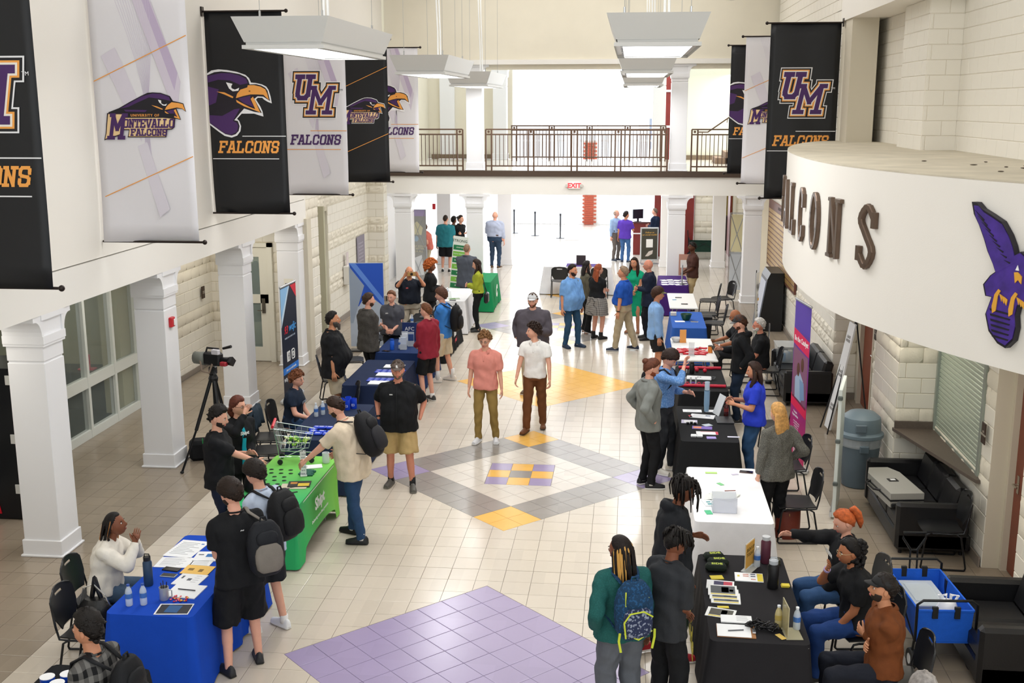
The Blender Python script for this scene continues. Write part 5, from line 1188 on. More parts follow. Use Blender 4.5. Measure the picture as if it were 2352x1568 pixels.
BP = person('man in royal blue polo and khaki trousers holding papers by his side', 1.38, 8.25, 162, 1.81, 'tan', 'short', '#8a7560', w=1.3, belly=.09, turn=(6, -2), arms=('down', 'swing'), top=('polo', cloth('#1f4fa8'), {'sleeve': .85, 'hem': .04}), bottom=('pants', cloth('#b0a184'), {'belt': '#16161a', 'loose': .02}), shoes=('#1b2438', 'sneaker', '#e2e2e2'), watch=(-1, '#3a2a20'), feet=[(-.1, .14), (.14, -.22)])
person('woman in bright green dress with long dark brown hair', 1.6, 10.3, 256, 1.73, 'tan', 'long', '#2c1a14', fem=True, w=.95, hl=.36, turn=(-10, 4), arms=('front', 'front'), top=('dress', cloth('#12a37a'), {'sleeve': .4, 'len': .56}), shoes=('#b07a5c', 'heel', '#b07a5c'))
person('bald man in navy suit with glasses and clasped hands', 1.92, 9.5, 186, 1.8, 'red', 'bald', '#d0a890', w=1.12, turn=(0, 4), arms=('clasp', 'clasp'), glasses='#8a8a8a', top=('blazer', cloth('#1a2234'), {'sleeve': 2, 'hem': -.2, 'off': .026, 'lapel': cloth('#151c2b')}), bottom=('pants', cloth('#14161e')), shoes=('#15120f', 'flat', '#15120f'))
person('older man in light blue shirt and grey trousers facing the purple shirt', 1.0, 22.25, 320, 1.72, 'pink', 'fringe', '#8c8378', far=True, turn=(10, 0), arms=('down', 'down'), top=('long', cloth('#9db9de'), {'hem': .03}), bottom=('pants', cloth('#6b6460'), {'belt': '#222222'}), shoes=('#1c2638', 'flat'))
person('man in purple t-shirt and blue jeans gesturing near the desk', 1.33, 21.85, 70, 1.7, 'tan', 'short', '#241a16', w=1.1, far=True, turn=(-30, 0), arms=('down', 'bent'), top=('tee', cloth('#5a3bb0'), {'sleeve': .8, 'hem': -.12}), bottom=('pants', cloth('#41679c')), shoes=('#22304a', 'sneaker'))
person('man in navy shirt standing at the reception desk with a shaved head', 2.33, 23.0, 150, 1.72, 'pink', 'buzz', '#6a5a50', far=True, arms=('clasp', 'clasp'), top=('long', cloth('#1b2740')), bottom=('pants', BLK), shoes=('#222222', 'flat'))
# --- right side, back to front
person('person in brown t-shirt and khaki trousers standing at the purple table', 3.06, 13.1, 192, 1.76, 'dark', 'short', '#120e0d', turn=(10, 6), arms=('front', 'front'), glasses='#8a6a3a', top=('tee', cloth('#4b2f28'), {'sleeve': .8, 'print': ('::', '#d8c060', .05, 1, .37, .06)}), bottom=('pants', cloth('#bfa87c')), shoes=('#222222', 'sneaker'))
person('young man in pale blue long-sleeve shirt, black shorts and olive cap', 1.98, 5.72, 8, 1.79, 'tan', 'mop', '#3c2519', turn=(-6, 6), arms=('down', 'down'), cap=('#7d8159', '#7d8159'), top=('long', cloth('#86aee0'), {'loose': .024, 'hem': -.14}), bottom=('shorts', BLK2, {'len': .8, 'loose': .026}), shoes=('#444444', 'sneaker'))
person('seated bald man with glasses and dark beard in a black shirt', 3.6, 5.85, 184, 1.78, 'med', 'bald', '#8a5a3c', w=1.2, seat=.47, lean=14, turn=(0, 16), arms=('out', 'out'), glasses='#2a2a2a', beard=('#1c1614',), top=('tee', BLK, {'sleeve': .9}), bottom=('pants', BLK2), shoes=('#222222', 'flat'), watch=(-1, '#c9c9c9'))
person('standing man in black hoodie, grey-front cap and lanyard', 3.3, 3.0, 176, 1.79, 'pink', 'short', '#4a2d1f', w=1.15, turn=(-4, 16), arms=('pocket', 'bent'), beard=('#5a3323', 0, .004), cap=('#2a2b2e', '#6a6a6c'), top=('hoodie', BLK, {'sleeve': 2, 'hem': -.1, 'loose': .024}), bottom=('pants', DJEAN), shoes=('#222222', 'sneaker'))
person('seated man with white hair and goatee in a black polo', 3.86, 4.95, 180, 1.76, 'red', 'short', '#c9c6c2', w=1.2, belly=.05, seat=.47, lean=4, turn=(0, 4), arms=('lap', 'lap'), glasses='#b03a3a', beard=('#dedad6', .02, .004), top=('polo', BLK, {'sleeve': .85}), bottom=('pants', BLK), shoes=('#222222', 'flat'))
person('man with a bun and red beard in a grey button-up shirt and black trousers', 1.76, -.33, 18, 1.8, 'pink', 'bun', '#5e3524', w=1.15, turn=(-6, 26), arms=('pocket', 'pocket'), beard=('#8a4224',), top=('polo', cloth('#7d807c'), {'sleeve': 2, 'hem': -.14, 'loose': .022}), bottom=('pants', BLK, {'loose': .016}), shoes=('#17171a', 'sneaker', '#e2dfd8'), feet=[(-.1, -.02), (.12, .02)])
p = person('young man in blue patterned shirt looking down with a hand at his forehead', 1.98, .35, 338, 1.8, 'pink', 'mop', '#2d1f1a', turn=(0, 38), lean=6, arms=('bent', 'high'), top=('polo', cloth('#5f8bc6', pat='speck', c2='#86a8d8', ps=60), {'sleeve': 1.7, 'hem': .0}), bottom=('pants', cloth('#2e3034')), shoes=('#e0dacd', 'sneaker'), feet=[(-.1, .1), (.14, .0)])
backpack(p, 'black backpack seen edge-on on the man in the blue patterned shirt', '#17171a', w=.14, d=.07)
person('woman in bright blue t-shirt and jeans with long brown hair, smiling', 3.22, .12, 180, 1.68, 'tan', 'long', '#2e1c15', fem=True, w=1.2, hl=.3, turn=(0, 10), arms=('bent', 'bent'), top=('tee', cloth('#2a3fc4'), {'sleeve': .75, 'hem': -.1, 'print': ('catalyst', '#dfe4ff', .035, 1, .38, .05)}), bottom=('pants', cloth('#2f4f74')), shoes=('#222222', 'flat'))
person('blonde woman in grey patterned blouse and black trousers, back to the viewer', 3.25, -2.1, 118, 1.69, 'fair', 'long', '#c9985a', fem=True, w=1.1, hl=.36, turn=(10, 6), arms=('down', 'hip'), front_locks=(), curl=(8, 8), top=('long', cloth('#55544f', pat='ring', c2='#8d8b82', ps=170), {'sleeve': 1.9, 'hem': -.14, 'loose': .022}), bottom=('pants', BLK, {'loose': .02}), shoes=('#1a1a1a', 'flat'))
person('person with shoulder-length locs in a black jacket, green trousers and red shoes', 1.88, -5.15, 20, 1.8, 'brown', 'dreads', '#16110f', turn=(-10, 24), lean=12, arms=('bent', 'down'), top=('hoodie', BLK2, {'sleeve': 2, 'hem': -.14, 'loose': .024}), bottom=('pants', cloth('#4d6b60'), {'loose': .02}), shoes=('#b02a34', 'sneaker', '#e8e2da'), feet=[(-.1, -.25), (.12, .05)])
person('person with short locs in a charcoal t-shirt holding a dark jacket', 1.82, -6.28, 42, 1.72, 'brown', 'shortdreads', '#14100e', turn=(-14, 26), lean=8, arms=('front', 'front'), top=('tee', cloth('#2e3034'), {'sleeve': .95, 'hem': -.14, 'loose': .02}), bottom=('pants', BLK, {'loose': .026}), shoes=('#c9bdb0', 'sneaker'))
p = person('woman with blond-streaked braids in a teal sweater and grey sweatpants', 1.46, -6.42, 112, 1.7, 'brown', 'braids', '#1a120f', fem=True, w=1.22, turn=(34, 4), arms=('pocket', 'down'), top=('long', cloth('#1f5552', pat='speck', c2='#245f5c', ps=120), {'hem': -.08, 'loose': .022}), bottom=('pants', cloth('#5c6068'), {'loose': .03, 'hem': .07}), shoes=('#8a8a90', 'sneaker'), hair2='#c9974a')
backpack(p, 'navy speckled backpack with yellow trim on the woman in the teal sweater', cloth('#1c3a58', pat='speck', c2='#24507a', ps=50), cloth('#2b3350', pat='speck', c2='#8d95a8', ps=45), trim='#c8d43a', w=.16, h=.25, d=.1)
person('seated redhead with a high ponytail in a black jacket, holding a tumbler', 3.62, -4.62, 186, 1.7, 'pink', 'pony', '#b5592c', fem=True, w=1.3, belly=.05, seat=.46, lean=6, turn=(4, 24), arms=('lap', (-.88, .02, 1.06)), elbow=(None, (0, .3, -.9)), top=('long', BLK, {'loose': .024, 'print': ('BE SEEN', '#f0f0f0', .06, 1, .36), 'hem': -.03}), bottom=('pants', cloth('#3a5a86')), shoes=('#222222', 'sneaker'))
person('seated woman with dark curly hair tied up and round glasses, chin on her hand', 3.58, -5.32, 190, 1.68, 'med', 'tiedcurl', '#120f10', fem=True, w=1.25, seat=.46, lean=12, turn=(0, 6), arms=('lap', 'face'), glasses='#c8b48a', top=('tee', BLK, {'sleeve': .75, 'hem': -.03}), bottom=('pants', cloth('#22407a')), shoes=('#222222', 'flat'), watch=(1, '#b9a8d8'))
person('seated man in brown corduroy jacket and black cap with folded arms', 3.62, -6.2, 178, 1.74, 'olive', 'short', '#1c1512', w=1.08, seat=.46, lean=2, turn=(0, -8), arms=('cross', 'cross'), beard=('#2a1f19', 0, .004), cap=('#141416', '#141416'), top=('blazer', cloth('#6a3a1c', var=.14), {'sleeve': 2, 'hem': -.04, 'off': .028, 'loose': .026}), bottom=('pants', cloth('#191c26')), shoes=('#222222', 'sneaker'))
person('person with grey hair tied up at the very bottom edge, only the head showing', 3.3, -8.5, 80, 1.7, 'pink', 'bun', '#8a8480', fem=True, arms=('down', 'down'), top=('tee', BLK), bottom=('pants', BLK), shoes=('#222222', 'flat'))
h_ = (PH['J'][-1][2]+PH['J'][1][2])/2+PH['F']*.1+V(0, 0, .06); e = thing('phone', 'phone in a tan case held up by the balding man', 'phone', (PH['x']+h_[0], 8.2+h_[1], h_[2]), 18); g = G(); g.box(-.085, .085, -.006, .006, -.042, .042, c=.003); g.build('phone_body', mat('#a8844e', .4), e); g = G(); g.xf = frame((.0, -.0065, 0), (1, 0, 0), (0, 0, 1), (0, -1, 0)); g.lathe([(.026, 0), (.03, .002), (.014, .003)], 14); g.build('camera_ring', mat('#2a2018', .3), e)
e = thing('shoulder_bag', 'black shoulder bag hanging at the hip of the woman in lime green', 'bag', (-1.75, 9.98, .68)); g = G(); g.box(-.05, .05, -.13, .13, 0, .24, c=.03); g.build('bag_body', mat('#17171a', .4), e, smooth=40); g = G(); g.tube([(0, -.1, .22), (-.06, -.02, .5), (-.14, .04, .74), (-.1, .08, .5), (0, .1, .22)], .008, 6); g.build('strap', mat('#17171a', .4), e)
h_ = BP['J'][1][2]; e = thing('papers', 'white papers held low by the man in the royal blue polo', 'paper', (1.38+h_[0]-.05, 8.25+h_[1]-.02, h_[2]-.1), 20); g = G(); g.box(-.11, .11, -.08, .08, 0, .006); g.build('sheet', mat('#eef0f0', .6), e)
bake_people()
# ================================================================= FURNITURE
plastic = mat('#17181a', .38, spec=.5); steel = mat('#26272a', .3, .6); chrome = mat('#c9ccd0', .2, .9)
def make_chair(label, group=None):
    e = thing('stacking_chair', label, 'chair', (0, 0, 0), 0, group)
    g = G(); rows = []
    for i in range(9):
        t = i/8; y = -.21+.43*t; hw = .2+.03*sin(t*pi)-.012*(t > .9); rows.append([(hw*u*(1 if abs(u) < 1 else 1), y, .45-.02*(1-u*u)-.03*max(0, t-.75)**2*16*.6) for u in np.linspace(-1, 1, 9)])
    g.sheet(rows, .012); g.build('seat', plastic, e, smooth=40)
    g = G(); rows = []; NB = 15
    for i in range(NB):
        t = i/(NB-1); z = .5+.36*t; hw = .2+.025*sin(min(1, t*1.1)*pi*.8); hw *= (1-.35*max(0, (t-.8)/.2)**3); hw *= (.72+.28*min(1, t/.35))
        rows.append([(hw*u, -.2-.07*t-.03*(1-u*u), z+(-.02*u*u if t > .8 else 0)) for u in np.linspace(-1, 1, 13)])
    g.sheet(rows, .012, hole=lambda i, j: i == 11 and 4 <= j <= 7); g.build('backrest', plastic, e, smooth=40)
    for s in (-1, 1):
        x = s*.225
        g = G(); g.tube([(x*.9, -.265, .78), (x, -.225, .55), (x, -.2, .44), (x, -.1, .43), (x, .14, .43)], .011, 7); g.build('side_rail', steel, e, smooth=True)
        g = G(); g.tube([(x, .14, .43), (x, .19, .42), (x, .205, .38), (x*1.03, .24, .03), (x*1.03, .22, .013)], .011, 7); g.build('leg', steel, e, smooth=True)
        g = G(); g.tube([(x, -.12, .43), (x, -.17, .4), (x*1.03, -.24, .04), (x*1.03, -.23, .013)], .011, 7); g.build('leg', steel, e, smooth=True)
        g = G(); g.tube([(x*1.03, .22, .013), (x*1.03, -.23, .013)], .011, 7); g.build('floor_runner', steel, e)
    return e
CH0 = make_chair('black stacking chair holding the seated woman in the white cardigan', 'black stacking chairs'); CH0.location = (-3.58, -5.36, 0); CH0.rotation_euler = (0, 0, radians(-85))
def chair(x, y, face, lab, z=0): c = dup(CH0, (x, y, z), face-90, lab, 'black stacking chairs'); return c
for a in ((-3.34, -6.0, 4, 'black stacking chair with a black chain handbag on its seat'), (-2.92, -8.15, 60, 'black stacking chair cut by the bottom left corner of the picture'),
          (-3.42, -.62, 10, 'empty black chair between the shopping cart and the teal-shirted woman'), (-3.5, .48, 0, 'black chair under the seated woman in the navy t-shirt'),
          (-3.62, -.02, 5, 'black chair with a dark blue jacket over its back'), (-2.98, 1.62, 200, 'folded-looking black chair under the hand of the heavy bearded man'), (-3.66, 5.0, 15, 'black chair with a dark green jacket behind the tweed blazer'),
          (-3.62, 3.55, 20, 'black chair just behind the navy table with papers'), (-3.42, 7.1, 10, 'black chair behind the black table with laptops'), (-3.5, 10.7, 5, 'black chair behind the woman with orange curly hair'),
          (-.38, 14.98, 90, 'left one of two black chairs in front of the back white table'), (.68, 14.98, 90, 'right one of two black chairs in front of the back white table'),
          (3.42, 12.2, 175, 'black chair behind the purple table, beside the man in brown'), (3.78, 12.55, 200, 'black chair turned aside near the white pillar, farthest on the right'),
          (3.26, 10.35, 182, 'black chair pushed to the far end of the plain white folding table'), (3.34, 9.3, 176, 'black chair beside the black waste bin'),
          (3.68, 5.88, 184, 'black chair of the seated bald man'), (3.95, 4.95, 180, 'black chair of the seated white-haired man'), (3.72, 1.35, 184, 'black chair beside the magenta banner, nearest the small sofa'), (3.58, -.6, 186, 'narrow-looking black chair in front of the magenta banner foot'),
          (3.5, -2.0, 184, 'empty black chair with the red tote bag under it'), (3.7, -4.62, 186, 'black chair of the redhead'), (3.66, -5.34, 188, 'black chair of the woman with curly hair'), (3.7, -6.2, 180, 'black chair of the man in the brown jacket'),
          (5.02, -2.62, 178, 'black chair standing against the end of the long black sofa'), (3.42, 6.95, 184, 'black chair loaded with a black coat beside the seated bald man')): chair(*a)
def drape(x0, x1, y0, y1, m, label, h=.755, flare=.05, folds=26, hem=.02, stretch=False, seed=1, amp=.014, short=None):
    """a cloth over a table: flat top, rounded edge, hanging folds"""
    e = link('tablecloth', None, None, ((x0+x1)/2, (y0+y1)/2, 0)); R = np.random.default_rng(seed); hx, hy = (x1-x0)/2+.008, (y1-y0)/2+.008; P = []; rc = .03
    per = []; N = 96
    tot = 4*(hx+hy); st = tot/N
    for k in range(N):
        d = (k+.5)*st
        if d < 2*hy: x, y = hx, -hy+d
        elif d < 2*hy+2*hx: x, y = hx-(d-2*hy), hy
        elif d < 4*hy+2*hx: x, y = -hx, hy-(d-2*hy-2*hx)
        else: x, y = -hx+(d-4*hy-2*hx), -hy
        rx_, ry_ = max(0, abs(x)-(hx-.05)), max(0, abs(y)-(hy-.05)); m_r = sqrt(rx_*rx_+ry_*ry_)
        if m_r > .05: x = math.copysign(hx-.05+rx_*.05/m_r, x); y = math.copysign(hy-.05+ry_*.05/m_r, y)
        per.append((x, y, 0))
    ph = R.random(4)*6; rings = []
    for t in (0, .02, .08, .2, .4, .6, .8, 1):
        r = []
        for x, y, a in per:
            l = atan2(y, x); cr = (abs(x)/hx)**6*(abs(y)/hy)**6
            wv = amp*t*(sin((x*folds*.55+y*folds*.7)+ph[0])+.6*sin(x*folds*1.3-y*folds*.9+ph[1]))+.05*t*cr
            sc_ = flare*t; z = h-(h-hem)*t
            if stretch: sc_ = -.05*sin(t*pi)*(1-cr); wv = 0; z = h-(h-hem)*t*(1 if cr > .15 else (.72+.28*(abs(x)/hx*abs(y)/hy)**3))
            if short is not None: z = h-(h-hem)*t*short
            nx, ny = x/hx, y/hy; L = max(abs(nx), abs(ny)); dx, dy = (np.sign(nx)*(abs(nx) > .9), np.sign(ny)*(abs(ny) > .9))
            r.append((x+dx*(sc_+wv), y+dy*(sc_+wv), z if t > .02 else h-.012*(t > 0)))
        rings.append(r)
    inner = [[(x*.985*k, y*.985*k, h+.001) for x, y, a in per] for k in (.5, .98)]
    g = G(); g.loft(list(reversed(rings))+[[(x, y, h) for x, y, z in [(p[0]*.99, p[1]*.99, 0) for p in per]]], cap=False); vs = len(g.v); n0 = len(rings)*N
    g.f.append(tuple(n0+i for i in range(N))); g.m.append(0)
    o = g.build('tablecloth', m, None, smooth=55); o.location = e.location; bpy.data.objects.remove(e); o.name = 'tablecloth'
    return tag(o, label, 'tablecloth')
def table(x0, x1, y0, y1, label, top=None, z=.735):
    cx, cy = (x0+x1)/2, (y0+y1)/2; e = thing('folding_table', label, 'table', (cx, cy, 0)); hx, hy = (x1-x0)/2, (y1-y0)/2; tm = top or mat('#e9e9e6', .45)
    g = G(); g.box(-hx, hx, -hy, hy, z-.035, z, c=.012); g.build('tabletop', tm, e)
    al = hy > hx
    for s in (-1, 1):
        for q_ in (-1, 1):
            lx, ly = (hx*.62*s, hy*.72*q_) if al else (hx*.72*s, hy*.62*q_); g = G(); g.tube([(lx*.7 if al else lx, ly if al else ly*.7, z-.04), (lx, ly, .3), (lx*1.1 if al else lx, ly if al else ly*1.1, .01)], .013, 7); g.build('leg', mat('#8d9094', .35, .6), e)
        g = G()
        if al: g.tube([(-hx*.62, hy*.72*s, .3), (hx*.62, hy*.72*s, .3)], .01, 6)
        else: g.tube([(hx*.72*s, -hy*.62, .3), (hx*.72*s, hy*.62, .3)], .01, 6)
        g.build('brace', mat('#8d9094', .35, .6), e)
    return e
CL = lambda c, **k: mat(c, .85, var=.04, vs=6, bump=.12, bs=150, spec=.2, **k)
LX = (-3.03, -2.25); RX = (2.25, 3.02)
TB = {}
def T_(key, xr, y0, y1, tl, cloth_=None, cl=None, **k):
    table(xr[0], xr[1], y0, y1, tl)
    if cloth_: TB[key] = drape(xr[0], xr[1], y0, y1, cloth_, cl, seed=len(TB)+1, **k)
T_('L1', (-3.02, -2.22), -9.05, -7.24, 'folding table hidden under the black cloth at the bottom left corner', CL('#17181b'), 'black tablecloth at the bottom left corner under the blue cups')
T_('L2', LX, -6.32, -4.5, 'folding table hidden under the royal blue cloth', CL('#1648b8'), 'royal blue tablecloth of the nearest table on the left side')
T_('L3', (-2.93, -2.14), -3.6, -1.78, 'folding table hidden under the stretched green cloth', mat('#24ab62', .7, pat='gradx', c2='#7cc84e', ps=.8, bump=.1, bs=120), 'bright green stretch tablecloth with a white printed word', stretch=True)
T_('L4', LX, -1.1, .74, 'folding table hidden under the navy cloth with the blue cups', CL('#25304a'), 'navy tablecloth behind the toy shopping cart, carrying blue cups and packs')
T_('L5', (-3.03, -2.2), 1.85, 3.66, 'folding table hidden under the navy cloth with rows of papers', CL('#1f2b49'), 'navy tablecloth with rows of white papers and blue packs', flare=.02)
T_('L6', (-3.03, -2.25), 4.25, 6.05, 'folding table hidden under the navy cloth behind the maroon sweater', CL('#1e3360'), 'navy blue tablecloth with white lettering, behind the maroon sweater')
T_('L7', (-3.03, -2.22), 6.75, 8.72, 'folding table hidden under the black cloth with the red mark', CL('#1a1b1d'), 'black tablecloth with a red and white mark on its front')
T_('L8', (-2.98, -2.22), 9.7, 11.5, 'folding table hidden under the white cloth beside the lime sweater', CL('#e8e8ea'), 'white tablecloth reaching the floor beside the woman in lime green')
T_('L9', (-2.75, -1.98), 12.5, 14.1, 'folding table hidden under the green cloth at the back', CL('#1c8a55'), 'dark green tablecloth with a white ring, farthest on the left side')
T_('RB', (-.86, .98), 15.4, 16.1, 'folding table hidden under the back white cloth', CL('#e6e6ea'), 'white tablecloth of the wide table at the back, behind two chairs', flare=.1)
T_('R1', (2.23, 2.93), 12.4, 14.05, 'folding table hidden under the purple cloth', CL('#43246e'), 'purple tablecloth with scattered papers, beside the man in brown')
T_('R2', (2.38, 3.0), 9.45, 11.4, 'bare white plastic folding table between the purple and the blue one')
T_('R3', (2.36, 3.02), 7.05, 8.85, 'folding table hidden under the blue cloth with a green bowl', CL('#2f5cae'), 'medium blue tablecloth with the dark green bowl')
T_('R4', (2.28, 3.05), 4.28, 6.15, 'white plastic folding table with red packs and an orange cup')
T_('R5', (2.29, 3.03), 2.02, 3.7, 'folding table hidden under the black cloth with red rolls', CL('#1c1d1f'), 'black tablecloth carrying two rows of red rolls')
T_('R6', (2.2, 2.95), -.66, 1.1, 'folding table hidden under the black cloth with the cup tower', CL('#1d1e20'), 'black tablecloth with leaflets and the tall stack of blue cups')
T_('R7', (2.22, 3.04), -3.58, -1.74, 'folding table hidden under the white cloth on the right', CL('#eeeef1'), 'white tablecloth with a clear box, in front of the blonde woman')
T_('R8', (2.2, 3.0), -6.3, -4.47, 'folding table hidden under the nearest black cloth', CL('#222124'), 'black tablecloth with yellow script, nearest table on the right side')
def side_text(key, s, size, col, y, z, side, dx=.055, **k):
    o = TB[key]; L = o.location; X = (o.bound_box[4][0]+.004)*side
    text(s, size, mat(col, .7), o, frame((X, y-L[1], z), (0, side, 0), (0, 0, 1), (side, 0, 0)), **k)
side_text('L2', 'ca', .32, '#c9dcf2', -5.0, .36, 1, bold=.004); side_text('L3', 'Shipt', .2, '#f4f4f4', -2.7, .52, 1, bold=.006); side_text('L3', 'Delivering more than groceries', .055, '#f0f0f0', -2.7, .36, 1)
side_text('L6', 'American', .2, '#e8e8ee', 5.2, .5, 1, bold=.004, shear=.2); side_text('L6', '<', .24, '#c22a3a', 4.5, .5, 1, bold=.01); side_text('L7', 'RBI', .2, '#e9e9e9', 7.6, .46, 1, bold=.01); side_text('L7', '~', .4, '#c22a3a', 7.7, .3, 1, bold=.012)
side_text('L9', 'C', .38, '#f0f0f0', 13.0, .45, 1, bold=.03); side_text('R8', 'Side', .4, '#cdbf3a', -5.4, .36, -1, bold=.004, shear=.3)
# ---------------------------------------------------------------- small things on the tables
PAPW = mat('#eef0f2', .6)
ZT = .757
OW = ['first', 'second', 'third', 'fourth', 'fifth', 'sixth', 'seventh', 'eighth', 'ninth', 'tenth', 'eleventh', 'twelfth', '13th', '14th', '15th', '16th', '17th']
def paper(x, y, w, l, rot, lab, col='#eef0f2', th=.004, prints=(), z=ZT, name='paper', cat='paper', group=None):
    e = thing(name, lab, cat, (x, y, z), rot, group); g = G(); n = max(1, int(th/.006)); 
    for k in range(n): dx = .003*((k*7) % 3-1); g.box(-w/2+dx, w/2+dx, -l/2-dx, l/2-dx, k*th/n, (k+1)*th/n-.0003)
    g.build('sheet', mat(col, .6), e)
    for c, items in prints:
        g = G()
        for a, b, c_, d in items: g.box(a*w, c_*w, b*l, d*l, th, th+.0006)
        g.build('print', mat(c, .6), e)['kind'] = 'stuff'
    return e
def lines(n, x0=-.4, x1=.4, y0=.35, y1=-.4, h=.012):
    R = random.Random(n); return [(x0, y0+(y1-y0)*k/n, x0+(x1-x0)*R.uniform(.6, 1), y0+(y1-y0)*k/n+h) for k in range(n)]
INK = '#5a5f68'
paper(-2.88, -4.86, .3, .42, -6, 'large printed sheet at the far end of the royal blue table', prints=[(INK, lines(9)), ('#4a7ac0', [(.3, .3, .4, .36)])])
paper(-2.57, -5.03, .3, .22, 4, 'leaflet with blue picture near the far end of the blue table', prints=[('#2f6fb0', [(-.15, -.1, .1, .25)]), (INK, lines(4, .15, .42)), (INK, [(-.42, .1, -.25, .2)])], th=.01)
paper(-2.86, -5.2, .34, .24, 2, 'printed form in front of the cardigan woman', prints=[(INK, lines(7))]); paper(-2.6, -5.22, .2, .22, 0, 'white sheet beside the yellow paper', prints=[(INK, lines(5))])
paper(-2.57, -5.36, .28, .2, -3, 'yellow-orange paper on the royal blue table', '#efc265', prints=[('#8a6a30', [(-.35, -.1, -.15, .15), (.05, -.2, .2, .1)])], z=ZT+.004)
paper(-2.56, -5.58, .26, .24, -5, 'stapled white papers with a dark mark beside the clipboard', prints=[(INK, [(-.1, -.1, .05, .1), (-.38, .05, -.3, .3)]+lines(4, .1, .4))], th=.008)
cb = paper(-2.5, -5.83, .3, .27, -4, 'white sheets with a black pen lying on top, near the mug of pens', th=.01); g = G(); g.tube([(-.08, .02, .018), (.09, .0, .018)], .005, 6); tag(link('pen', g.mesh(mat('#2a2a33', .4)), None, (-2.5, -5.83, ZT)), 'black pen lying on the white sheets of the blue table', 'pen')
paper(-2.46, -6.19, .3, .21, 6, 'dark flyer with white border at the near edge of the blue table', '#f0f0f0', prints=[('#2b2e36', [(-.46, -.43, .46, .43)])])
g = G(); g.box(-.06, .06, -.07, .07, .005, .0056); tag(link('sticker', g.mesh(mat('#22588f', .5)), None, (-2.47, -6.19, ZT)), 'blue patch in the middle of the dark flyer', 'sticker')
def bottle(x, y, lab, z=ZT, col='#dfe9f2', labc='#3f6fb8', capc='#e9eef4', h=.2, r=.031, liquid=None, group=None):
    e = thing('water_bottle', lab, 'bottle', (x, y, z), 0, group); g = G(); g.lathe([(r*.85, 0), (r, .006), (r, h*.3), (r*.93, h*.34), (r, h*.4), (r, h*.62), (r*.8, h*.76), (.013, h*.88), (.013, h*.93)], 14)
    g.build('bottle_body', mat(liquid or col, .08, alpha=.55 if not liquid else .9, spec=.8), e, smooth=40); g = G(); g.lathe([(.0145, h*.92), (.0145, h), (.001, h)], 12); g.build('cap', mat(capc, .4), e)
    g = G(); g.lathe([(r*1.02, h*.36), (r*1.02, h*.58)], 14); g.build('label', mat(labc, .5), e); return e
bottle(-2.89, -6.15, 'water bottle nearer the table edge of the two on the royal blue table', capc='#2f55a8'); bottle(-2.77, -6.12, 'water bottle next to the steel mug, second of the two on the royal blue table', capc='#2f55a8')
def flask(x, y, lab, col, h, r, lidc, z=ZT, name='flask', lidh=.04, handle=True):
    e = thing(name, lab, 'bottle', (x, y, z)); g = G(); g.lathe([(r*.9, 0), (r, .008), (r, h*.8), (r*.75, h*.87), (r*.75, h*.88)], 18); g.build('flask_body', mat(col, .45), e, smooth=40)
    g = G(); g.lathe([(r*.78, h*.87), (r*.8, h*.88), (r*.8, h), (.001, h)], 16); g.build('lid', mat(lidc, .35), e, smooth=40)
    if handle: g = G(); g.tube([(-r*.6, 0, h), (-r*.5, 0, h+.025), (r*.5, 0, h+.025), (r*.6, 0, h)], .006, 6); g.build('handle', mat(lidc, .35), e)
flask(-2.9, -5.72, 'tall navy insulated flask with black lid in front of the cardigan woman', '#27405a', .28, .042, '#17181a')
def phone(x, y, rot, lab, z=ZT, col='#15161a', sc='#0b0c10', w=.075, l=.15):
    e = thing('phone', lab, 'phone', (x, y, z), rot); g = G(); g.box(-w/2, w/2, -l/2, l/2, 0, .009, c=.003); g.build('phone_body', mat(col, .35), e); g = G(); g.box(-w/2+.004, w/2-.004, -l/2+.005, l/2-.005, .009, .0096); g.build('screen', mat(sc, .08), e)
phone(-2.83, -5.36, 80, 'black phone closest to the white forms on the blue table', w=.08, l=.17); phone(-2.8, -5.5, 85, 'phone in a pale case beside the navy flask', col='#b9c3cc')
def mug(x, y, lab, col, h=.1, r=.04, pens=0, name='mug', cat='cup', z=ZT, handle=True, metal=0, inner='#22252a'):
    e = thing(name, lab, cat, (x, y, z)); g = G(); g.lathe([(r*.93, 0), (r, .006), (r, h), (r*.92, h), (r*.9, .01)], 18); g.build('cup_body', mat(col, .3, metal), e, smooth=40)
    if handle: g = G(); g.tube([(r, 0, h*.8), (r+.03, 0, h*.75), (r+.03, 0, h*.3), (r, 0, h*.2)], .006, 6); g.build('handle', mat(col, .3, metal), e)
    for k in range(pens):
        a = k*2.1; g = G(); g.tube([(.01*cos(a), .01*sin(a), .01), (.03*cos(a), .03*sin(a), h+.05)], .004, 5); g.build('pen', mat(['#1a1a1c', '#2c2f3c', '#3a2a22'][k % 3], .4), e)
    return e
mug(-2.63, -6.0, 'brushed steel mug full of pens on the royal blue table', '#b9bbbd', .12, .042, 6, metal=.5)
for k in range(26):
    a = random.uniform(0, 2*pi); r = .08*sqrt(random.random()); g = G(); g.ell((0, 0, .008), .013, .009, .008, 6)
    c_ = ['#d8384a', '#e8a03a', '#e86a7a', '#c92a3a', '#f0c860'][k % 5]; o = link('candy', g.mesh(mat(c_, .35), True), None, (-2.49+r*cos(a), -6.0+r*sin(a)*.7, ZT+(.012 if k % 4 == 0 else 0)), random.random()*3); tag(o, 'wrapped red and orange candy in the heap beside the steel mug', 'candy', 'candies on the royal blue table')
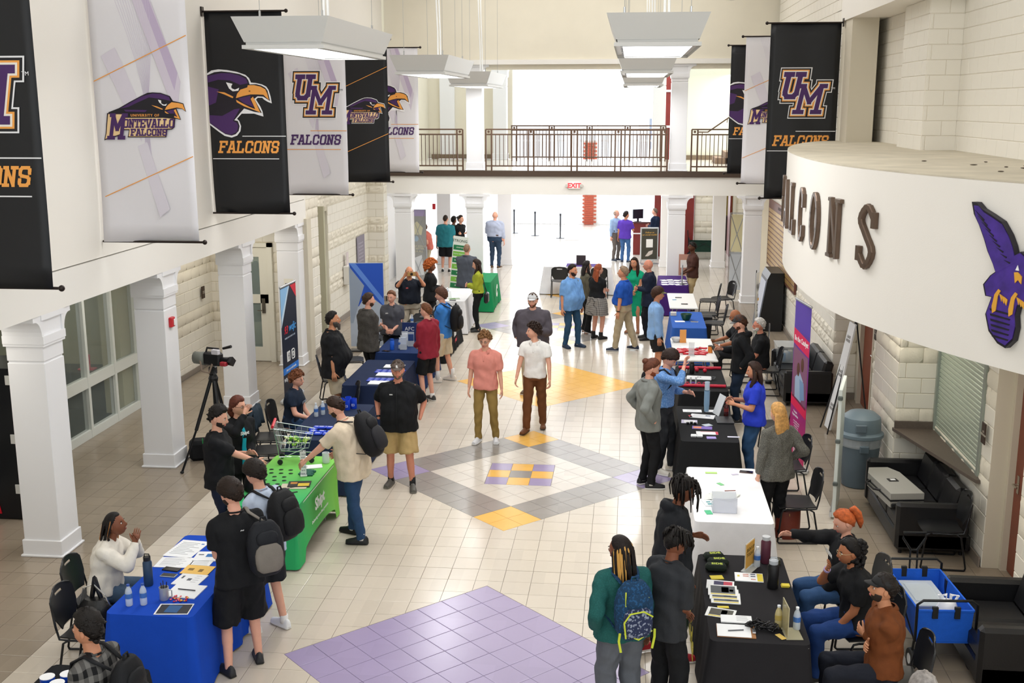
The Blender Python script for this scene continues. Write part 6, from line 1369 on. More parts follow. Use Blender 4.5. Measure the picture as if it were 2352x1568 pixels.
# black chain handbag on the chair
hb = thing('handbag', 'black quilted handbag with silver chain on the chair by the blue table', 'bag', (-3.3, -5.98, .462)); g = G(); g.loft([[(.17*cos(a)*k, .09*sin(a)*k, z) for a in np.linspace(0, 2*pi, 13)[:-1]] for z, k in ((0, .95), (.02, 1), (.16, 1), (.22, .8), (.26, .55))]); g.build('bag_body', mat('#141416', .35, bump=.2), hb, smooth=40)
g = G(); g.tube([(-.14, 0, .22), (-.1, 0, .36), (0, 0, .4), (.1, 0, .3), (.14, 0, .2)], .007, 6); g.build('chain', chrome, hb); g = G(); g.tube([(-.05, .03, .22), (0, .03, .42), (.05, .03, .24)], [.02, .05, .02], 7); g.build('scarf', mat('#101012', .3), hb)
# blue and white cups bottom left
for k, (x, y) in enumerate(((-2.86, -7.62), (-2.73, -7.56), (-2.62, -7.47), (-2.74, -7.7), (-2.61, -7.63), (-2.87, -7.78))):
    mug(x, y, ['blue cup with white rim, left of the plaid shirt, first of the front row', 'blue cup in the middle of the back row beside the plaid shirt', 'blue cup closest to the plaid shoulder, back row', 'blue cup in the middle of the front row beside the plaid shirt', 'blue cup touching the plaid sleeve, front row', 'blue cup closest to the bottom left picture edge'][k], '#1c4fc0', .11, .055, handle=False, inner='#ffffff')
    g = G(); g.lathe([(.047, .0), (.056, .002), (.056, .007), (.047, .007)], 16); o = g.build('cup_rim', mat('#f3f4f6', .4), None); ob = [c for c in COL.objects if c.name.startswith('mug') and abs(c.location[0]-x) < 1e-4 and abs(c.location[1]-y) < 1e-4][-1]; o.parent = ob; o.location = (0, 0, .106)
    g = G(); g.lathe([(.001, .1), (.05, .1)], 16); g.build('cup_inside', mat('#eceff4', .5), ob)
# toy shopping cart with vegetables on the green table
ct = thing('shopping_cart', 'small chrome toy shopping cart with a red handle on the green table', 'cart', (-2.62, -2.0, ZT), 12); wire = mat('#c5cdd0', .25, .85)
B0 = [(-.17, -.13, .2), (.17, -.11, .2), (.17, .11, .2), (-.17, .13, .2)]; B1 = [(-.24, -.16, .47), (.23, -.14, .38), (.23, .14, .38), (-.24, .16, .47)]
def lp(a, b, t): return tuple(a[i]+(b[i]-a[i])*t for i in range(3))
g = G()
for t in (0, .35, .7, 1): g.tube([lp(B0[i], B1[i], t) for i in range(4)], .005 if t in (0, 1) else .003, 5, closed=True)
for i in range(4):
    for k in range(7): t = k/6; g.tube([lp(B0[i], B0[(i+1) % 4], t), lp(B1[i], B1[(i+1) % 4], t)], .003, 4)
for k in range(8): t = k/7; g.tube([lp(B0[0], B0[1], t), lp(B0[3], B0[2], t)], .003, 4)
g.build('basket', wire, ct)
for s in (-1, 1): g = G(); g.tube([(-.24, s*.15, .47), (-.2, s*.14, .22), (-.19, s*.13, .1), (.2, s*.09, .08), (.22, s*.09, .05)], .007, 6); g.tube([(.13, s*.11, .2), (-.12, s*.13, .1)], .005, 6); g.build('frame', wire, ct)
for x, y in ((-.18, -.13), (-.18, .13), (.2, -.09), (.2, .09)):
    g = G(); g.xf = frame((x, y, .035), (1, 0, 0), (0, 0, 1), (0, -1, 0)); g.lathe([(.012, -.012), (.033, -.012), (.035, 0), (.033, .012), (.012, .012)], 14); g.build('wheel', mat('#1b1c1e', .5), ct, smooth=40)
g = G(); g.tube([(-.25, -.18, .5), (-.25, .18, .5)], .018, 10); g.build('cart_handle', mat('#c81e30', .35), ct)
for k in range(16):
    g = G(); R2 = random.Random(k)
    for q_ in range(7): v = [R2.uniform(-1, 1) for _ in range(3)]; g.ell((v[0]*.022, v[1]*.022, .02+v[2]*.015), .016, .016, .014, 6)
    o = g.build('vegetable', mat(['#7fb23a', '#a8cc5c', '#d9e2b0', '#4f8c2c'][k % 4], .7), None, smooth=True); o.location = (-2.62+random.uniform(-.14, .16), -2.0+random.uniform(-.09, .09), ZT+.22+random.uniform(0, .06)); tag(o, 'small leafy green vegetable inside the toy shopping cart', 'vegetable', 'vegetables in the toy cart')
# other things on the green table
for k in range(18):
    g = G(); g.tube([(.024*cos(a), .014*sin(a), .003) for a in np.linspace(0, 2*pi, 11)[:-1]], .004, 5, closed=True); g.ell((.012, 0, .004), .01, .006, .003, 6)
    o = link('sunglasses_ring', g.mesh(mat('#20262a', .3)), None, (-2.82+.12*(k % 3)+.04*((k//3) % 2), -2.35-.13*(k//3), ZT), .3); o.name = 'pin'; tag(o, 'black oval pin on the green table, %s row from cart, %s from left' % (OW[k//3], OW[k % 3]), 'pin', 'black pins on the green table')
for k in range(13): g = G(); g.box(-.03, .03, -.014, .014, 0, .006, c=.002); o = link('magnet', g.mesh(mat('#1d1e22', .5)), None, (-2.62+.045*(k % 7)+(.12 if k > 6 else 0)-.02, -3.27+.05*(k % 7)-(.1 if k > 6 else 0), ZT), .6); tag(o, 'small black card on the green table, %s row, %s from its left end' % ('far slanted' if k < 7 else 'near slanted', OW[k % 7]), 'card', 'black cards on the green table')
for k in range(6): g = G(); g.box(-.08, .08, -.018, .018, 0, .022, c=.008); o = link('lip_balm', g.mesh(mat('#176050', .4)), None, (-2.36+.03*(k % 2), -2.36-.045*k*.8, ZT+.0), .15*(k % 3-1)); o.name = 'marker'; tag(o, 'dark green marker in the loose pile on the green table', 'marker', 'green markers on the green table')
paper(-2.33, -2.2, .2, .14, 20, 'white cards fanned out near the clear cup on the green table', th=.008)
mug(-2.23, -2.02, 'clear plastic cup at the far corner of the green table', '#dfe6ea', .13, .045, handle=False)
paper(-2.32, -2.86, .26, .2, 10, 'magazine with yellow and black cover on the green table', '#2b2a26', th=.012, prints=[('#e0c238', [(-.05, -.4, .45, .1)]), ('#c98838', [(-.4, 0, -.1, .3)])]); paper(-2.36, -2.93, .3, .18, 8, 'beige booklet pushed under the yellow magazine', '#cfc5ae', th=.006)
s_ = thing('receipt', 'long printed paper strip standing up on the green table', 'paper', (-2.36, -2.55, ZT), 20); g = G(); g.sheet([[(-.035, .012*sin(t*3), .02+.3*t) for t in np.linspace(0, 1, 7)], [(.035, .012*sin(t*3), .02+.3*t) for t in np.linspace(0, 1, 7)]], .002); g.box(-.04, .04, -.03, .03, 0, .02, c=.004); g.build('strip', PAPW, s_)
text('\n'.join(['== =', '= ===', '==', '=== =']*2), .04, mat(INK, .6), s_, frame((0, -.004, .17), (1, 0, 0), (0, 0, 1), (0, -1, 0)))
tb = thing('tote_bag', 'black cloth bag lying over the left edge of the green table', 'bag', (-2.83, -2.95, ZT), 15); g = G(); g.loft([[(.13*cos(a)*k, .28*sin(a)*k, z) for a in np.linspace(0, 2*pi, 15)[:-1]] for z, k in ((0, .9), (.015, 1), (.09, .85), (.17, .5), (.24, .2))]); g.build('bag_body', cloth('#141518'), tb, smooth=True); g = G(); g.tube([(0, -.15, .16), (.03, -.1, .32), (0, .0, .3), (0, .05, .2)], .012, 6); g.build('handle', cloth('#141518'), tb)
paper(-2.72, -3.42, .12, .2, 20, 'black tablet lying at the near left corner of the green table', '#15161a', th=.01, name='tablet', cat='tablet')
# jackets on chairs
def jacket(x, y, z, lab, col, rot):
    e = link('jacket', None, None, (x, y, z), radians(rot)); g = G(); rows = []
    for k in range(9):
        t = k/8; yy = -.05+.16*max(0, t-.5)*0; d = .06+.03*sin(3*t)
        rows.append([((.25+.04*sin(4*t+u*3))*u, (-.03-.055*abs(t-.5)*2)*(1 if t > .5 else -1)+.02*sin(7*u+2*t), .9-abs(t-.5)*(.9 if t > .5 else .55)-.04*u*u) for u in np.linspace(-1, 1, 11)])
    g.sheet(rows, .03); o = g.build('jacket', cloth(col), None, smooth=True); o.location = (x, y, z); o.rotation_euler[2] = radians(rot); bpy.data.objects.remove(e); o.name = 'jacket'; tag(o, lab, 'jacket')
jacket(-3.83, -.02, 0, 'dark blue jacket draped over the back of the chair behind the cart', '#26323d', -85); jacket(-3.88, 5.02, 0, 'dark green jacket draped over the chair behind the tweed blazer', '#1f2a24', -75)
jacket(3.7, 6.95, 0, 'black coat over the chair next to the seated bald man', '#15161a', 94)
# navy table: blue packs, cups, bottles
pk = G(); pk.box(-.055, .055, -.04, .04, 0, .03, c=.01); pkm = pk.mesh(mat('#1d43c8', .35)); pl = G(); pl.box(-.03, .03, -.012, .012, .03, .0306); plm = pl.mesh(mat('#e6e9f4', .5))
for k in range(14):
    o = link('can_koozie', pkm, None, (-2.78+.12*(k % 4)+.03*((k//4) % 2), -.86+.1*(k//4), ZT+(.03 if k in (9, 10) else 0)), random.uniform(-.2, .2)); o.name = 'packet'; tag(o, 'bright blue packet on the navy table by the cart, %s row, %s from the left' % (OW[k//4], OW[k % 4]), 'packet', 'blue packets on the navy table'); l_ = link('print', plm, o)
bottle(-2.93, .02, 'water bottle on the navy table, closer to the seated woman'); bottle(-2.86, .13, 'second water bottle on the navy table, behind the first')
for k, (x, y) in enumerate(((-2.75, .36), (-2.66, .3), (-2.58, .42), (-2.5, .5), (-2.68, .48), (-2.6, .58))):
    e = mug(x, y, ['blue stadium cup, left front of the cluster on the navy table', 'blue stadium cup, front middle of the cluster', 'blue stadium cup with white print, right of the front one', 'blue stadium cup, rightmost in the cluster', 'blue stadium cup, left at the back of the cluster', 'blue stadium cup, farthest back in the cluster'][k], '#1c46d0', .15, .046, handle=False)
    text('E3', .05, mat('#e8ebf5', .5), e, frame((.0, -.0475, .06), (1, 0, 0), (0, 0, 1), (0, -1, 0)))
# navy table with papers
for k, y in enumerate((3.18, 2.6, 2.03)): paper(-2.46, y, .34, .22, 0, ['far', 'middle', 'near'][k]+' plain white paper stack on the navy table with blue packs', th=.012)
for r in range(2):
    for i in range(5):
        for j in range(3):
            o = link('key_tag', pkm, None, (-2.66+.1*i, 2.82-.58*r+.08*(j-1), ZT)); o.scale = (.85, .7, .35); o.name = 'packet'; tag(o, 'flat navy packet in the %s group between paper stacks, row %s, %s from left' % ('far' if r == 0 else 'near', OW[j], OW[i]), 'packet', 'flat packets between the paper stacks'); link('print', plm, o)
# table behind the maroon sweater
flask(-2.78, 4.5, 'bright blue plastic tumbler on the navy table behind the maroon sweater', '#1f62d8', .2, .04, '#1a4fb0', handle=False); bottle(-2.66, 4.62, 'water bottle beside the bright blue tumbler')
for k, (x, y) in enumerate(((-2.58, 4.55), (-2.5, 4.85), (-2.62, 4.9))):
    e = thing('brochure_holder', ['clear brochure holder in front, beside the blue tumbler', 'clear brochure holder closest to the maroon sweater', 'clear brochure holder behind the other two'][k], 'holder', (x, y, ZT), 10*k); g = G(); g.box(-.06, .06, -.04, .03, 0, .006); g.box(-.06, .06, .02, .026, 0, .26); g.box(-.06, .06, -.03, -.026, 0, .1); g.build('holder', mat('#dfe5ea', .1, alpha=.45), e)
    g = G(); g.box(-.05, .05, -.015, .015, .008, .22); g.build('brochures', mat(['#c9d4e6', '#24407a', '#dfe3ea'][k], .5), e)
e = thing('poster', 'navy placard with white letters standing behind the holders', 'sign', (-2.62, 5.35, ZT), 0); g = G(); g.box(-.14, .14, -.01, .01, 0, .34); g.build('board', mat('#1b2f66', .5), e); text('AFC', .1, mat('#f0f0f0', .5), e, frame((0, -.011, .22), (1, 0, 0), (0, 0, 1), (0, -1, 0)))
paper(-2.38, 5.5, .24, .16, 0, 'white leaflet beyond the maroon sweater on the navy table'); paper(-2.4, 5.85, .22, .16, 10, 'second white leaflet at the far end of the same navy table')
phone(-2.86, 4.36, 70, 'dark phone at the near left end of the table with the tumbler')
# black table with laptops, white table
def laptop(x, y, rot, lab, z=ZT, openb=True, lid='#2a2c30'):
    e = thing('laptop', lab, 'laptop', (x, y, z), rot); g = G(); g.box(-.17, .17, -.12, .12, 0, .016, c=.004); g.build('base', mat('#3a3c40', .4, .4), e)
    if openb: g = G(); g.add([(-.17, .12, .016), (.17, .12, .016), (.17, .19, .23), (-.17, .19, .23), (-.17, .13, .014), (.17, .13, .014), (.17, .2, .228), (-.17, .2, .228)], [(0, 1, 2, 3), (7, 6, 5, 4), (0, 4, 5, 1), (1, 5, 6, 2), (2, 6, 7, 3), (3, 7, 4, 0)]); g.build('screen', mat(lid, .25), e)
laptop(-2.72, 7.0, 90, 'closed dark laptop at the near end of the black table', openb=False); laptop(-2.75, 7.75, -90, 'open grey laptop on the black table behind the polo-shirted photographer', lid='#4a4d52')
bottle(-2.88, 6.9, 'water bottle at the near left corner of the black table'); paper(-2.45, 8.35, .2, .26, 0, 'white sheet at the far end of the black table')
paper(-2.5, 10.0, .26, .2, 15, 'green and grey booklet on the white table', '#a9b9a0', prints=[('#5a8a48', [(-.4, -.3, .1, .3)])]); phone(-2.5, 9.78, 85, 'black phone at the near edge of the white table'); bottle(-2.72, 10.4, 'water bottle on the white table beside the woman with orange hair')
e = thing('tent_card', 'white folded tent card on the white table', 'card', (-2.68, 10.05, ZT), 30); g = G(); g.prism([(-.07, 0), (.07, 0), (0, .16)], -.1, .1, 0, 'x'); g.build('card', PAPW, e)
# back white table
e = thing('photo_frame', 'small dark framed display standing on the back white table', 'frame', (.15, 15.75, ZT)); g = G(); g.box(-.13, .13, -.01, .01, 0, .28, c=.003); g.build('panel', mat('#3a3036', .4), e)
g = G(); g.box(-.35, .6, -.3, .3, 0, .006); tag(link('table_runner', g.mesh(cloth('#45307a')), None, (.1, 15.75, ZT)), 'purple runner across the back white table', 'runner')
for k, x in enumerate((-.7, -.5, .75)): paper(x, 15.75, .16, .22, 0, ['leftmost pale leaflet pile on the back white table', 'pale leaflet pile next to the purple runner', 'pale leaflet pile at the right end of the back white table'][k], '#d9d6e6', th=.01)
paper(.25, 15.6, .1, .08, 20, 'small white card leaning by the dark frame at the back')
# ---------------------------------------------------------------- right side table things
for k in range(12): paper(2.36+.17*(k % 4)*.95, 12.55+.33*(k//4)+.06*(k % 2), .15, .2, random.uniform(-40, 40), 'white leaflet on the purple table, %s row from the near end, %s from left' % (OW[k//4], OW[k % 4]), group='leaflets on the purple table')
e = thing('monitor', 'thin grey display standing edge-on on the purple table', 'monitor', (2.78, 12.62, ZT), 90); g = G(); g.box(-.15, .15, -.012, .012, .03, .5, c=.004); g.box(-.1, .1, -.06, .06, 0, .02); g.build('panel', mat('#7c7e82', .35), e)
e = thing('sign', 'upright printed placard with dark squares behind the purple table', 'sign', (2.9, 14.2, .0)); g = G(); g.box(-.14, .14, -.01, .01, .75, 1.3); g.tube([(0, 0, 0), (0, 0, .8)], .012); g.box(-.15, .15, -.1, .1, 0, .02); g.build('board', mat('#b98a78', .6), e); g = G(); g.box(-.1, .1, -.013, -.011, .95, 1.15); g.build('panel', mat('#e9e5e0', .5), e)
phone(2.62, 10.75, 85, 'black phone far on the bare white folding table', z=.737); phone(2.72, 9.9, 88, 'dark phone at the near end of the bare white folding table', z=.737); paper(2.52, 10.45, .09, .07, 10, 'small blue card on the bare white folding table', '#4a90b8', z=.737)
def bowl(x, y, lab, col, r, h, z=ZT):
    e = thing('bowl', lab, 'bowl', (x, y, z)); g = G(); g.lathe([(r*.55, 0), (r*.75, h*.3), (r, h), (r*.95, h), (r*.7, h*.35), (.001, .012)], 18); g.build('bowl_body', mat(col, .3), e, smooth=40)
bowl(2.66, 7.9, 'dark green bowl on the medium blue tablecloth', '#1d4a30', .12, .13); paper(2.53, 7.72, .2, .14, 5, 'white sheet under the green bowl'); phone(2.82, 7.7, 80, 'phone with white case right of the green bowl', col='#dfe3e6')
e = thing('box', 'small white box at the left edge of the blue table', 'box', (2.42, 8.4, ZT)); g = G(); g.box(-.06, .06, -.06, .06, 0, .07, c=.004); g.build('box_body', mat('#cfcac0', .6), e)
bowl(2.38, 5.8, 'white bowl at the far left corner of the table with red packs', '#d6d8da', .1, .08, .737)
e = thing('sign', 'small orange and white upright sign on the table with red packs', 'sign', (2.5, 5.75, .737), 10); g = G(); g.box(-.06, .06, -.008, .008, 0, .24); g.box(-.06, .06, -.04, .04, 0, .006); g.build('panel', mat('#eda65a', .5), e)
rp = G(); rp.box(-.08, .08, -.035, .035, 0, .03, c=.012); rpm = rp.mesh(mat('#c4182c', .4)); rw = G(); rw.box(-.035, .035, -.012, .012, .03, .0306); rwm = rw.mesh(mat('#f2e8e8', .5))
for k in range(16): o = link('packet', rpm, None, (2.4+.13*(k % 4)+.04*((k//4) % 2), 4.72+.12*(k//4), .737+(.028 if k % 5 == 0 else 0)), random.uniform(-.4, .4)); tag(o, 'red packet on the white folding table, %s row from the near side, %s from left' % (OW[k//4], OW[k % 4]), 'packet', 'red packets on the white table'); link('print', rwm, o)
for k in range(12): g = G(); g.tube([(-.03, 0, .006), (.03, 0, .006)], .006, 6); o = link('lanyard_clip', g.mesh(mat('#22352c', .4)), None, (2.72+.02*(k % 4), 5.12+.06*(k//4), .738), random.random()*3); o.name = 'pen'; tag(o, 'short dark green pen in the scatter on the white folding table', 'pen', 'dark pens on the white table')
paper(2.6, 5.35, .3, .2, 10, 'white papers in the middle of the table with red packs', z=.737); e = mug(2.95, 4.9, 'orange paper cup with dark lid near the tablet', '#e58a35', .12, .042, handle=False, z=.737); g = G(); g.lathe([(.044, .118), (.044, .128), (.03, .135), (.001, .135)], 14); g.build('lid', mat('#2a2522', .4), e)
e = thing('tablet', 'black tablet held up at the near end of the white folding table', 'tablet', (3.02, 4.5, .737), 75); g = G(); g.xf = frame((0, 0, .1), (1, 0, 0), (0, .5, .86), (0, -.86, .5)); g.box(-.1, .1, -.11, .13, -.005, .005, c=.002); g.build('tablet_body', mat('#1a1b1e', .3), e)
e = thing('sign_holder', 'clear acrylic sign stand among the red packs', 'holder', (2.6, 4.62, .737)); g = G(); g.box(-.05, .05, -.004, .004, 0, .24); g.box(-.06, .06, -.04, .04, 0, .005); g.build('holder', mat('#e2e6e8', .08, alpha=.4), e)
# black table with red rolls
roll = G(); roll.tube([(-.09, 0, .026), (.09, 0, .026)], [.024, .026], 12); rolm = roll.mesh(mat('#c9203c', .4), 40)
for k in range(5): tag(link('sleeve_roll', rolm, None, (2.38+.135*k, 2.26+.004*(k % 2), ZT)), 'red roll in the near row on the black tablecloth, %s from the left' % OW[k], 'roll', 'red rolls in the near row')
for k in range(5): tag(link('sleeve_roll', rolm, None, (2.42+.13*k, 3.5-.02*(k % 2), ZT)), 'red roll in the far row on the black tablecloth, %s from the left' % OW[k], 'roll', 'red rolls in the far row')
for k in range(4):
    g = G(); g.tube([(.025*cos(a), 0, .028+.022*sin(a)) for a in np.linspace(0, 2*pi, 11)[:-1]], .007, 6, closed=True); tag(link('keychain', g.mesh(mat(['#d63a5a', '#7a4ab0', '#d63a5a', '#c9386a'][k], .4)), None, (2.42+.09*k, 2.37, ZT)), ['leftmost pink ring behind the near red rolls', 'purple ring behind the near red rolls', 'third pink ring behind the near red rolls', 'rightmost magenta ring behind the near red rolls'][k], 'ring')
for k in range(3):
    e = thing('vial', 'clear upright tube behind the pink rings, %s from the left' % OW[k], 'tube', (2.4+.08*k, 2.5, ZT), 0, 'clear tubes on the black cloth'); g = G(); g.lathe([(.014, 0), (.014, .1), (.001, .1)], 10); g.build('tube_body', mat('#d6dbe0', .1, alpha=.6), e)
for k in range(5): e = thing('vial', 'short silver tube before the black tumbler, %s from the left' % OW[k], 'tube', (2.36+.045*k, 3.2, ZT), 0, 'silver tubes by the black tumbler'); g = G(); g.lathe([(.012, 0), (.012, .06), (.001, .06)], 10); g.build('tube_body', mat('#d0d0d4', .3, .4), e)
e = thing('tote_bag', 'folded white cloth tote with black print on the black tablecloth', 'bag', (2.63, 2.82, ZT), -4); g = G(); g.box(-.2, .2, -.11, .11, 0, .025, c=.012); g.build('cloth_body', mat('#dfe1e3', .8, bump=.2, bs=30), e); text('EIS', .06, mat('#222222', .6), e, frame((0, 0, .026), (1, 0, 0), (0, 1, 0), (0, 0, 1)))
g = G(); g.tube([(.19, .05, .02), (.26, .03, .03), (.24, -.06, .02), (.18, -.07, .02)], .008, 6); g.build('handle', mat('#55585c', .7), e)
flask(2.53, 3.18, 'black tumbler at the far end of the table with red rolls', '#141416', .2, .042, '#1a1a1c', handle=False)
for k, (x, y) in enumerate(((2.62, 3.3), (2.75, 3.26))): g = G(); g.ell((0, 0, .035), .035, .035, .034, 12); tag(link('ball', g.mesh(mat('#c4203a', .35), True), None, (x, y, ZT)), ['red stress ball left of its twin on the black cloth', 'red stress ball right of its twin on the black cloth'][k], 'ball')
# black table with leaflets
for k in range(17): e = thing('cup', 'translucent blue plastic cup in the tall stack, %s from the bottom' % OW[k], 'cup', (2.62, .84, ZT+.013*k*1.0), 0, 'cups of the tall blue stack'); g = G(); g.lathe([(.031, 0), (.04, .1), (.042, .105), (.038, .103), (.03, .004)], 14); g.build('cup_body', mat('#9cc0dc', .25, alpha=.9), e, smooth=40)
e = mug(2.62, .84, 'top cup turned upside down on the tall blue stack', '#c8dbe8', .12, .036, handle=False, z=ZT+.32, name='cup')
e = thing('sign_holder', 'leaning white card sign behind the laptop on the black table', 'holder', (2.74, .68, ZT), -70); g = G(); g.xf = frame((0, 0, 0), (1, 0, 0), (0, .35, .94), (0, -.94, .35)); g.box(-.1, .1, 0, .3, -.004, .004); g.build('card', mat('#dfe3e6', .4), e)
bottle(2.88, .6, 'dark red juice bottle beside the laptop', liquid='#4a1a18', labc='#7a2a24', capc='#b82a28', h=.21, r=.034); laptop(2.84, .38, 92, 'closed dark laptop on the black table in front of the blue t-shirt', openb=False)
paper(2.42, .84, .27, .14, 0, 'wide white leaflet at the far left of the black table', prints=[(INK, lines(3, -.3, .4))]); paper(2.55, .56, .34, .2, -12, 'large white leaflet in the middle of the black table', prints=[(INK, lines(4)), ('#5a6a8a', [(.1, .1, .3, .3)])])
paper(2.38, .55, .04, .1, 12, 'small red strip left of the large leaflet', '#d03048'); paper(2.35, .27, .22, .17, -3, 'lilac-edged white leaflet at the left table edge', '#d4cfe8', prints=[('#f2f2f4', [(-.35, -.35, .35, .35)])]); paper(2.51, -.02, .27, .14, -4, 'orange and purple picture leaflet on the black table', '#7a62b8', prints=[('#e08a60', [(-.45, -.3, -.05, .35)])])
paper(2.56, -.27, .29, .14, 0, 'white leaflet with a red edge on the black table', prints=[('#cf3450', [(.38, -.48, .5, .48), (-.3, .35, .38, .45)])]); paper(2.68, .86, .14, .12, 0, 'white sheet half under the red-capped bottle'); paper(2.9, -.42, .16, .05, 0, 'narrow white strip at the right front of the black table', '#d0cfe0'); paper(2.59, .12, .12, .1, 30, 'clear and white packet pair behind the picture leaflet', '#c6d2da')
for k in range(2): paper(2.37+.08*k, -.43, .07, .09, 0, ['left', 'right'][k]+' small white tin-like card at the front of the black table', '#e9ecee', th=.02)
paper(2.6, -.5, .12, .09, 3, 'small stack of lilac cards at the front of the black table', '#a99be0', th=.012)
for k in range(3): g = G(); g.lathe([(.02, 0), (.022, .03), (.001, .032)], 10); tag(link('jar', g.mesh(mat('#1a1b20', .3), 40), None, (2.32+.05*k, .14+.03*(k % 2), ZT)), 'little black jar at the left edge of the black table, %s from left' % OW[k], 'jar', 'little black jars')
# white table
phone(2.92, -1.88, 78, 'brown-edged phone at the far right corner of the white tablecloth', col='#5a4038', w=.08, l=.16)
e = thing('acrylic_box', 'clear acrylic tray box on the white tablecloth', 'box', (2.55, -3.2, ZT), 0); g = G(); g.box(-.13, .13, -.11, .11, 0, .008)
for a in ((-.13, -.125, -.11, .11), (.125, .13, -.11, .11)): g.box(*a, 0, .17)
for a in ((-.13, .13, -.11, -.105), (-.13, .13, .105, .11)): g.box(*a, 0, .17)
g.build('walls', mat('#e4e8f2', .06, alpha=.4), e)
for k in range(5): paper(2.45+.05*k, -2.82+.05*(k % 3), .16, .2, random.uniform(-50, 50), 'pale slip of paper in the loose heap behind the clear box', '#e6ebe4', th=.004+.003*k, group='slips behind the clear box')
paper(2.5, -1.95, .14, .06, 0, 'light green slip at the far edge of the white tablecloth', '#b4dc7a'); paper(2.58, -2.35, .05, .09, 30, 'small green sticker card on the white tablecloth', '#7fc98a'); paper(2.78, -1.98, .08, .04, 20, 'small lilac slip near the phone on the white tablecloth', '#cfc9dd'); paper(2.38, -3.3, .07, .12, 10, 'bright green tag left of the clear box', '#4fc08a'); paper(2.4, -3.0, .12, .2, 12, 'printed white card with teal marks beside the clear box', '#e4ecec', prints=[('#3f8f96', [(-.2, -.3, .2, -.1), (-.2, .05, .2, .2)])])
g = G(); g.tube([(-.06, 0, .006), (.06, .02, .006)], .005, 6); tag(link('pen', g.mesh(mat('#8a4a3a', .4)), None, (2.62, -3.08, ZT+.17)), 'brownish pen lying on the clear box', 'pen')
# nearest black table on the right
flask(2.83, -5.2, 'large black tumbler with clear lid held by the redhead', '#151517', .27, .052, '#b9bec4')
flask(2.83, -4.62, 'tall patterned travel mug with silver lid at the far end of the black table', '#5a2c3c', .27, .048, '#c9ccd0', handle=False); bottle(2.74, -4.72, 'water bottle behind the yellow sign')
e = thing('sign_holder', 'acrylic stand with a yellow-orange sheet on the nearest black table', 'holder', (2.66, -4.78, ZT), 62); g = G(); g.box(-.11, .11, -.004, .004, .0, .28); g.box(-.11, .11, -.06, .04, 0, .005); g.build('holder', mat('#dfe3e0', .1, alpha=.5), e); g = G(); g.box(-.1, .1, -.0065, .0065, .03, .27); g.build('sheet', mat('#d9a64a', .5), e)
text('SIGN UP\nTODAY', .05, mat('#6a5a2a', .6), e, frame((0, -.008, .18), (1, 0, 0), (0, 0, 1), (0, -1, 0)))
e = thing('sign_holder', 'acrylic stand seen edge-on at the near right corner of the black table', 'holder', (2.82, -6.12, ZT), 95); g = G(); g.box(-.11, .11, -.004, .004, .0, .28); g.box(-.11, .11, -.13, .01, 0, .005); g.build('holder', mat('#cfc9a8', .1, alpha=.5), e); g = G(); g.box(-.1, .1, -.006, .0, .02, .27); g.build('sheet', mat('#b8a45a', .5, alpha=.8), e)
bottle(2.93, -6.02, 'clear water bottle at the near right corner of the black table'); bottle(2.78, -6.0, 'water bottle with amber tint behind the edge-on stand', liquid='#cfc08a', labc='#bfa85a')
for k in range(3):
    e = thing('folded_shirt', ['black rolled shirt with green print, nearest of the three', 'black rolled shirt with green print, middle of the three', 'black rolled shirt with green print, farthest of the three'][k], 'shirt', (2.34+.03*(k % 2), -4.86+.13*k, ZT), 6*k); g = G(); g.box(-.1, .1, -.06, .06, 0, .07, c=.025); g.build('cloth_body', cloth('#1a231c'), e, smooth=40); text('SIDE', .055, mat('#c8d84a', .6), e, frame((.01, 0, .0705), (1, 0, 0), (0, 1, 0), (0, 0, 1)), bold=.001)
YEL = '#d8c43a'
paper(2.64, -5.0, .26, .19, -3, 'bright leaflet with colour swatches and a yellow end, right of the shirts', prints=[(YEL, [(.28, -.45, .48, .45), (-.42, 0, -.34, .2)]), ('#c98a7a', [(-.22, .05, -.02, .15), (-.22, .25, -.02, .35), (.05, -.3, .22, -.2)]), ('#3a4668', [(.05, .05, .22, .15), (.05, .3, .22, .4)])], th=.008)
paper(2.34, -5.03, .12, .08, 10, 'small yellow leaflets behind the magazines', YEL, th=.008); paper(2.36, -5.2, .25, .18, -6, 'magazine with a dark blue and red cover, farthest of the row', prints=[('#2b2650', [(-.25, -.3, .1, .4)]), ('#b8324a', [(.1, -.3, .42, .4)])], th=.01)
for k in range(3): paper(2.37+.008*k, -5.33-.075*k, .26, .22, -3, ['grey and teal magazine, back of the overlapping three', 'grey and teal magazine, middle of the overlapping three', 'grey and teal magazine with a yellow bottom stripe, front of the three'][k], '#eceeee', prints=[('#4c5054', [(-.42, -.3, .42, .42)]), ('#5f9fae', [(-.05, -.2, .2, .3)]), (YEL, [(-.42, -.42, .42, -.34)]), ('#a85a48', [(.22, -.1, .36, .1)])], th=.008, z=ZT+.003*(2-k))
paper(2.32, -5.78, .25, .18, -14, 'single slanted magazine with a yellow edge, in front of the stack', '#eceeee', prints=[('#4c4a40', [(-.4, -.3, .4, .4)]), ('#5f9fae', [(0, -.2, .2, .3)]), (YEL, [(-.4, -.44, .4, -.34)])]); paper(2.44, -5.9, .26, .14, -2, 'white printed booklet above the clipboard', prints=[(INK, lines(5, 0, .4))], th=.012)
e = paper(2.42, -6.12, .32, .23, -2, 'clipboard with a white form and a pen at the near edge of the black table', '#9c6a3c', th=.006, name='clipboard', cat='clipboard'); g = G(); g.box(-.16, .12, -.11, .115, .006, .01); g.build('form', PAPW, e); g = G(); g.box(.13, .16, -.04, .04, .006, .02, c=.003); g.build('clip', chrome, e); g = G(); g.tube([(-.07, -.02, .016), (.06, .01, .016)], .005, 6); g.build('pen', mat('#55585e', .4), e)
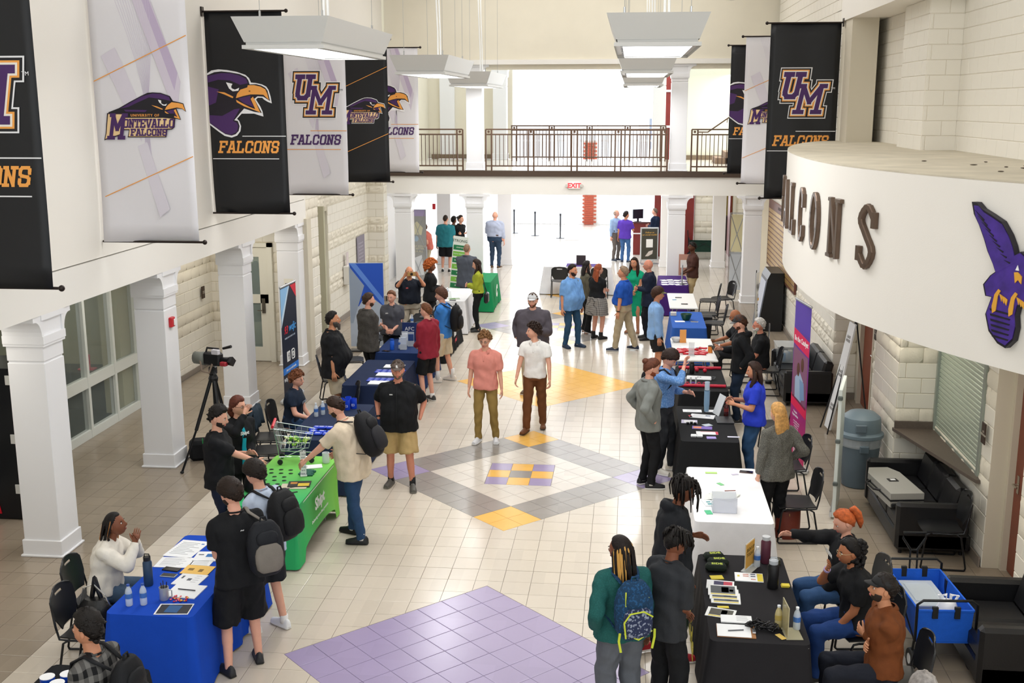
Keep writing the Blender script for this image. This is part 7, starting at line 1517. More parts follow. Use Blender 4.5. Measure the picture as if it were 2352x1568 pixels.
pb = thing('bag_of_cords', 'crumpled heap of shiny black lanyards on the near black table', 'lanyards', (2.66, -6.06, ZT)); g = G(); R2 = np.random.default_rng(5)
for k in range(46): c0 = R2.uniform(-1, 1, 3)*V(.13, .055, .02)+V(0, 0, .035); g.tube([c0+R2.normal(size=3)*V(.03, .02, .012), c0+R2.normal(size=3)*V(.03, .02, .014)+V(0, 0, .01), c0+R2.normal(size=3)*V(.03, .02, .01)], .006, 5)
o = g.build('cords', mat('#1c1c1f', .25), pb, smooth=True); o['kind'] = 'stuff'
g = G(); g.box(-.025, .025, -.05, .05, 0, .006, c=.002); g.build('tag', mat('#d8b860', .5), pb, loc=(.12, -.12, .0)).rotation_euler = (0, 0, .5)
paper(2.95, -5.16, .07, .06, 0, 'small yellow cube of notes beside the big black tumbler', YEL, th=.02, name='note_block', cat='notes'); paper(2.92, -4.64, .09, .07, 0, 'small black and yellow box beside the patterned travel mug', '#3a3820', th=.05, name='box', cat='box'); paper(2.35, -5.66, .1, .04, 3, 'yellow slip peeking out behind the slanted magazine', YEL)
# ---------------------------------------------------------------- sofas, bin, wagon, case
leather = mat('#131316', .38, bump=.15, bs=60, spec=.55)
def sofa(x, y, L, lab, D=.84, rot=0, n=3, sh=.43, bh=.82, ah=.62):
    e = thing('sofa', lab, 'sofa', (x, y, 0), rot); g = G(); g.box(-D/2+.02, D/2, -L/2, L/2, .06, .26, c=.02); g.build('base', leather, e)
    for s in (-1, 1): g = G(); g.box(-D/2, D/2-.02, (s*L/2) if s < 0 else s*L/2-.13, (s*L/2+.13) if s < 0 else s*L/2, .06, ah, c=.035); g.build('armrest', leather, e, smooth=30)
    w = (L-.28)/n
    for k in range(n):
        y0 = -L/2+.14+k*w; g = G(); g.box(-D/2+.03, D/2-.2, y0+.004, y0+w-.004, .25, sh, c=.035); g.build('seat_cushion', leather, e, smooth=30)
        g = G(); g.xf = frame((D/2-.24, 0, sh-.02), (.97, 0, -.24), (0, 1, 0), (.24, 0, .97)); g.box(0, .17, y0+.004, y0+w-.004, 0, bh-sh, c=.04); g.build('back_cushion', leather, e, smooth=30)
    for a in (-1, 1):
        for b in (-1, 1): g = G(); g.tube([(a*(D/2-.08), b*(L/2-.08), .07), (a*(D/2-.08), b*(L/2-.08), 0)], .022, 8); g.build('foot', steel, e)
    return e
sofa(5.0, -1.55, 1.78, 'long black leather sofa under the serving counter, with the grey case on it')
sofa(5.0, -4.98, 1.2, 'black leather sofa in the bottom right corner beside the blue wagon', n=2)
sofa(4.58, 5.0, 1.9, 'small black leather sofa behind the magenta banner', n=2)
e = thing('hard_case', 'grey rolling instrument case lying on the long black sofa', 'case', (4.72, -1.55, .435), 8); g = G(); g.prism([(-.2, -.48), (.2, -.48), (.2, .3), (.12, .5), (-.12, .5), (-.2, .3)], 0, .17); g.build('shell', mat('#a3a19a', .45), e, smooth=25); g = G(); g.prism([(-.207, -.487), (.207, -.487), (.207, .3), (.125, .507), (-.125, .507), (-.207, .3)], .075, .095); g.build('zip_band', mat('#222326', .5), e)
g = G(); g.box(-.06, .06, -.05, .05, .17, .178, c=.003); g.build('badge', mat('#1a1a1c', .4), e); g = G(); g.box(-.03, .03, -.025, .025, .178, .18); g.build('badge_plate', mat('#e6e6e6', .4), e)
g = G(); g.tube([(-.2, .2, .1), (-.27, .15, .1), (-.27, -.1, .1), (-.2, -.15, .1)], .014, 7); g.build('handle', mat('#17181a', .5), e)
for s in (-1, 1): g = G(); g.box(s*.15-.04, s*.15+.04, -.495, -.46, .0, .05, c=.01); g.build('corner_guard', mat('#222326', .5), e)
tub = thing('storage_tub', 'clear plastic tub with blue contents on the small sofa', 'tub', (4.42, 5.75, .44)); g = G(); g.loft([[(x*k, y*k, z) for x, y in ((-.2, -.28), (.2, -.28), (.2, .28), (-.2, .28))] for z, k in ((0, .86), (.28, 1), (.3, 1.06), (.31, 1.06))]); g.build('tub_body', mat('#d5dde2', .15, alpha=.5), tub)
for k in range(5): g = G(); g.box(-.12+.05*k, -.04+.05*k, -.2+.06*k, .0+.05*k, .01, .16+.02*(k % 2), c=.01); g.build('contents', mat(['#3f8fc4', '#e0e2e4', '#6a9cc0', '#c8bca8', '#2f6f9f'][k], .5), tub)
tr = thing('trash_can', 'round blue-grey rubbish bin with domed lid and clear liner by the block pier', 'bin', (4.64, .03, 0)); tm_ = mat('#54626b', .5, var=.03)
g = G(); g.lathe([(.2, 0), (.215, .01), (.275, .7), (.275, .72)], 32); g.build('bin_body', tm_, tr, smooth=40); g = G(); g.lathe([(.29, .7), (.3, .71), (.3, .75), (.27, .77), (.262, .78), (.255, .93), (.245, .97), (.17, 1.03), (.06, 1.05), (.001, 1.05)], 32); g.build('lid', mat('#687881', .45), tr, smooth=35)
g = G(); g.lathe([(.278, .58), (.283, .6), (.283, .7)], 32); g.build('liner', mat('#d0d6da', .15, alpha=.4), tr); g = G(); g.xf = frame((0, -.262, .87), (1, 0, 0), (0, 0, 1), (0, -1, 0)); g.box(-.13, .02, -.06, .05, 0, .03, c=.01); g.build('flap', mat('#5d6b74', .5), tr)
g = G(); g.box(-.06, .06, -.31, -.26, .53, .63, c=.01); g.build('handle', tm_, tr)
def wagon(x, y, lab, col, rot=0, stuff=True):
    e = thing('wagon', lab, 'wagon', (x, y, 0), rot); fm_ = mat('#1c1e20', .4, .4); fb = cloth(col, rough=.7); g = G(); W_, L_ = .25, .46
    g = G(); g.loft([[(sx*W_*k, sy*L_*k, z) for sx, sy in ((-1, -1), (1, -1), (1, 1), (-1, 1))] for z, k in ((.27, .94), (.28, .95), (.6, 1.0))], cap=False); g.loft([[(sx*W_*k, sy*L_*k, z) for sx, sy in ((-1, -1), (1, -1), (1, 1), (-1, 1))] for z, k in ((.29, .92), (.6, .985))][::-1], cap=False); g.box(-W_*.94, W_*.94, -L_*.94, L_*.94, .262, .29); 
    for s in (-1, 1): g.box(-W_, W_, s*L_-.008, s*L_+.008, .585, .602); g.box(s*W_-.008, s*W_+.008, -L_, L_, .585, .602)
    g.build('fabric_tub', fb, e)
    for s in (-1, 1):
        g = G(); g.tube([(-W_-.02, s*(L_+.02), .3), (-W_-.02, s*(L_+.02), .66), (-W_+.03, s*(L_+.02), .7), (W_-.03, s*(L_+.02), .7), (W_+.02, s*(L_+.02), .66), (W_+.02, s*(L_+.02), .3)], .013, 7); g.build('frame_hoop', fm_, e, smooth=True)
        g = G(); g.tube([(s*(W_+.02), -L_, .3), (s*(W_+.02), .1, .58)], .008, 6); g.tube([(s*(W_+.02), L_, .3), (s*(W_+.02), -.1, .58)], .008, 6); g.build('cross_brace', fm_, e)
        for q_ in (-1, 1):
            g = G(); g.xf = frame((q_*(W_+.02), s*(L_-.04), .1), (0, 1, 0), (0, 0, 1), (1, 0, 0)); g.lathe([(.03, -.02), (.095, -.022), (.1, -.01), (.1, .01), (.095, .022), (.03, .02)], 20); w_ = g.build('wheel', mat('#17181a', .6), e, smooth=40)
            g = G(); g.xf = frame((q_*(W_+.02), s*(L_-.04), .1), (0, 1, 0), (0, 0, 1), (1, 0, 0)); g.lathe([(.001, -.024), (.05, -.024), (.055, .024), (.001, .024)], 12); g.build('hub', chrome, w_)
            g = G(); g.tube([(q_*(W_+.02), s*(L_+.01), .34), (q_*(W_+.02), s*(L_-.04), .1)], .012, 6); g.build('leg', fm_, e)
        for q_ in (-.1, .1): g = G(); g.box(q_-.025, q_+.025, s*L_-.014, s*L_+.014, .52, .63); g.build('strap', mat('#16171a', .7), e)
    g = G(); g.tube([(-.035, L_+.03, .45), (-.035, L_+.05, .78)], .01, 6); g.tube([(.035, L_+.03, .45), (.035, L_+.05, .78)], .01, 6); g.tube([(-.03, L_+.05, .78), (-.11, L_+.06, .9), (-.11, L_+.06, .96), (.11, L_+.06, .96), (.11, L_+.06, .9), (.03, L_+.05, .78)], .012, 7, closed=True); g.build('pull_handle', fm_, e)
    return e
wagon(4.36, -4.72, 'blue folding wagon with a black pull handle and a clear tub inside', '#1f5fd0', 4); wagon(3.95, 23.05, 'dark green folding wagon parked by the far block wall', '#1d3a30', 90)
tb2 = thing('storage_tub', 'clear lidded plastic tub inside the blue wagon', 'tub', (4.32, -4.62, .295), 4); g = G(); g.loft([[(x*k, y*k, z) for x, y in ((-.17, -.27), (.17, -.27), (.17, .27), (-.17, .27))] for z, k in ((0, .88), (.2, 1))]); g.build('tub_body', mat('#c8d6e2', .15, alpha=.55), tb2); g = G(); g.box(-.185, .185, -.285, .285, .2, .222, c=.008); g.box(-.12, .12, -.2, .2, .222, .23, c=.004); g.build('lid', mat('#dbe4ec', .15, alpha=.6), tb2)
pg_ = thing('plastic_bag', 'crumpled white plastic bag in the blue wagon', 'bag', (4.47, -4.95, .3)); g = G(); g.loft([[(.1*cos(a)*k*(1+.15*sin(5*a)), .1*sin(a)*k*(1+.15*cos(4*a)), z) for a in np.linspace(0, 2*pi, 17)[:-1]] for z, k in ((0, .8), (.08, 1.1), (.2, 1), (.28, .7), (.3, .3))]); g.build('bag_body', mat('#e9ebef', .45), pg_, smooth=True)
for s in (-1, 1): g = G(); g.tube([(s*.05, 0, .27), (s*.09, .01, .34), (s*.02, .0, .35), (s*.02, 0, .28)], [.015, .02, .02, .012], 7, flat=.4); g.build('handle', mat('#e9ebef', .45), pg_)
rt = thing('tote_bag', 'reddish-brown leather tote bag under the empty black chair', 'bag', (3.42, -2.02, 0), 8); g = G(); g.loft([[(.15*cos(a)*k, .085*(1 if z < .2 else 1-(z-.2)*2.5)*sin(a)*k, z) for a in np.linspace(0, 2*pi, 17)[:-1]] for z, k in ((0, .95), (.02, 1.0), (.2, 1.02), (.34, 1.0))]); g.build('bag_body', mat('#6e2a1c', .4, var=.08), rt, smooth=40); g = G(); g.tube([(0, -.087, .05), (0, -.06, .32)], .004, 5); g.build('zip', mat('#c9a860', .3, .8), rt)
wb_ = thing('waste_bin', 'square black waste bin between the two chairs at the bare white table', 'bin', (3.18, 9.75, 0)); g = G(); g.loft([[(x*k, y*k, z) for x, y in ((-.15, -.15), (.15, -.15), (.15, .15), (-.15, .15))] for z, k in ((0, .8), (.5, 1))]); g.build('bin_body', mat('#16171a', .5), wb_)
# ---------------------------------------------------------------- stands and banners on the floor
def rollup(x, y, ang, w, h, name, lab, m, facing=-1):
    """retractable banner; ang = direction its width runs; local x along width, facing side -y"""
    e = thing('rollup_banner', lab, 'banner', (x, y, 0), ang); g = G(); g.box(-w/2, w/2, -.002, .002, .09, h); g.build('banner_sheet', m, e)
    g = G(); g.box(-w/2-.02, w/2+.02, -.09, .09, 0, .09, c=.03); g.build('base', mat('#d5d8dc', .3, .5), e); g = G(); g.box(-w/2-.01, w/2+.01, -.014, .014, h-.005, h+.025, c=.006); g.build('top_rail', mat('#b9bcc0', .3, .6), e); g = G(); g.tube([(0, .03, .05), (0, .02, h)], .01, 6); g.build('pole', mat('#9a9da2', .3, .7), e)
    return e
def bp(e, pts, c, nm='print', d=.004):
    g = G(); g.prism(pts, -d, -d+.001, 0, 'y'); return g.build(nm, mat(c, .6) if isinstance(c, str) else c, e)
FR = lambda x, z, d=.0045: frame((x, -d, z), (1, 0, 0), (0, 0, 1), (0, -1, 0))
e = rollup(3.9, .72, -82, .74, 2.38, 'm', 'tall magenta and purple roll-up banner with two smiling people', mat('#d81e60', .55, pat='grad', c2='#5a35a0', ps=1.9))
bp(e, [(-.37, 1.96), (.37, 1.96), (.37, 2.38), (-.37, 2.38)], '#5a3fb0'); bp(e, [(-.37, 1.76), (.37, 1.68), (.37, 1.9), (-.37, 1.98)], '#e01e5a', d=.0046); text('Be the Catalyst', .105, mat('#ffffff', .5), e, FR(0, 1.84, .006), bold=.002)
bp(e, [(-.34, .98), (.34, .92), (.34, 1.66), (-.34, 1.72)], '#8a5a78'); bp(e, [(-.2, 1.0), (.1, .98), (.16, 1.3), (-.02, 1.4), (-.22, 1.28)], '#a8c0da', 'picture', .0052); bp(e, [(.0, 1.3), (.2, 1.28), (.26, 1.05), (.06, 1.0)], '#7fa0c8', 'picture', .0056)
for cx_, cz_ in ((-.08, 1.42), (.1, 1.52)): bp(e, [(cx_+.07*cos(a), cz_+.1*sin(a)) for a in np.linspace(0, 6.28, 14)[:-1]], '#5f3a2c', 'picture', .006)
bp(e, [(-.37, .86), (.37, .8), (.37, .95), (-.37, 1.02)], '#ec2458'); text('Purpose.\nOpportunities.', .05, mat('#f2e6f2', .5), e, FR(-.12, .76), bold=.001); text('careers with meaning\nprofessional growth\ncompetitive pay\nbenefits for you\ntraining and support\nmake a difference\njoin the team', .034, mat('#ecd8ea', .5), e, FR(-.05, .55), align='CENTER'); text('@catalyst', .1, mat('#f6e6f0', .5), e, FR(.05, .24))
e = rollup(-4.42, 3.68, 88, .8, 2.05, 'n', 'navy roll-up banner with a radio logo and social media marks', mat('#141c33', .5))
bp(e, [(-.4, 2.03), (0, 2.03), (-.4, 1.5)], '#8fc0ec'); bp(e, [(-.4, 1.5), (.0, 2.03), (.06, 2.03), (-.4, 1.36)], '#c9e0f4', d=.005); bp(e, [(.1, 2.03), (.4, 2.03), (.4, 1.78)], '#d8283c'); text('93', .19, mat('#d8283c', .5), e, FR(-.2, 1.28), bold=.003, shear=.3); text('wdjc', .19, mat('#4aa0e8', .5), e, FR(.13, 1.3), bold=.003, shear=.3); text('WHERE FAITH COMES TO LIFE', .04, mat('#c9d4e6', .5), e, FR(0, 1.14))
bp(e, [(-.19, .72), (-.03, .72), (-.03, .9), (-.19, .9)], '#f2f2f2'); text('f', .17, mat('#141c33', .5), e, FR(-.1, .8, .006), bold=.004)
g = G(); g.tube([(.12+.075*np.sign(cos(a))*abs(cos(a))**.5, -.006, .81+.085*np.sign(sin(a))*abs(sin(a))**.5) for a in np.linspace(0, 6.28, 21)[:-1]], .009, 5, closed=True); g.tube([(.12+.035*cos(a), -.006, .81+.04*sin(a)) for a in np.linspace(0, 6.28, 13)[:-1]], .008, 5, closed=True); g.build('camera_mark', mat('#f2f2f2', .5), e)
bp(e, [(-.4, .52), (.4, .52), (.4, .64), (-.4, .64)], '#2f7fe0'); text('Join us on social media', .055, mat('#f4f6fa', .5), e, FR(0, .58, .006), bold=.001); text('WDJCONLINE.COM', .085, mat('#f2f4f8', .5), e, FR(0, .42), bold=.002)
e = thing('backdrop', 'blue and silver backdrop banner standing behind the two people in grey', 'banner', (-4.0, 7.75, 0), 8); g = G(); g.box(-.36, .36, -.01, .01, .1, 1.88); g.build('banner_sheet', mat('#aeb8c6', .5), e); bp(e, [(-.35, 1.87), (.35, 1.87), (.35, .95), (.0, 1.25), (-.18, .95)][:], '#1d4fb8', d=.012); bp(e, [(-.35, 1.87), (-.22, 1.87), (.36, 1.1), (.36, .95)], '#5a86d8', d=.0135)
bp(e, [(-.35, 1.8), (-.05, 1.4), (-.3, .6), (-.35, .6)], '#8f9cae', d=.0135); g = G(); g.box(-.38, .38, -.12, .12, 0, .03, c=.01); g.tube([(0, .03, .02), (0, .03, 1.85)], .012, 6); g.build('stand', steel, e)
e = thing('rollup_banner', 'grey banner on a crossed folding frame by the white pillar at the back left', 'banner', (-4.33, 15.3, 0), 0); g = G(); g.box(-.23, .23, -.006, .006, .2, 2.3); g.build('banner_sheet', mat('#a2a19c', .6), e); bp(e, [(-.22, 2.12), (.22, 2.12), (.22, 2.29), (-.22, 2.29)], '#a99bc0', d=.008)
bp(e, [(-.18, 1.85), (-.02, 1.98), (.14, 1.8), (.1, 1.6), (-.1, 1.62)], '#d6d0b0', d=.008); text('WHAT COULD\nBE BETTER\nFOR ALL', .07, mat('#dcd6b4', .6), e, FR(0, 1.22, .008)); bp(e, [(-.16, .95), (.1, 1.05), (.16, .5), (-.14, .45)], '#dfe0e0', d=.008); bp(e, [(-.05+.07*cos(a), 1.5+.08*sin(a)) for a in np.linspace(0, 6.28, 12)[:-1]], '#a8bccb', d=.008)
def xframe(e, w, h, y):
    for a, b in (((-w, .1), (w, h*.55)), ((w, .1), (-w, h*.55)), ((-w, h*.5), (w, h)), ((w, h*.5), (-w, h)), ((-w, .1), (-w, h)), ((w, .1), (w, h)), ((-w, h), (w, h)), ((-w, h*.52), (w, h*.52)), ((-w, .1), (w, .1))): g = G(); g.tube([(a[0], y, a[1]), (b[0], y, b[1])], .007, 5); g.build('frame_rod', mat('#a9acb0', .3, .6), e)
    for s in (-1, 1): g = G(); g.tube([(s*w, y, .1), (s*w, y, .0)], .012, 6); g.build('foot', mat('#8a8d92', .4), e)
xframe(e, .23, 2.3, -.03)
e = thing('display_stand', 'silver pop-up display frame with a yellow panel by the right pillar', 'stand', (4.35, 15.55, 0), -6); xframe(e, .19, 2.25, -.12); xframe(e, .19, 2.25, .1); g = G(); g.box(-.17, .19, .1, .105, 1.2, 2.2); g.build('panel', mat('#ece3b8', .6), e); g = G(); g.box(-.17, .19, .1, .105, .15, 1.18); g.build('panel', mat('#cdd2d8', .6), e)
e = thing('banner', 'white feather-like vertical banner with coloured letters next to the arcade cabinet', 'banner', (4.2, 9.0, 0), 70); g = G(); g.sheet([[(-.12+.24*u, .02*sin(u*3), .1+1.5*t) for t in np.linspace(0, 1, 6)] for u in np.linspace(0, 1, 4)], .006); g.build('banner_sheet', mat('#e4e6e8', .6), e); text('W\nI\nS\nU', .22, mat('#4a4d55', .6), e, frame((0, -.02, .95), (1, 0, 0), (0, 0, 1), (0, -1, 0)), bold=.004)
g = G(); g.tube([(0, .03, 0), (0, .03, 1.65)], .01, 6); g.box(-.15, .15, -.1, .1, 0, .02); g.build('stand', steel, e); bp(e, [(-.05, 1.0), (.05, 1.0), (.05, 1.06), (-.05, 1.06)], '#e0a83a', d=.03); bp(e, [(-.06, .3), (.06, .3), (0, .4)], '#2f9a50', d=.03)
e = thing('rollup_banner', 'white banner leaning on a black easel in front of the far block corner', 'banner', (4.66, 2.62, 0), -84); g = G(); g.xf = frame((0, 0, 0), (1, 0, 0), (0, 1, 0), (.0, .18, 1)); g.box(-.15, .15, -.012, .012, .05, 1.75); g.build('board', mat('#e9eaec', .6), e)
for z in (.4, .95, 1.5): text('SLATE\nHOUSE', .06, mat('#55524f', .6), e, frame((0, .18*z-.016, z), (1, 0, 0), (0, .18, .98), (0, -.98, .18)))
for a in ((-.2, -.05), (.2, -.05), (.0, .65)): g = G(); g.tube([(0, .36, 1.82), (a[0], a[1], .0)], .012, 6); g.build('easel_leg', mat('#1c1d20', .4), e)
e = thing('whiteboard', 'tall white board seen edge-on beside the rubbish bin', 'board', (4.17, -.98, 0), 76); g = G(); g.box(-.4, .4, -.022, .022, .03, 1.68, c=.006); g.build('board', mat('#dde4e0', .35), e); g = G(); g.box(-.4, .4, .022, .05, .03, .1); g.build('ledge', chrome, e)
for z in (1.55, 1.0, .45): g = G(); g.box(-.43, -.39, -.03, .03, z, z+.05, c=.008); g.build('clip', mat('#5c6360', .5), e)
# strong sign, easel sign, monitor stand
e = thing('a_frame_sign', 'leaning white and green banner with service names, behind the grey suit', 'banner', (-3.12, 14.1, 0), -4); e.rotation_euler = (0, radians(6), radians(-4)); g = G(); g.box(-.2, .2, -.01, .01, .25, 1.72); g.build('board', mat('#e6eae4', .6), e); text('STRONG', .1, mat('#2a4a3a', .5), e, FR(-.02, 1.6, .012), bold=.001)
for k, w_ in enumerate(('ADVERTISING', 'DIGITAL MARKETING', 'GRAPHIC DESIGN', 'SOCIAL MEDIA', 'WEB', 'VIDEO', 'PRINT')): z = 1.36-.17*k; bp(e, [(-.18, z), (.18, z), (.18, z+.13), (-.18, z+.13)], '#1f7a4a' if k % 2 == 0 else '#7fc04a', d=.012); text(w_, .045 if len(w_) > 8 else .06, mat('#eef4ea', .5), e, FR(0, z+.065, .014), sx=.75)
g = G(); g.tube([(-.18, .02, .3), (-.18, .3, 0)], .01, 6); g.tube([(.18, .02, .3), (.18, .3, 0)], .01, 6); g.tube([(-.18, 0, .3), (-.2, -.05, 0)], .01, 6); g.tube([(.18, 0, .3), (.2, -.05, 0)], .01, 6); g.build('stand', steel, e)
e = thing('poster_stand', 'dark poster in a silver frame on a floor stand near the reception desk', 'sign', (2.12, 21.6, 0), 12); g = G(); g.box(-.3, .3, -.02, .02, .12, 1.2, c=.006); g.build('frame', mat('#c6cacc', .3, .5), e); g = G(); g.box(-.26, .26, -.024, -.02, .16, 1.16); g.build('poster', mat('#3b3a30', .5), e); text('Follow us\non social media!', .075, mat('#d8a84a', .5), e, FR(0, 1.0, .026), shear=.2)
g = G(); g.box(-.11, .11, -.027, -.024, .55, .82); g.build('white_panel', mat('#e6e6e2', .5), e); bp(e, [(-.14, .26), (-.02, .42), (.12, .46), (.1, .34), (-.04, .26)], '#c9c0b8', d=.027); g = G(); g.tube([(-.2, .02, .2), (-.2, .4, 0)], .012, 6); g.tube([(.2, .02, .2), (.2, .4, 0)], .012, 6); g.box(-.3, .3, -.1, .1, 0, .02); g.box(-.02, .02, -.01, .03, 0, .2); g.build('stand', mat('#9a9da2', .3, .5), e)
dk = thing('reception_desk', 'dark red wooden reception desk in the foyer', 'desk', (1.95, 25.3, 0)); g = G(); g.box(-.35, .75, -1.4, -1.3, 0, 1.1, 0); g.box(-.35, -.27, -1.3, 1.6, 0, 1.1, 0); g.build('body', wood, dk); g = G(); g.box(-.4, .8, -1.45, -1.1, 1.1, 1.15); g.box(-.4, -.05, -1.1, 1.65, 1.1, 1.15); g.build('desktop', mat('#4a2a2a', .3), dk); g = G(); g.box(-.36, .76, -1.415, -1.4, .72, .76); g.build('strip', white, dk)
e = thing('monitor', 'black monitor on the reception desk', 'monitor', (1.75, 24.0, 1.15), 30); g = G(); g.box(-.2, .2, -.02, .02, .1, .42, c=.005); g.box(-.03, .03, -.02, .02, 0, .12); g.box(-.1, .1, -.07, .07, 0, .015); g.build('panel', mat('#1d2230', .3), e)
for k, (x, y) in enumerate(((-3.2, 30.2), (-2.28, 29.4), (-1.22, 28.6))):
    e = thing('stanchion', ['leftmost black queue post in the bright foyer', 'middle black queue post in the bright foyer', 'right black queue post beside the white foyer pillar'][k], 'post', (x, y, 0)); g = G(); g.lathe([(.001, 0), (.17, .0), (.17, .015), (.03, .04), (.025, .05)], 16); g.build('base', mat('#23252c', .4), e); g = G(); g.tube([(0, 0, .04), (0, 0, .88)], .028, 10); g.build('post', mat('#23252c', .4), e); g = G(); g.tube([(0, 0, .88), (0, 0, .96)], .036, 10); g.build('post_head', mat('#17181c', .4), e)
for a, b, l_ in (((-3.2, 30.2), (-2.28, 29.4), 'left'), ((-2.28, 29.4), (-1.22, 28.6), 'right')): g = G(); g.tube([(a[0], a[1], .92), ((a[0]+b[0])/2, (a[1]+b[1])/2, .88), (b[0], b[1], .92)], .02, 6, flat=.1); tag(g.build('queue_belt', mat('#8a8fa0', .6), None), l_+' thin retractable belt stretched between the queue posts', 'belt')
# folding counter the salmon-shirted person leans on
e = thing('side_table', 'grey draped counter at the back left with a black camera bag on it', 'table', (-4.95, 18.4, 0)); g = G(); g.box(-.3, .3, -.5, .5, 0, .9, c=.02); g.build('drape', cloth('#a9adb4'), e)
g = G(); g.box(-.14, .14, -.1, .1, 0, .14, c=.03); o = g.build('camera_bag', mat('#17181b', .6), None, smooth=40); o.location = (-4.85, 18.35, .9); tag(o, 'black camera bag on the grey draped counter', 'bag')
# arcade cabinet against the record-board wall
e = thing('arcade_cabinet', 'tall black slanted kiosk cabinet with a pale screen by the right wall', 'kiosk', (4.73, 11.2, 0)); g = G(); g.prism([(-.3, 0), (.25, 0), (.25, 1.35), (-.05, 1.35), (-.12, 1.2)], -.55, .55, 0, 'y'); g.build('cabinet_body', mat('#131417', .35), e); g = G(); g.xf = frame((-.3, 0, 0), (0, 1, 0), (.148, 0, .989), (-.989, 0, .148)); g.box(-.45, .45, .25, 1.15, .002, .012); g.build('screen', mat('#b9c3d8', .2), e)
e = thing('floor_stand', 'thin silver floor stand with a black foot by the white-haired man', 'stand', (4.1, 5.9, 0)); g = G(); g.tube([(0, 0, 0), (0, 0, 1.1)], .012, 7); g.build('pole', chrome, e); g = G(); g.tube([(-.25, 0, .01), (.25, 0, .01)], .01, 6); g.tube([(0, -.25, .01), (0, .25, .01)], .01, 6); g.build('feet', chrome, e); g = G(); g.lathe([(.001, 0), (.06, 0), (.06, .05), (.001, .06)], 12, (.0, -.22, 0)); g.build('weight', mat('#141518', .5), e)
# video camera on tripod
tp = thing('tripod', 'tall black camera tripod standing between the arcade pillars', 'tripod', (-4.35, -.15, 0)); tm2 = mat('#18191c', .45)
for k, (x, y) in enumerate(((-.42, -.3), (.28, -.38), (.1, .5))):
    g = G(); g.tube([(x*.08, y*.08, 1.3), (x*.55, y*.55, .6)], .026, 8); g.build('leg', tm2, tp); g = G(); g.tube([(x*.52, y*.52, .64), (x, y, .02)], .016, 8); g.ell((x, y, .02), .03, .03, .02, 8); g.build('leg', steel, tp)
g = G(); g.tube([(0, 0, .95), (0, 0, 1.36)], .02, 8); g.lathe([(.001, 1.28), (.06, 1.28), (.07, 1.33), (.05, 1.38), (.001, 1.38)], 12); g.build('center_column', tm2, tp); g = G(); g.box(-.05, .05, -.05, .05, 1.38, 1.5, c=.015); g.tube([(0, 0, 1.45), (.12, -.22, 1.44)], .012, 6); g.tube([(.1, -.19, 1.44), (.14, -.28, 1.435)], .02, 8); g.build('pan_head', tm2, tp)
vc = thing('video_camera', 'professional shoulder video camera with a grey cover on the tripod', 'camera', (-4.35, -.15, 1.5), -18); g = G(); g.box(-.12, .16, -.06, .06, .02, .2, c=.02); g.build('camera_body', tm2, vc, smooth=30)
g = G(); g.tube([(.15, 0, .1), (.22, 0, .1), (.3, 0, .1)], [.045, .05, .058], 14); g.build('lens', mat('#101114', .3), vc, smooth=30); g = G(); g.tube([(.3, 0, .1), (.36, 0, .1)], [.062, .07], 4); g.build('lens_hood', tm2, vc)
g = G(); g.loft([[(-.12-.01*k, .085*cos(a), .1+.1*sin(a)) for a in np.linspace(0, 6.28, 13)[:-1]] if k < 1 else [(-.12-.09*k, .075*cos(a), .1+.09*sin(a)) for a in np.linspace(0, 6.28, 13)[:-1]] for k in range(3)]); g.build('battery_cover', mat('#70736c', .7), vc, smooth=True)
g = G(); g.tube([(-.1, 0, .2), (-.08, 0, .26), (.12, 0, .26), (.14, 0, .2)], .014, 7); g.build('top_handle', tm2, vc); g = G(); g.box(.08, .2, -.12, -.06, .2, .27, c=.008); g.build('viewfinder', mat('#c9c6cc', .3), vc); g = G(); g.tube([(.16, .05, .26), (.3, .05, .3)], [.018, .022], 8); g.build('microphone', tm2, vc); g = G(); g.box(.2, .3, -.1, -.03, .04, .1, c=.01); g.build('battery', mat('#a02a34', .5), vc)
g = G(); g.tube([(-.16, -.07, .1), (-.12, -.09, -.06), (.0, -.08, -.08), (.05, -.07, .05)], .016, 7, flat=.4); g.build('strap', mat('#8f7e70', .8), vc)
e = thing('camera_bag', 'black equipment bag on the floor at the foot of the tripod', 'bag', (-4.72, .25, 0), 20); g = G(); g.box(-.2, .2, -.14, .14, 0, .3, c=.05); g.build('bag_body', cloth('#16171a'), e, smooth=40)
# drink machine beyond the first pillar, office things
vm = thing('vending_machine', 'black drink machine with a red side panel behind the nearest pillar', 'machine', (-6.44, -2.0, 0)); g = G(); g.box(-.45, .45, -.4, .35, 0, 1.95, c=.02); g.build('cabinet', mat('#111217', .3), vm); g = G(); g.prism([(-.44, .08), (.12, .08), (-.1, 1.2), (-.44, 1.5)], -.412, -.402, 0, 'y'); g.build('panel', mat('#d0142c', .35), vm)
for z in (1.75, 1.0, .35): g = G(); g.box(.33, .42, -.412, -.4, z, z+.12, c=.003); g.build('plate', mat('#d9d9d6', .4), vm)
e = thing('desk', 'pale L-shaped desk inside the glazed office', 'desk', (-8.3, .8, 0)); g = G(); g.box(-.7, .7, -.45, .45, .7, .74, c=.006); g.box(-.68, -.64, -.43, .43, 0, .7); g.box(.64, .68, -.43, .43, 0, .7); g.build('desktop', mat('#c9c7c0', .4), e)
e = thing('desk', 'dark desk against the back of the glazed office', 'desk', (-7.8, 2.55, 0)); g = G(); g.box(-.9, .45, -.3, .3, .7, .76, c=.006); g.box(-.88, .43, .1, .28, 0, .7); g.build('desktop', mat('#38322e', .4), e)
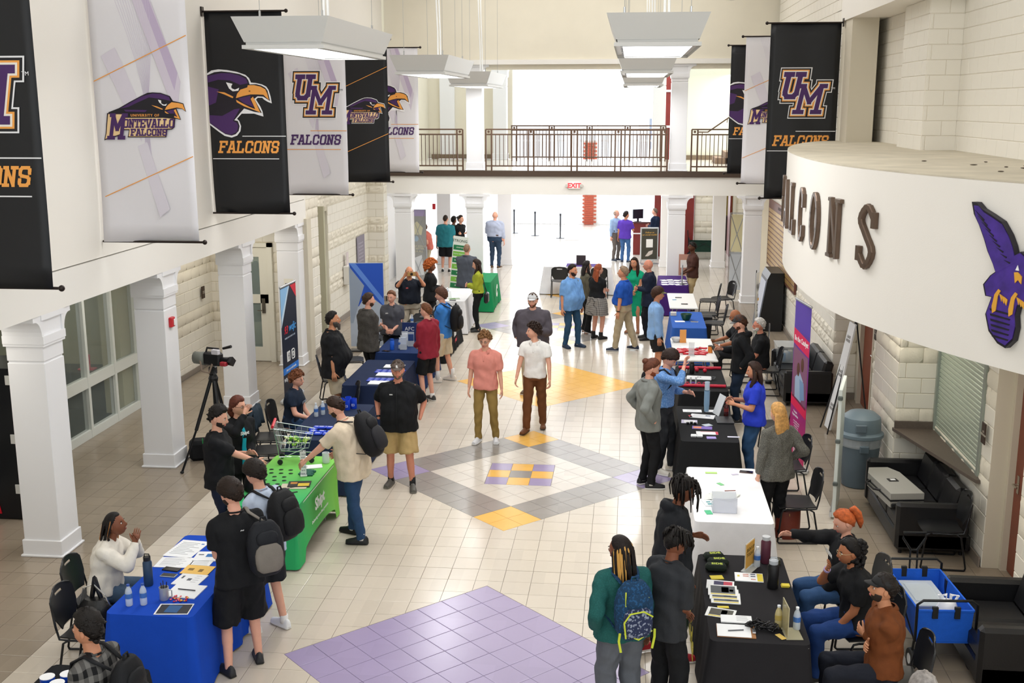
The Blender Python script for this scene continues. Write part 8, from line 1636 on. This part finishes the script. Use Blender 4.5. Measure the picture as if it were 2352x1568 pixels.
e = thing('phone_charger', 'pink and red desk stand with a black handset in the office window', 'device', (-7.55, 2.45, .76)); g = G(); g.box(-.14, .14, -.08, .08, 0, .03, c=.01); g.box(-.05, .05, .0, .03, .03, .26, c=.01); g.build('stand', mat('#e05068', .35), e); g = G(); g.box(-.09, -.03, -.03, .03, .03, .2, c=.015); g.build('handset', mat('#2a2024', .4), e)
e = thing('office_chair', 'dark office chair beside the pale desk in the glazed office', 'chair', (-7.7, -.2, 0), 30); g = G(); g.box(-.24, .24, -.24, .24, .44, .5, c=.03); g.build('seat', BLK, e); g = G(); g.box(-.22, .22, -.28, -.22, .55, 1.05, c=.03); g.build('backrest', BLK, e); g = G(); g.tube([(0, 0, .44), (0, 0, .1)], .03, 8); g.build('gas_column', steel, e)
for k in range(5): a = k*1.257; g = G(); g.tube([(0, 0, .12), (.27*cos(a), .27*sin(a), .05)], .02, 6); g.ell((.28*cos(a), .28*sin(a), .03), .025, .025, .028, 8); g.build('leg', steel, e)
# notices and boxes on the left wall and pillars
e = thing('poster', 'white notice with dark print taped to the fourth arcade pillar', 'poster', (-5.2, 6.225, 1.62)); g = G(); g.box(-.09, .09, -.004, .0, -.14, .14); g.build('sheet', mat('#ece8da', .6), e); g = G()
for k in range(5): g.box(-.065+.028*k, -.047+.028*k, -.006, -.004, .03, .05)
g.box(-.07, .07, -.006, -.004, -.0, .015); g.box(-.07, .07, -.006, -.004, -.05, -.015); g.box(-.05, .06, -.006, -.004, -.11, -.06); g.build('print', mat('#33294a', .6), e)['kind'] = 'stuff'
e = thing('poster', 'small white card taped below the notice on the fourth pillar', 'poster', (-5.16, 6.225, 1.42)); g = G(); g.box(-.05, .05, -.004, .0, -.035, .035); g.build('sheet', mat('#e9e6dc', .6), e)
e = thing('poster', 'grey printed plaque on the left block wall near the back', 'poster', (-5.39, 13.0, 1.42)); g = G(); g.box(-.0, .012, -.4, .4, -.42, .42, c=.003); g.build('plaque_board', mat('#8d8798', .5), e); text('\n'.join(['= ===== ==', '=== ======', '====== ===', '== ==== ==', '==== =====', '=== == ===']), .09, mat('#c9c4d4', .5), e, frame((.013, 0, 0), (0, 1, 0), (0, 0, 1), (1, 0, 0)))
e = thing('wall_cabinet', 'white wall-mounted dispenser box with a leaflet on top, on the left wall', 'box', (-5.39, 11.4, 1.1)); g = G(); g.box(0, .16, -.22, .22, -.25, .2, c=.01); g.build('box_body', mat('#e6e4de', .5), e); g = G(); g.box(.05, .06, -.1, .1, .2, .52); g.build('leaflet', mat('#d6c8c8', .5), e); g = G(); g.box(.16, .165, .05, .16, -.05, .15); g.build('mark', mat('#2a2a33', .5), e)
# ================================================================= HANGING BANNERS AND PENDANT LIGHTS
PUR, ORG, CRM, INKB = '#46245f', '#eda24c', '#ece6da', '#17161a'
HEAD_O = [(95, 205), (160, 165), (260, 150), (380, 160), (520, 185), (640, 225), (690, 270), (715, 330), (780, 335), (870, 355), (930, 385), (960, 430), (985, 520), (998, 612), (940, 590), (890, 560), (865, 535), (800, 535), (775, 560), (830, 650), (860, 720), (870, 790), (800, 770), (740, 750), (560, 750), (490, 820), (520, 850), (543, 920), (530, 990), (480, 1050), (400, 1078), (300, 1055), (220, 1000), (95, 905)]
HEAD_I = [(95, 228), (200, 188), (300, 178), (420, 190), (560, 215), (650, 255), (680, 300), (695, 355), (790, 352), (860, 370), (915, 400), (945, 440), (965, 530), (975, 580), (880, 520), (800, 515), (750, 550), (850, 740), (740, 725), (600, 680), (540, 740), (450, 840), (500, 850), (522, 920), (505, 985), (460, 1030), (400, 1050), (310, 1030), (240, 985), (95, 880)]
HEAD_P = [[(95, 240), (300, 200), (430, 205), (560, 235), (650, 280), (670, 340), (560, 360), (420, 300), (250, 290), (95, 330)], [(95, 770), (280, 780), (460, 690), (540, 680), (430, 850), (480, 870), (505, 920), (480, 1000), (400, 1040), (310, 1020), (240, 975), (95, 870)], [(95, 380), (250, 420), (200, 600), (95, 640)], [(520, 545), (700, 505), (690, 560), (740, 660), (600, 610)]]
HEAD_B = [[(670, 365), (760, 365), (850, 385), (915, 420), (940, 480), (960, 565), (910, 520), (885, 495), (800, 490), (700, 490), (600, 510), (490, 540), (510, 480), (560, 425), (660, 395)], [(490, 560), (560, 600), (680, 660), (760, 690), (700, 550), (735, 520), (750, 550), (830, 735), (740, 700), (600, 650), (500, 595)], [(218, 450), (330, 460), (455, 520), (445, 540), (330, 490)]]
EYE_W = [(360, 325), (450, 345), (430, 395), (480, 425), (545, 400), (530, 440), (450, 447), (400, 410)]
MON_H = [(365, 665), (600, 580), (850, 450), (1080, 340), (1220, 280), (1330, 270), (1500, 280), (1690, 345), (1745, 440), (1850, 462), (1960, 490), (2010, 660), (1930, 600), (1810, 590), (1890, 815), (1770, 790), (700, 780), (380, 690)]
MON_P = [[(620, 590), (860, 470), (1100, 350), (1330, 290), (1500, 300), (1670, 360), (1700, 440), (1500, 400), (1250, 370), (1000, 470), (800, 560)], [(700, 610), (1190, 620), (1150, 660), (740, 650)], [(1590, 640), (1790, 600), (1750, 660), (1820, 740), (1680, 700)]]
MON_B = [[(1720, 465), (1850, 480), (1950, 505), (1995, 640), (1930, 590), (1820, 570), (1565, 620), (1600, 560), (1650, 510)], [(1565, 640), (1650, 690), (1820, 760), (1755, 630), (1790, 600), (1875, 800), (1700, 750), (1565, 665)], [(1290, 522), (1400, 545), (1530, 600), (1510, 612), (1400, 575)]]
MON_E = [(1435, 415), (1500, 430), (1500, 490), (1560, 515), (1620, 495), (1595, 535), (1530, 530), (1460, 470)]
MON_PL = [(340, 680), (380, 680), (710, 685), (1775, 780), (1750, 960), (1690, 1008), (1595, 1012), (1560, 1165), (740, 1165), (780, 1022), (640, 1022), (620, 1112), (468, 1158), (405, 1172), (238, 1225), (280, 1080)]
MON_PC = [(365, 700), (690, 705), (1750, 795), (1725, 950), (1680, 985), (1570, 990), (1540, 1145), (765, 1145), (800, 1000), (620, 1000), (600, 1095), (490, 1130), (390, 1150), (262, 1198), (300, 1080)]
def poly(e, pts, c, lay, f, nm='print'):
    """f maps picture points of the emblem to banner metres"""
    P = [f(*p) for p in pts]; g = G()
    vs = [(x, -.006-.0014*lay, z) for x, z in P]; n = len(vs)
    a = sum(P[i][0]*P[(i+1) % n][1]-P[(i+1) % n][0]*P[i][1] for i in range(n)); fc = tuple(range(n)) if a > 0 else tuple(range(n))[::-1]
    g.add(vs, [fc]); return g.build(nm, mat(c, .6), e)
RIP = [0.]
def ripple(x, z): return 0. if z < 0 else .004*sin(x*9+z*1.3+RIP[0])+.35*max(0, .24-z/3)**1.5*sin(4.2*x+RIP[0])
def words(e, w_, x, z, h, w, t, c, lay, grow=0, shear=.2, gap=1.16):
    g = G(); slab(g, w_, x, z, h, w, t, -.006-.0014*lay-.0006, -.006-.0014*lay, 0, shear, gap, grow); g.v = [(a, b_, c_) for a, c_, b_ in g.v]
    g.f = [f[::-1] for f in g.f]; return g.build('lettering', mat(c, .6), e)
def strip(e, x0, z0, x1, z1, c, t=.012): poly(e, [(x0, z0-t/2), (x1, z1-t/2), (x1, z1+t/2), (x0, z0+t/2)], c, 2, lambda x, z: (x, z), 'stripe')
def banner(x0, Y, side, kind, dark, lab):
    """kind: head / um / mon; x0 left edge; side: +1 wall on the left, -1 wall on the right"""
    Wd, Hh_ = 1.19, 3.0; e = thing('hanging_banner', lab, 'banner', (x0, Y, 3.47)); RIP[0] = Y; g = G()
    rows = [[(Wd*u, ripple(Wd*u, Hh_*t), Hh_*t) for t in np.linspace(0, 1, 15)] for u in np.linspace(0, 1, 13)]
    g.sheet(rows, .002); g.build('banner_cloth', mat('#18191c' if dark else '#e4e2e6', .42 if dark else .6, spec=.4), e, smooth=True)
    pm_ = mat('#2a211e', .35, .5); wx = 0 if side > 0 else Wd; ox = Wd-wx
    for z in (Hh_, 0):
        g = G(); g.tube([(wx-side*.03, 0, z), (ox+side*.05, 0, z)], .014, 8); g.build('pole', pm_, e); g = G(); g.ell((ox+side*.07, 0, z), .03, .03, .03, 10); g.build('finial', pm_, e, smooth=True)
        if z: g = G(); g.box(min(wx-side*.035, wx-side*.015), max(wx-side*.035, wx-side*.015), -.05, .05, z-.07, z+.07, c=.004); g.build('bracket', pm_, e)
    L = (lambda c1, c2: c1 if dark else c2); I = lambda x, z: (x, z)
    if not dark:                                                   # printed purple sweep of the white banners
        for k, pts in enumerate(([(.5, 2.98), (.72, 2.98), (1.08, 1.9), (1.0, 1.5)], [(.62, 2.98), (.7, 2.98), (1.05, 2.0), (1.0, 1.8)], [(.12, 2.2), (.3, 2.3), (.62, 1.5), (.55, 1.2)], [(.5, 1.15), (.62, 1.2), (.85, .4), (.72, .3)])): poly(e, pts, ['#d3cad8', '#bfb0ca', '#d9d3de', '#dbd6e0'][k], .3+.2*k, I, 'sweep')
        g = G()
        for k in range(14): a = k/13; P = [(.3+.35*a+.35*t*(1-a)+.1*sin(t*3+a), 2.95-1.9*t) for t in np.linspace(0, 1, 8)]; [g.prism([(p[0]-.0015, p[1]), (p[0]+.0015, p[1]), (q_[0]+.0015, q_[1]), (q_[0]-.0015, q_[1])], -.0072, -.0065, 0, 'y') for p, q_ in zip(P[:-1], P[1:])]
        g.build('fine_lines', mat('#cfc4d8', .6), e)['kind'] = 'stuff'
    if kind in ('um', 'head'):
        strip(e, .5, 1.17, Wd-.01, 1.17, L('#e6e6e8', ORG)); strip(e, .02, .83, Wd-.13, .83, L('#e6e6e8', ORG)); words(e, 'FALCONS', .12, .93, .155, .114, .031, L(ORG, PUR), 2, gap=1.19)
    if kind == 'um':
        zu, zm, h = 1.76, 1.5, .44
        for lay, (c, gr) in enumerate(((L('#e8e8ea', '#f4f2f2'), .075), (INKB, .06), (ORG, .036), (CRM, .018), (PUR, 0))):
            words(e, 'U', .22, zu, h*.86, .3, .085, c, 2+lay, gr); words(e, 'M', .47, zm, h, .4, .075, c, 2.02+lay, gr)
        text('TM', .05, mat(L('#e8e8ea', INKB), .6), e, frame((1.1, -.012, 1.9), (1, 0, 0), (0, 0, 1), (0, -1, 0)))
    if kind == 'head':
        f = lambda x, y: ((x-95)/917, 2.16-(y-150)/917); poly(e, HEAD_O, L('#e8e8ea', '#f2f0f2'), 2, f, 'emblem_outline'); poly(e, HEAD_I, '#19131f', 3, f, 'emblem')
        for p in HEAD_P: poly(e, p, PUR, 4, f, 'plumage')
        for p in HEAD_B: poly(e, p, ORG, 5, f, 'beak')
        poly(e, EYE_W, '#f2f2f2', 5, f, 'eye'); poly(e, [(465+32*cos(a), 385+32*sin(a)) for a in np.linspace(0, 6.28, 12)[:-1]], '#120e16', 6, f, 'pupil'); poly(e, [(690+14*cos(a), 445+10*sin(a)) for a in np.linspace(0, 6.28, 9)[:-1]], '#8a5a24', 6, f, 'nostril')
    if kind == 'mon':
        strip(e, .01, 1.91, Wd-.01, 2.43, ORG); strip(e, .01, .53, Wd-.01, 1.03, ORG); f = lambda x, y: ((x-90)/1700, 1.78-(y-270)/1700)
        if dark: poly(e, [(x+(12 if x > 1100 else -14), y+(18 if y > 700 else -20)) for x, y in MON_H], '#e8e8ea', 2, f, 'emblem_outline'); poly(e, [(x+(12 if x > 900 else -14), y+(16 if y > 900 else -8)) for x, y in MON_PL], '#e8e8ea', 2, f, 'emblem_outline')
        poly(e, MON_H, '#17131d', 3, f, 'emblem')
        for p in MON_P: poly(e, p, PUR, 4, f, 'plumage')
        for p in MON_B: poly(e, p, ORG, 5, f, 'beak')
        poly(e, MON_E, '#f2f2f2', 5, f, 'eye'); poly(e, MON_PL, '#2a1420', 5, f, 'name_plate'); poly(e, MON_PC, '#efcf9a', 6, f, 'name_plate')
        poly(e, [(700, 690), (1770, 690), (1750, 775), (700, 775)], '#17131d', 6.5, f, 'name_band'); text('UNIVERSITY OF', .042, mat(ORG, .6), e, frame((f(1140, 727)[0], -.0165, f(0, 727)[1]), (1, 0, 0), (0, 0, 1), (0, -1, 0)), bold=.001, space=1.25)
        words(e, 'M', .155, 1.25, .265, .17, .045, PUR, 8, 0, .2); words(e, 'ONTEVALLO', .34, 1.375, .088, .06, .019, PUR, 8, 0, .15, 1.18); words(e, 'FALCONS', .43, 1.28, .068, .055, .017, PUR, 8, 0, .1, 1.18)
    return e
banner(-4.93, -5.4, 1, 'um', True, 'black hanging banner cut by the left edge of the picture')
banner(-4.93, -1.9, 1, 'mon', False, 'white hanging banner with bird emblem and slanted orange lines, second from the left edge')
banner(-4.93, 1.8, 1, 'head', True, 'black hanging banner on the left wall with a large bird head')
banner(-4.93, 5.5, 1, 'um', False, 'white hanging banner with interlocked purple letters, under the first pendant light')
banner(-4.93, 9.1, 1, 'mon', True, 'black hanging banner with slanted orange lines, partly behind the white one')
banner(-4.93, 12.6, 1, 'head', False, 'white hanging banner nearest the balcony on the left wall')
banner(3.82, 5.35, -1, 'um', True, 'black hanging banner with interlocked letters above the curved canopy')
banner(3.78, 9.2, -1, 'mon', False, 'white hanging banner between the two black ones on the right')
banner(3.78, 12.7, -1, 'head', True, 'narrow-looking black hanging banner nearest the balcony on the right')
lampm = mat('#ffffff', .5, emit=7); housing = mat('#d9d9d6', .45)
def pendant(x0, y0, z, lab, L=3.1, W_=.9):
    e = thing('pendant_light', lab, 'light', (x0+W_/2, y0+L/2, z)); a, b = W_/2, L/2; g = G()
    def ringbox(g, a0, b0, z0, a1, b1, z1, t=.012): g.loft([[(sx*a0, sy*b0, z0) for sx, sy in ((-1, -1), (1, -1), (1, 1), (-1, 1))], [(sx*a1, sy*b1, z1) for sx, sy in ((-1, -1), (1, -1), (1, 1), (-1, 1))], [(sx*(a1-t), sy*(b1-t), z1) for sx, sy in ((-1, -1), (1, -1), (1, 1), (-1, 1))], [(sx*(a0-t), sy*(b0-t), z0) for sx, sy in ((-1, -1), (1, -1), (1, 1), (-1, 1))]], cap=False)
    ringbox(g, a-.02, b-.02, .07, a+.08, b+.08, .33); g.build('flared_housing', housing, e)
    g = G(); ringbox(g, a-.035, b-.035, .04, a-.035, b-.035, .075); g.build('reveal', housing, e)
    g = G(); ringbox(g, a, b, 0, a, b, .04, .09); g.build('lower_frame', housing, e)
    g = G(); g.box(-a+.04, a-.04, -b+.04, b-.04, .1, .115); g.build('reflector', mat('#eef0f4', .3), e)
    n = 5
    for k in range(n): y = -b+.1+(L-.2)*(k+.5)/n; g = G(); g.box(-a+.16, a-.16, y-(L-.2)/n/2+.03, y+(L-.2)/n/2-.03, .06, .075); g.build('diffuser', lampm, e)
    for k in range(n+1): y = -b+.1+(L-.2)*k/n; g = G(); g.box(-a+.06, a-.06, y-.006, y+.006, .02, .08); g.build('louver', mat('#dfe1e6', .3, .3), e)
    for sx, sy in ((-1, -1), (1, -1), (-1, 1), (1, 1)): g = G(); g.tube([(sx*(a-.1), sy*(b-.35), .3), (sx*(a-.1), sy*(b-.35), 3.3)], .004, 5); g.build('hanging_wire', mat('#b9b9b6', .4, .5), e); g = G(); g.tube([(sx*(a-.1), sy*(b-.35), .33), (sx*(a-.1), sy*(b-.35), .42)], .012, 6); g.build('wire_clamp', chrome, e)
    for k in range(2): g = G(); g.tube([(.1+.05*k, -.2, .3), (.1+.045*k, -.2, .8), (.07+.05*k, -.2, 1.6), (.03+.06*k, -.2, 3.3)], .016, 7); g.build('conduit', mat('#efefec', .4), e, smooth=True)
    for y in (-.9, -.5): g = G(); g.ell((.05, y, .3), .07, .09, .05, 10); g.build('upper_lamp', mat('#ffffff', .5, emit=4), e)
    al = bpy.data.lights.new('pendant_glow', 'AREA'); al.shape = 'RECTANGLE'; al.size = W_*.7; al.size_y = L*.85; al.energy = 42; al.color = (.97, .98, 1); ao = bpy.data.objects.new('pendant_glow', al); COL.objects.link(ao); ao.location = (x0+W_/2, y0+L/2, z-.01)
pendant(-2.72, -2.95, 5.69, 'nearest pendant light of the left row, in front of the hanging banners'); pendant(-2.72, 5.0, 5.63, 'middle pendant light of the left row'); pendant(-2.72, 11.0, 5.52, 'pendant light of the left row nearest the balcony')
pendant(1.26, -2.95, 5.69, 'nearest pendant light of the right row'); pendant(1.26, 5.0, 5.63, 'middle pendant light of the right row, partly behind the first'); pendant(1.26, 11.0, 5.52, 'farthest pendant light of the right row, just before the balcony')
sp = thing('ceiling_speaker', 'white round fitting hanging at the top edge of the picture, right of the lights', 'speaker', (2.85, 2.0, 6.6)); g = G(); g.lathe([(.001, -.04), (.14, -.02), (.17, .03), (.14, .1), (.001, .3)], 20); g.build('dome', mat('#eceae8', .4), sp, smooth=40); g = G(); g.box(-.32, .32, -.02, .02, .0, .06, c=.01); g.build('bracket', mat('#e6e4e0', .4), sp); g = G(); g.tube([(0, 0, .3), (0, 0, 2.4)], .01, 6); g.build('rod', mat('#c9c7c2', .4), sp)
finish_texts()
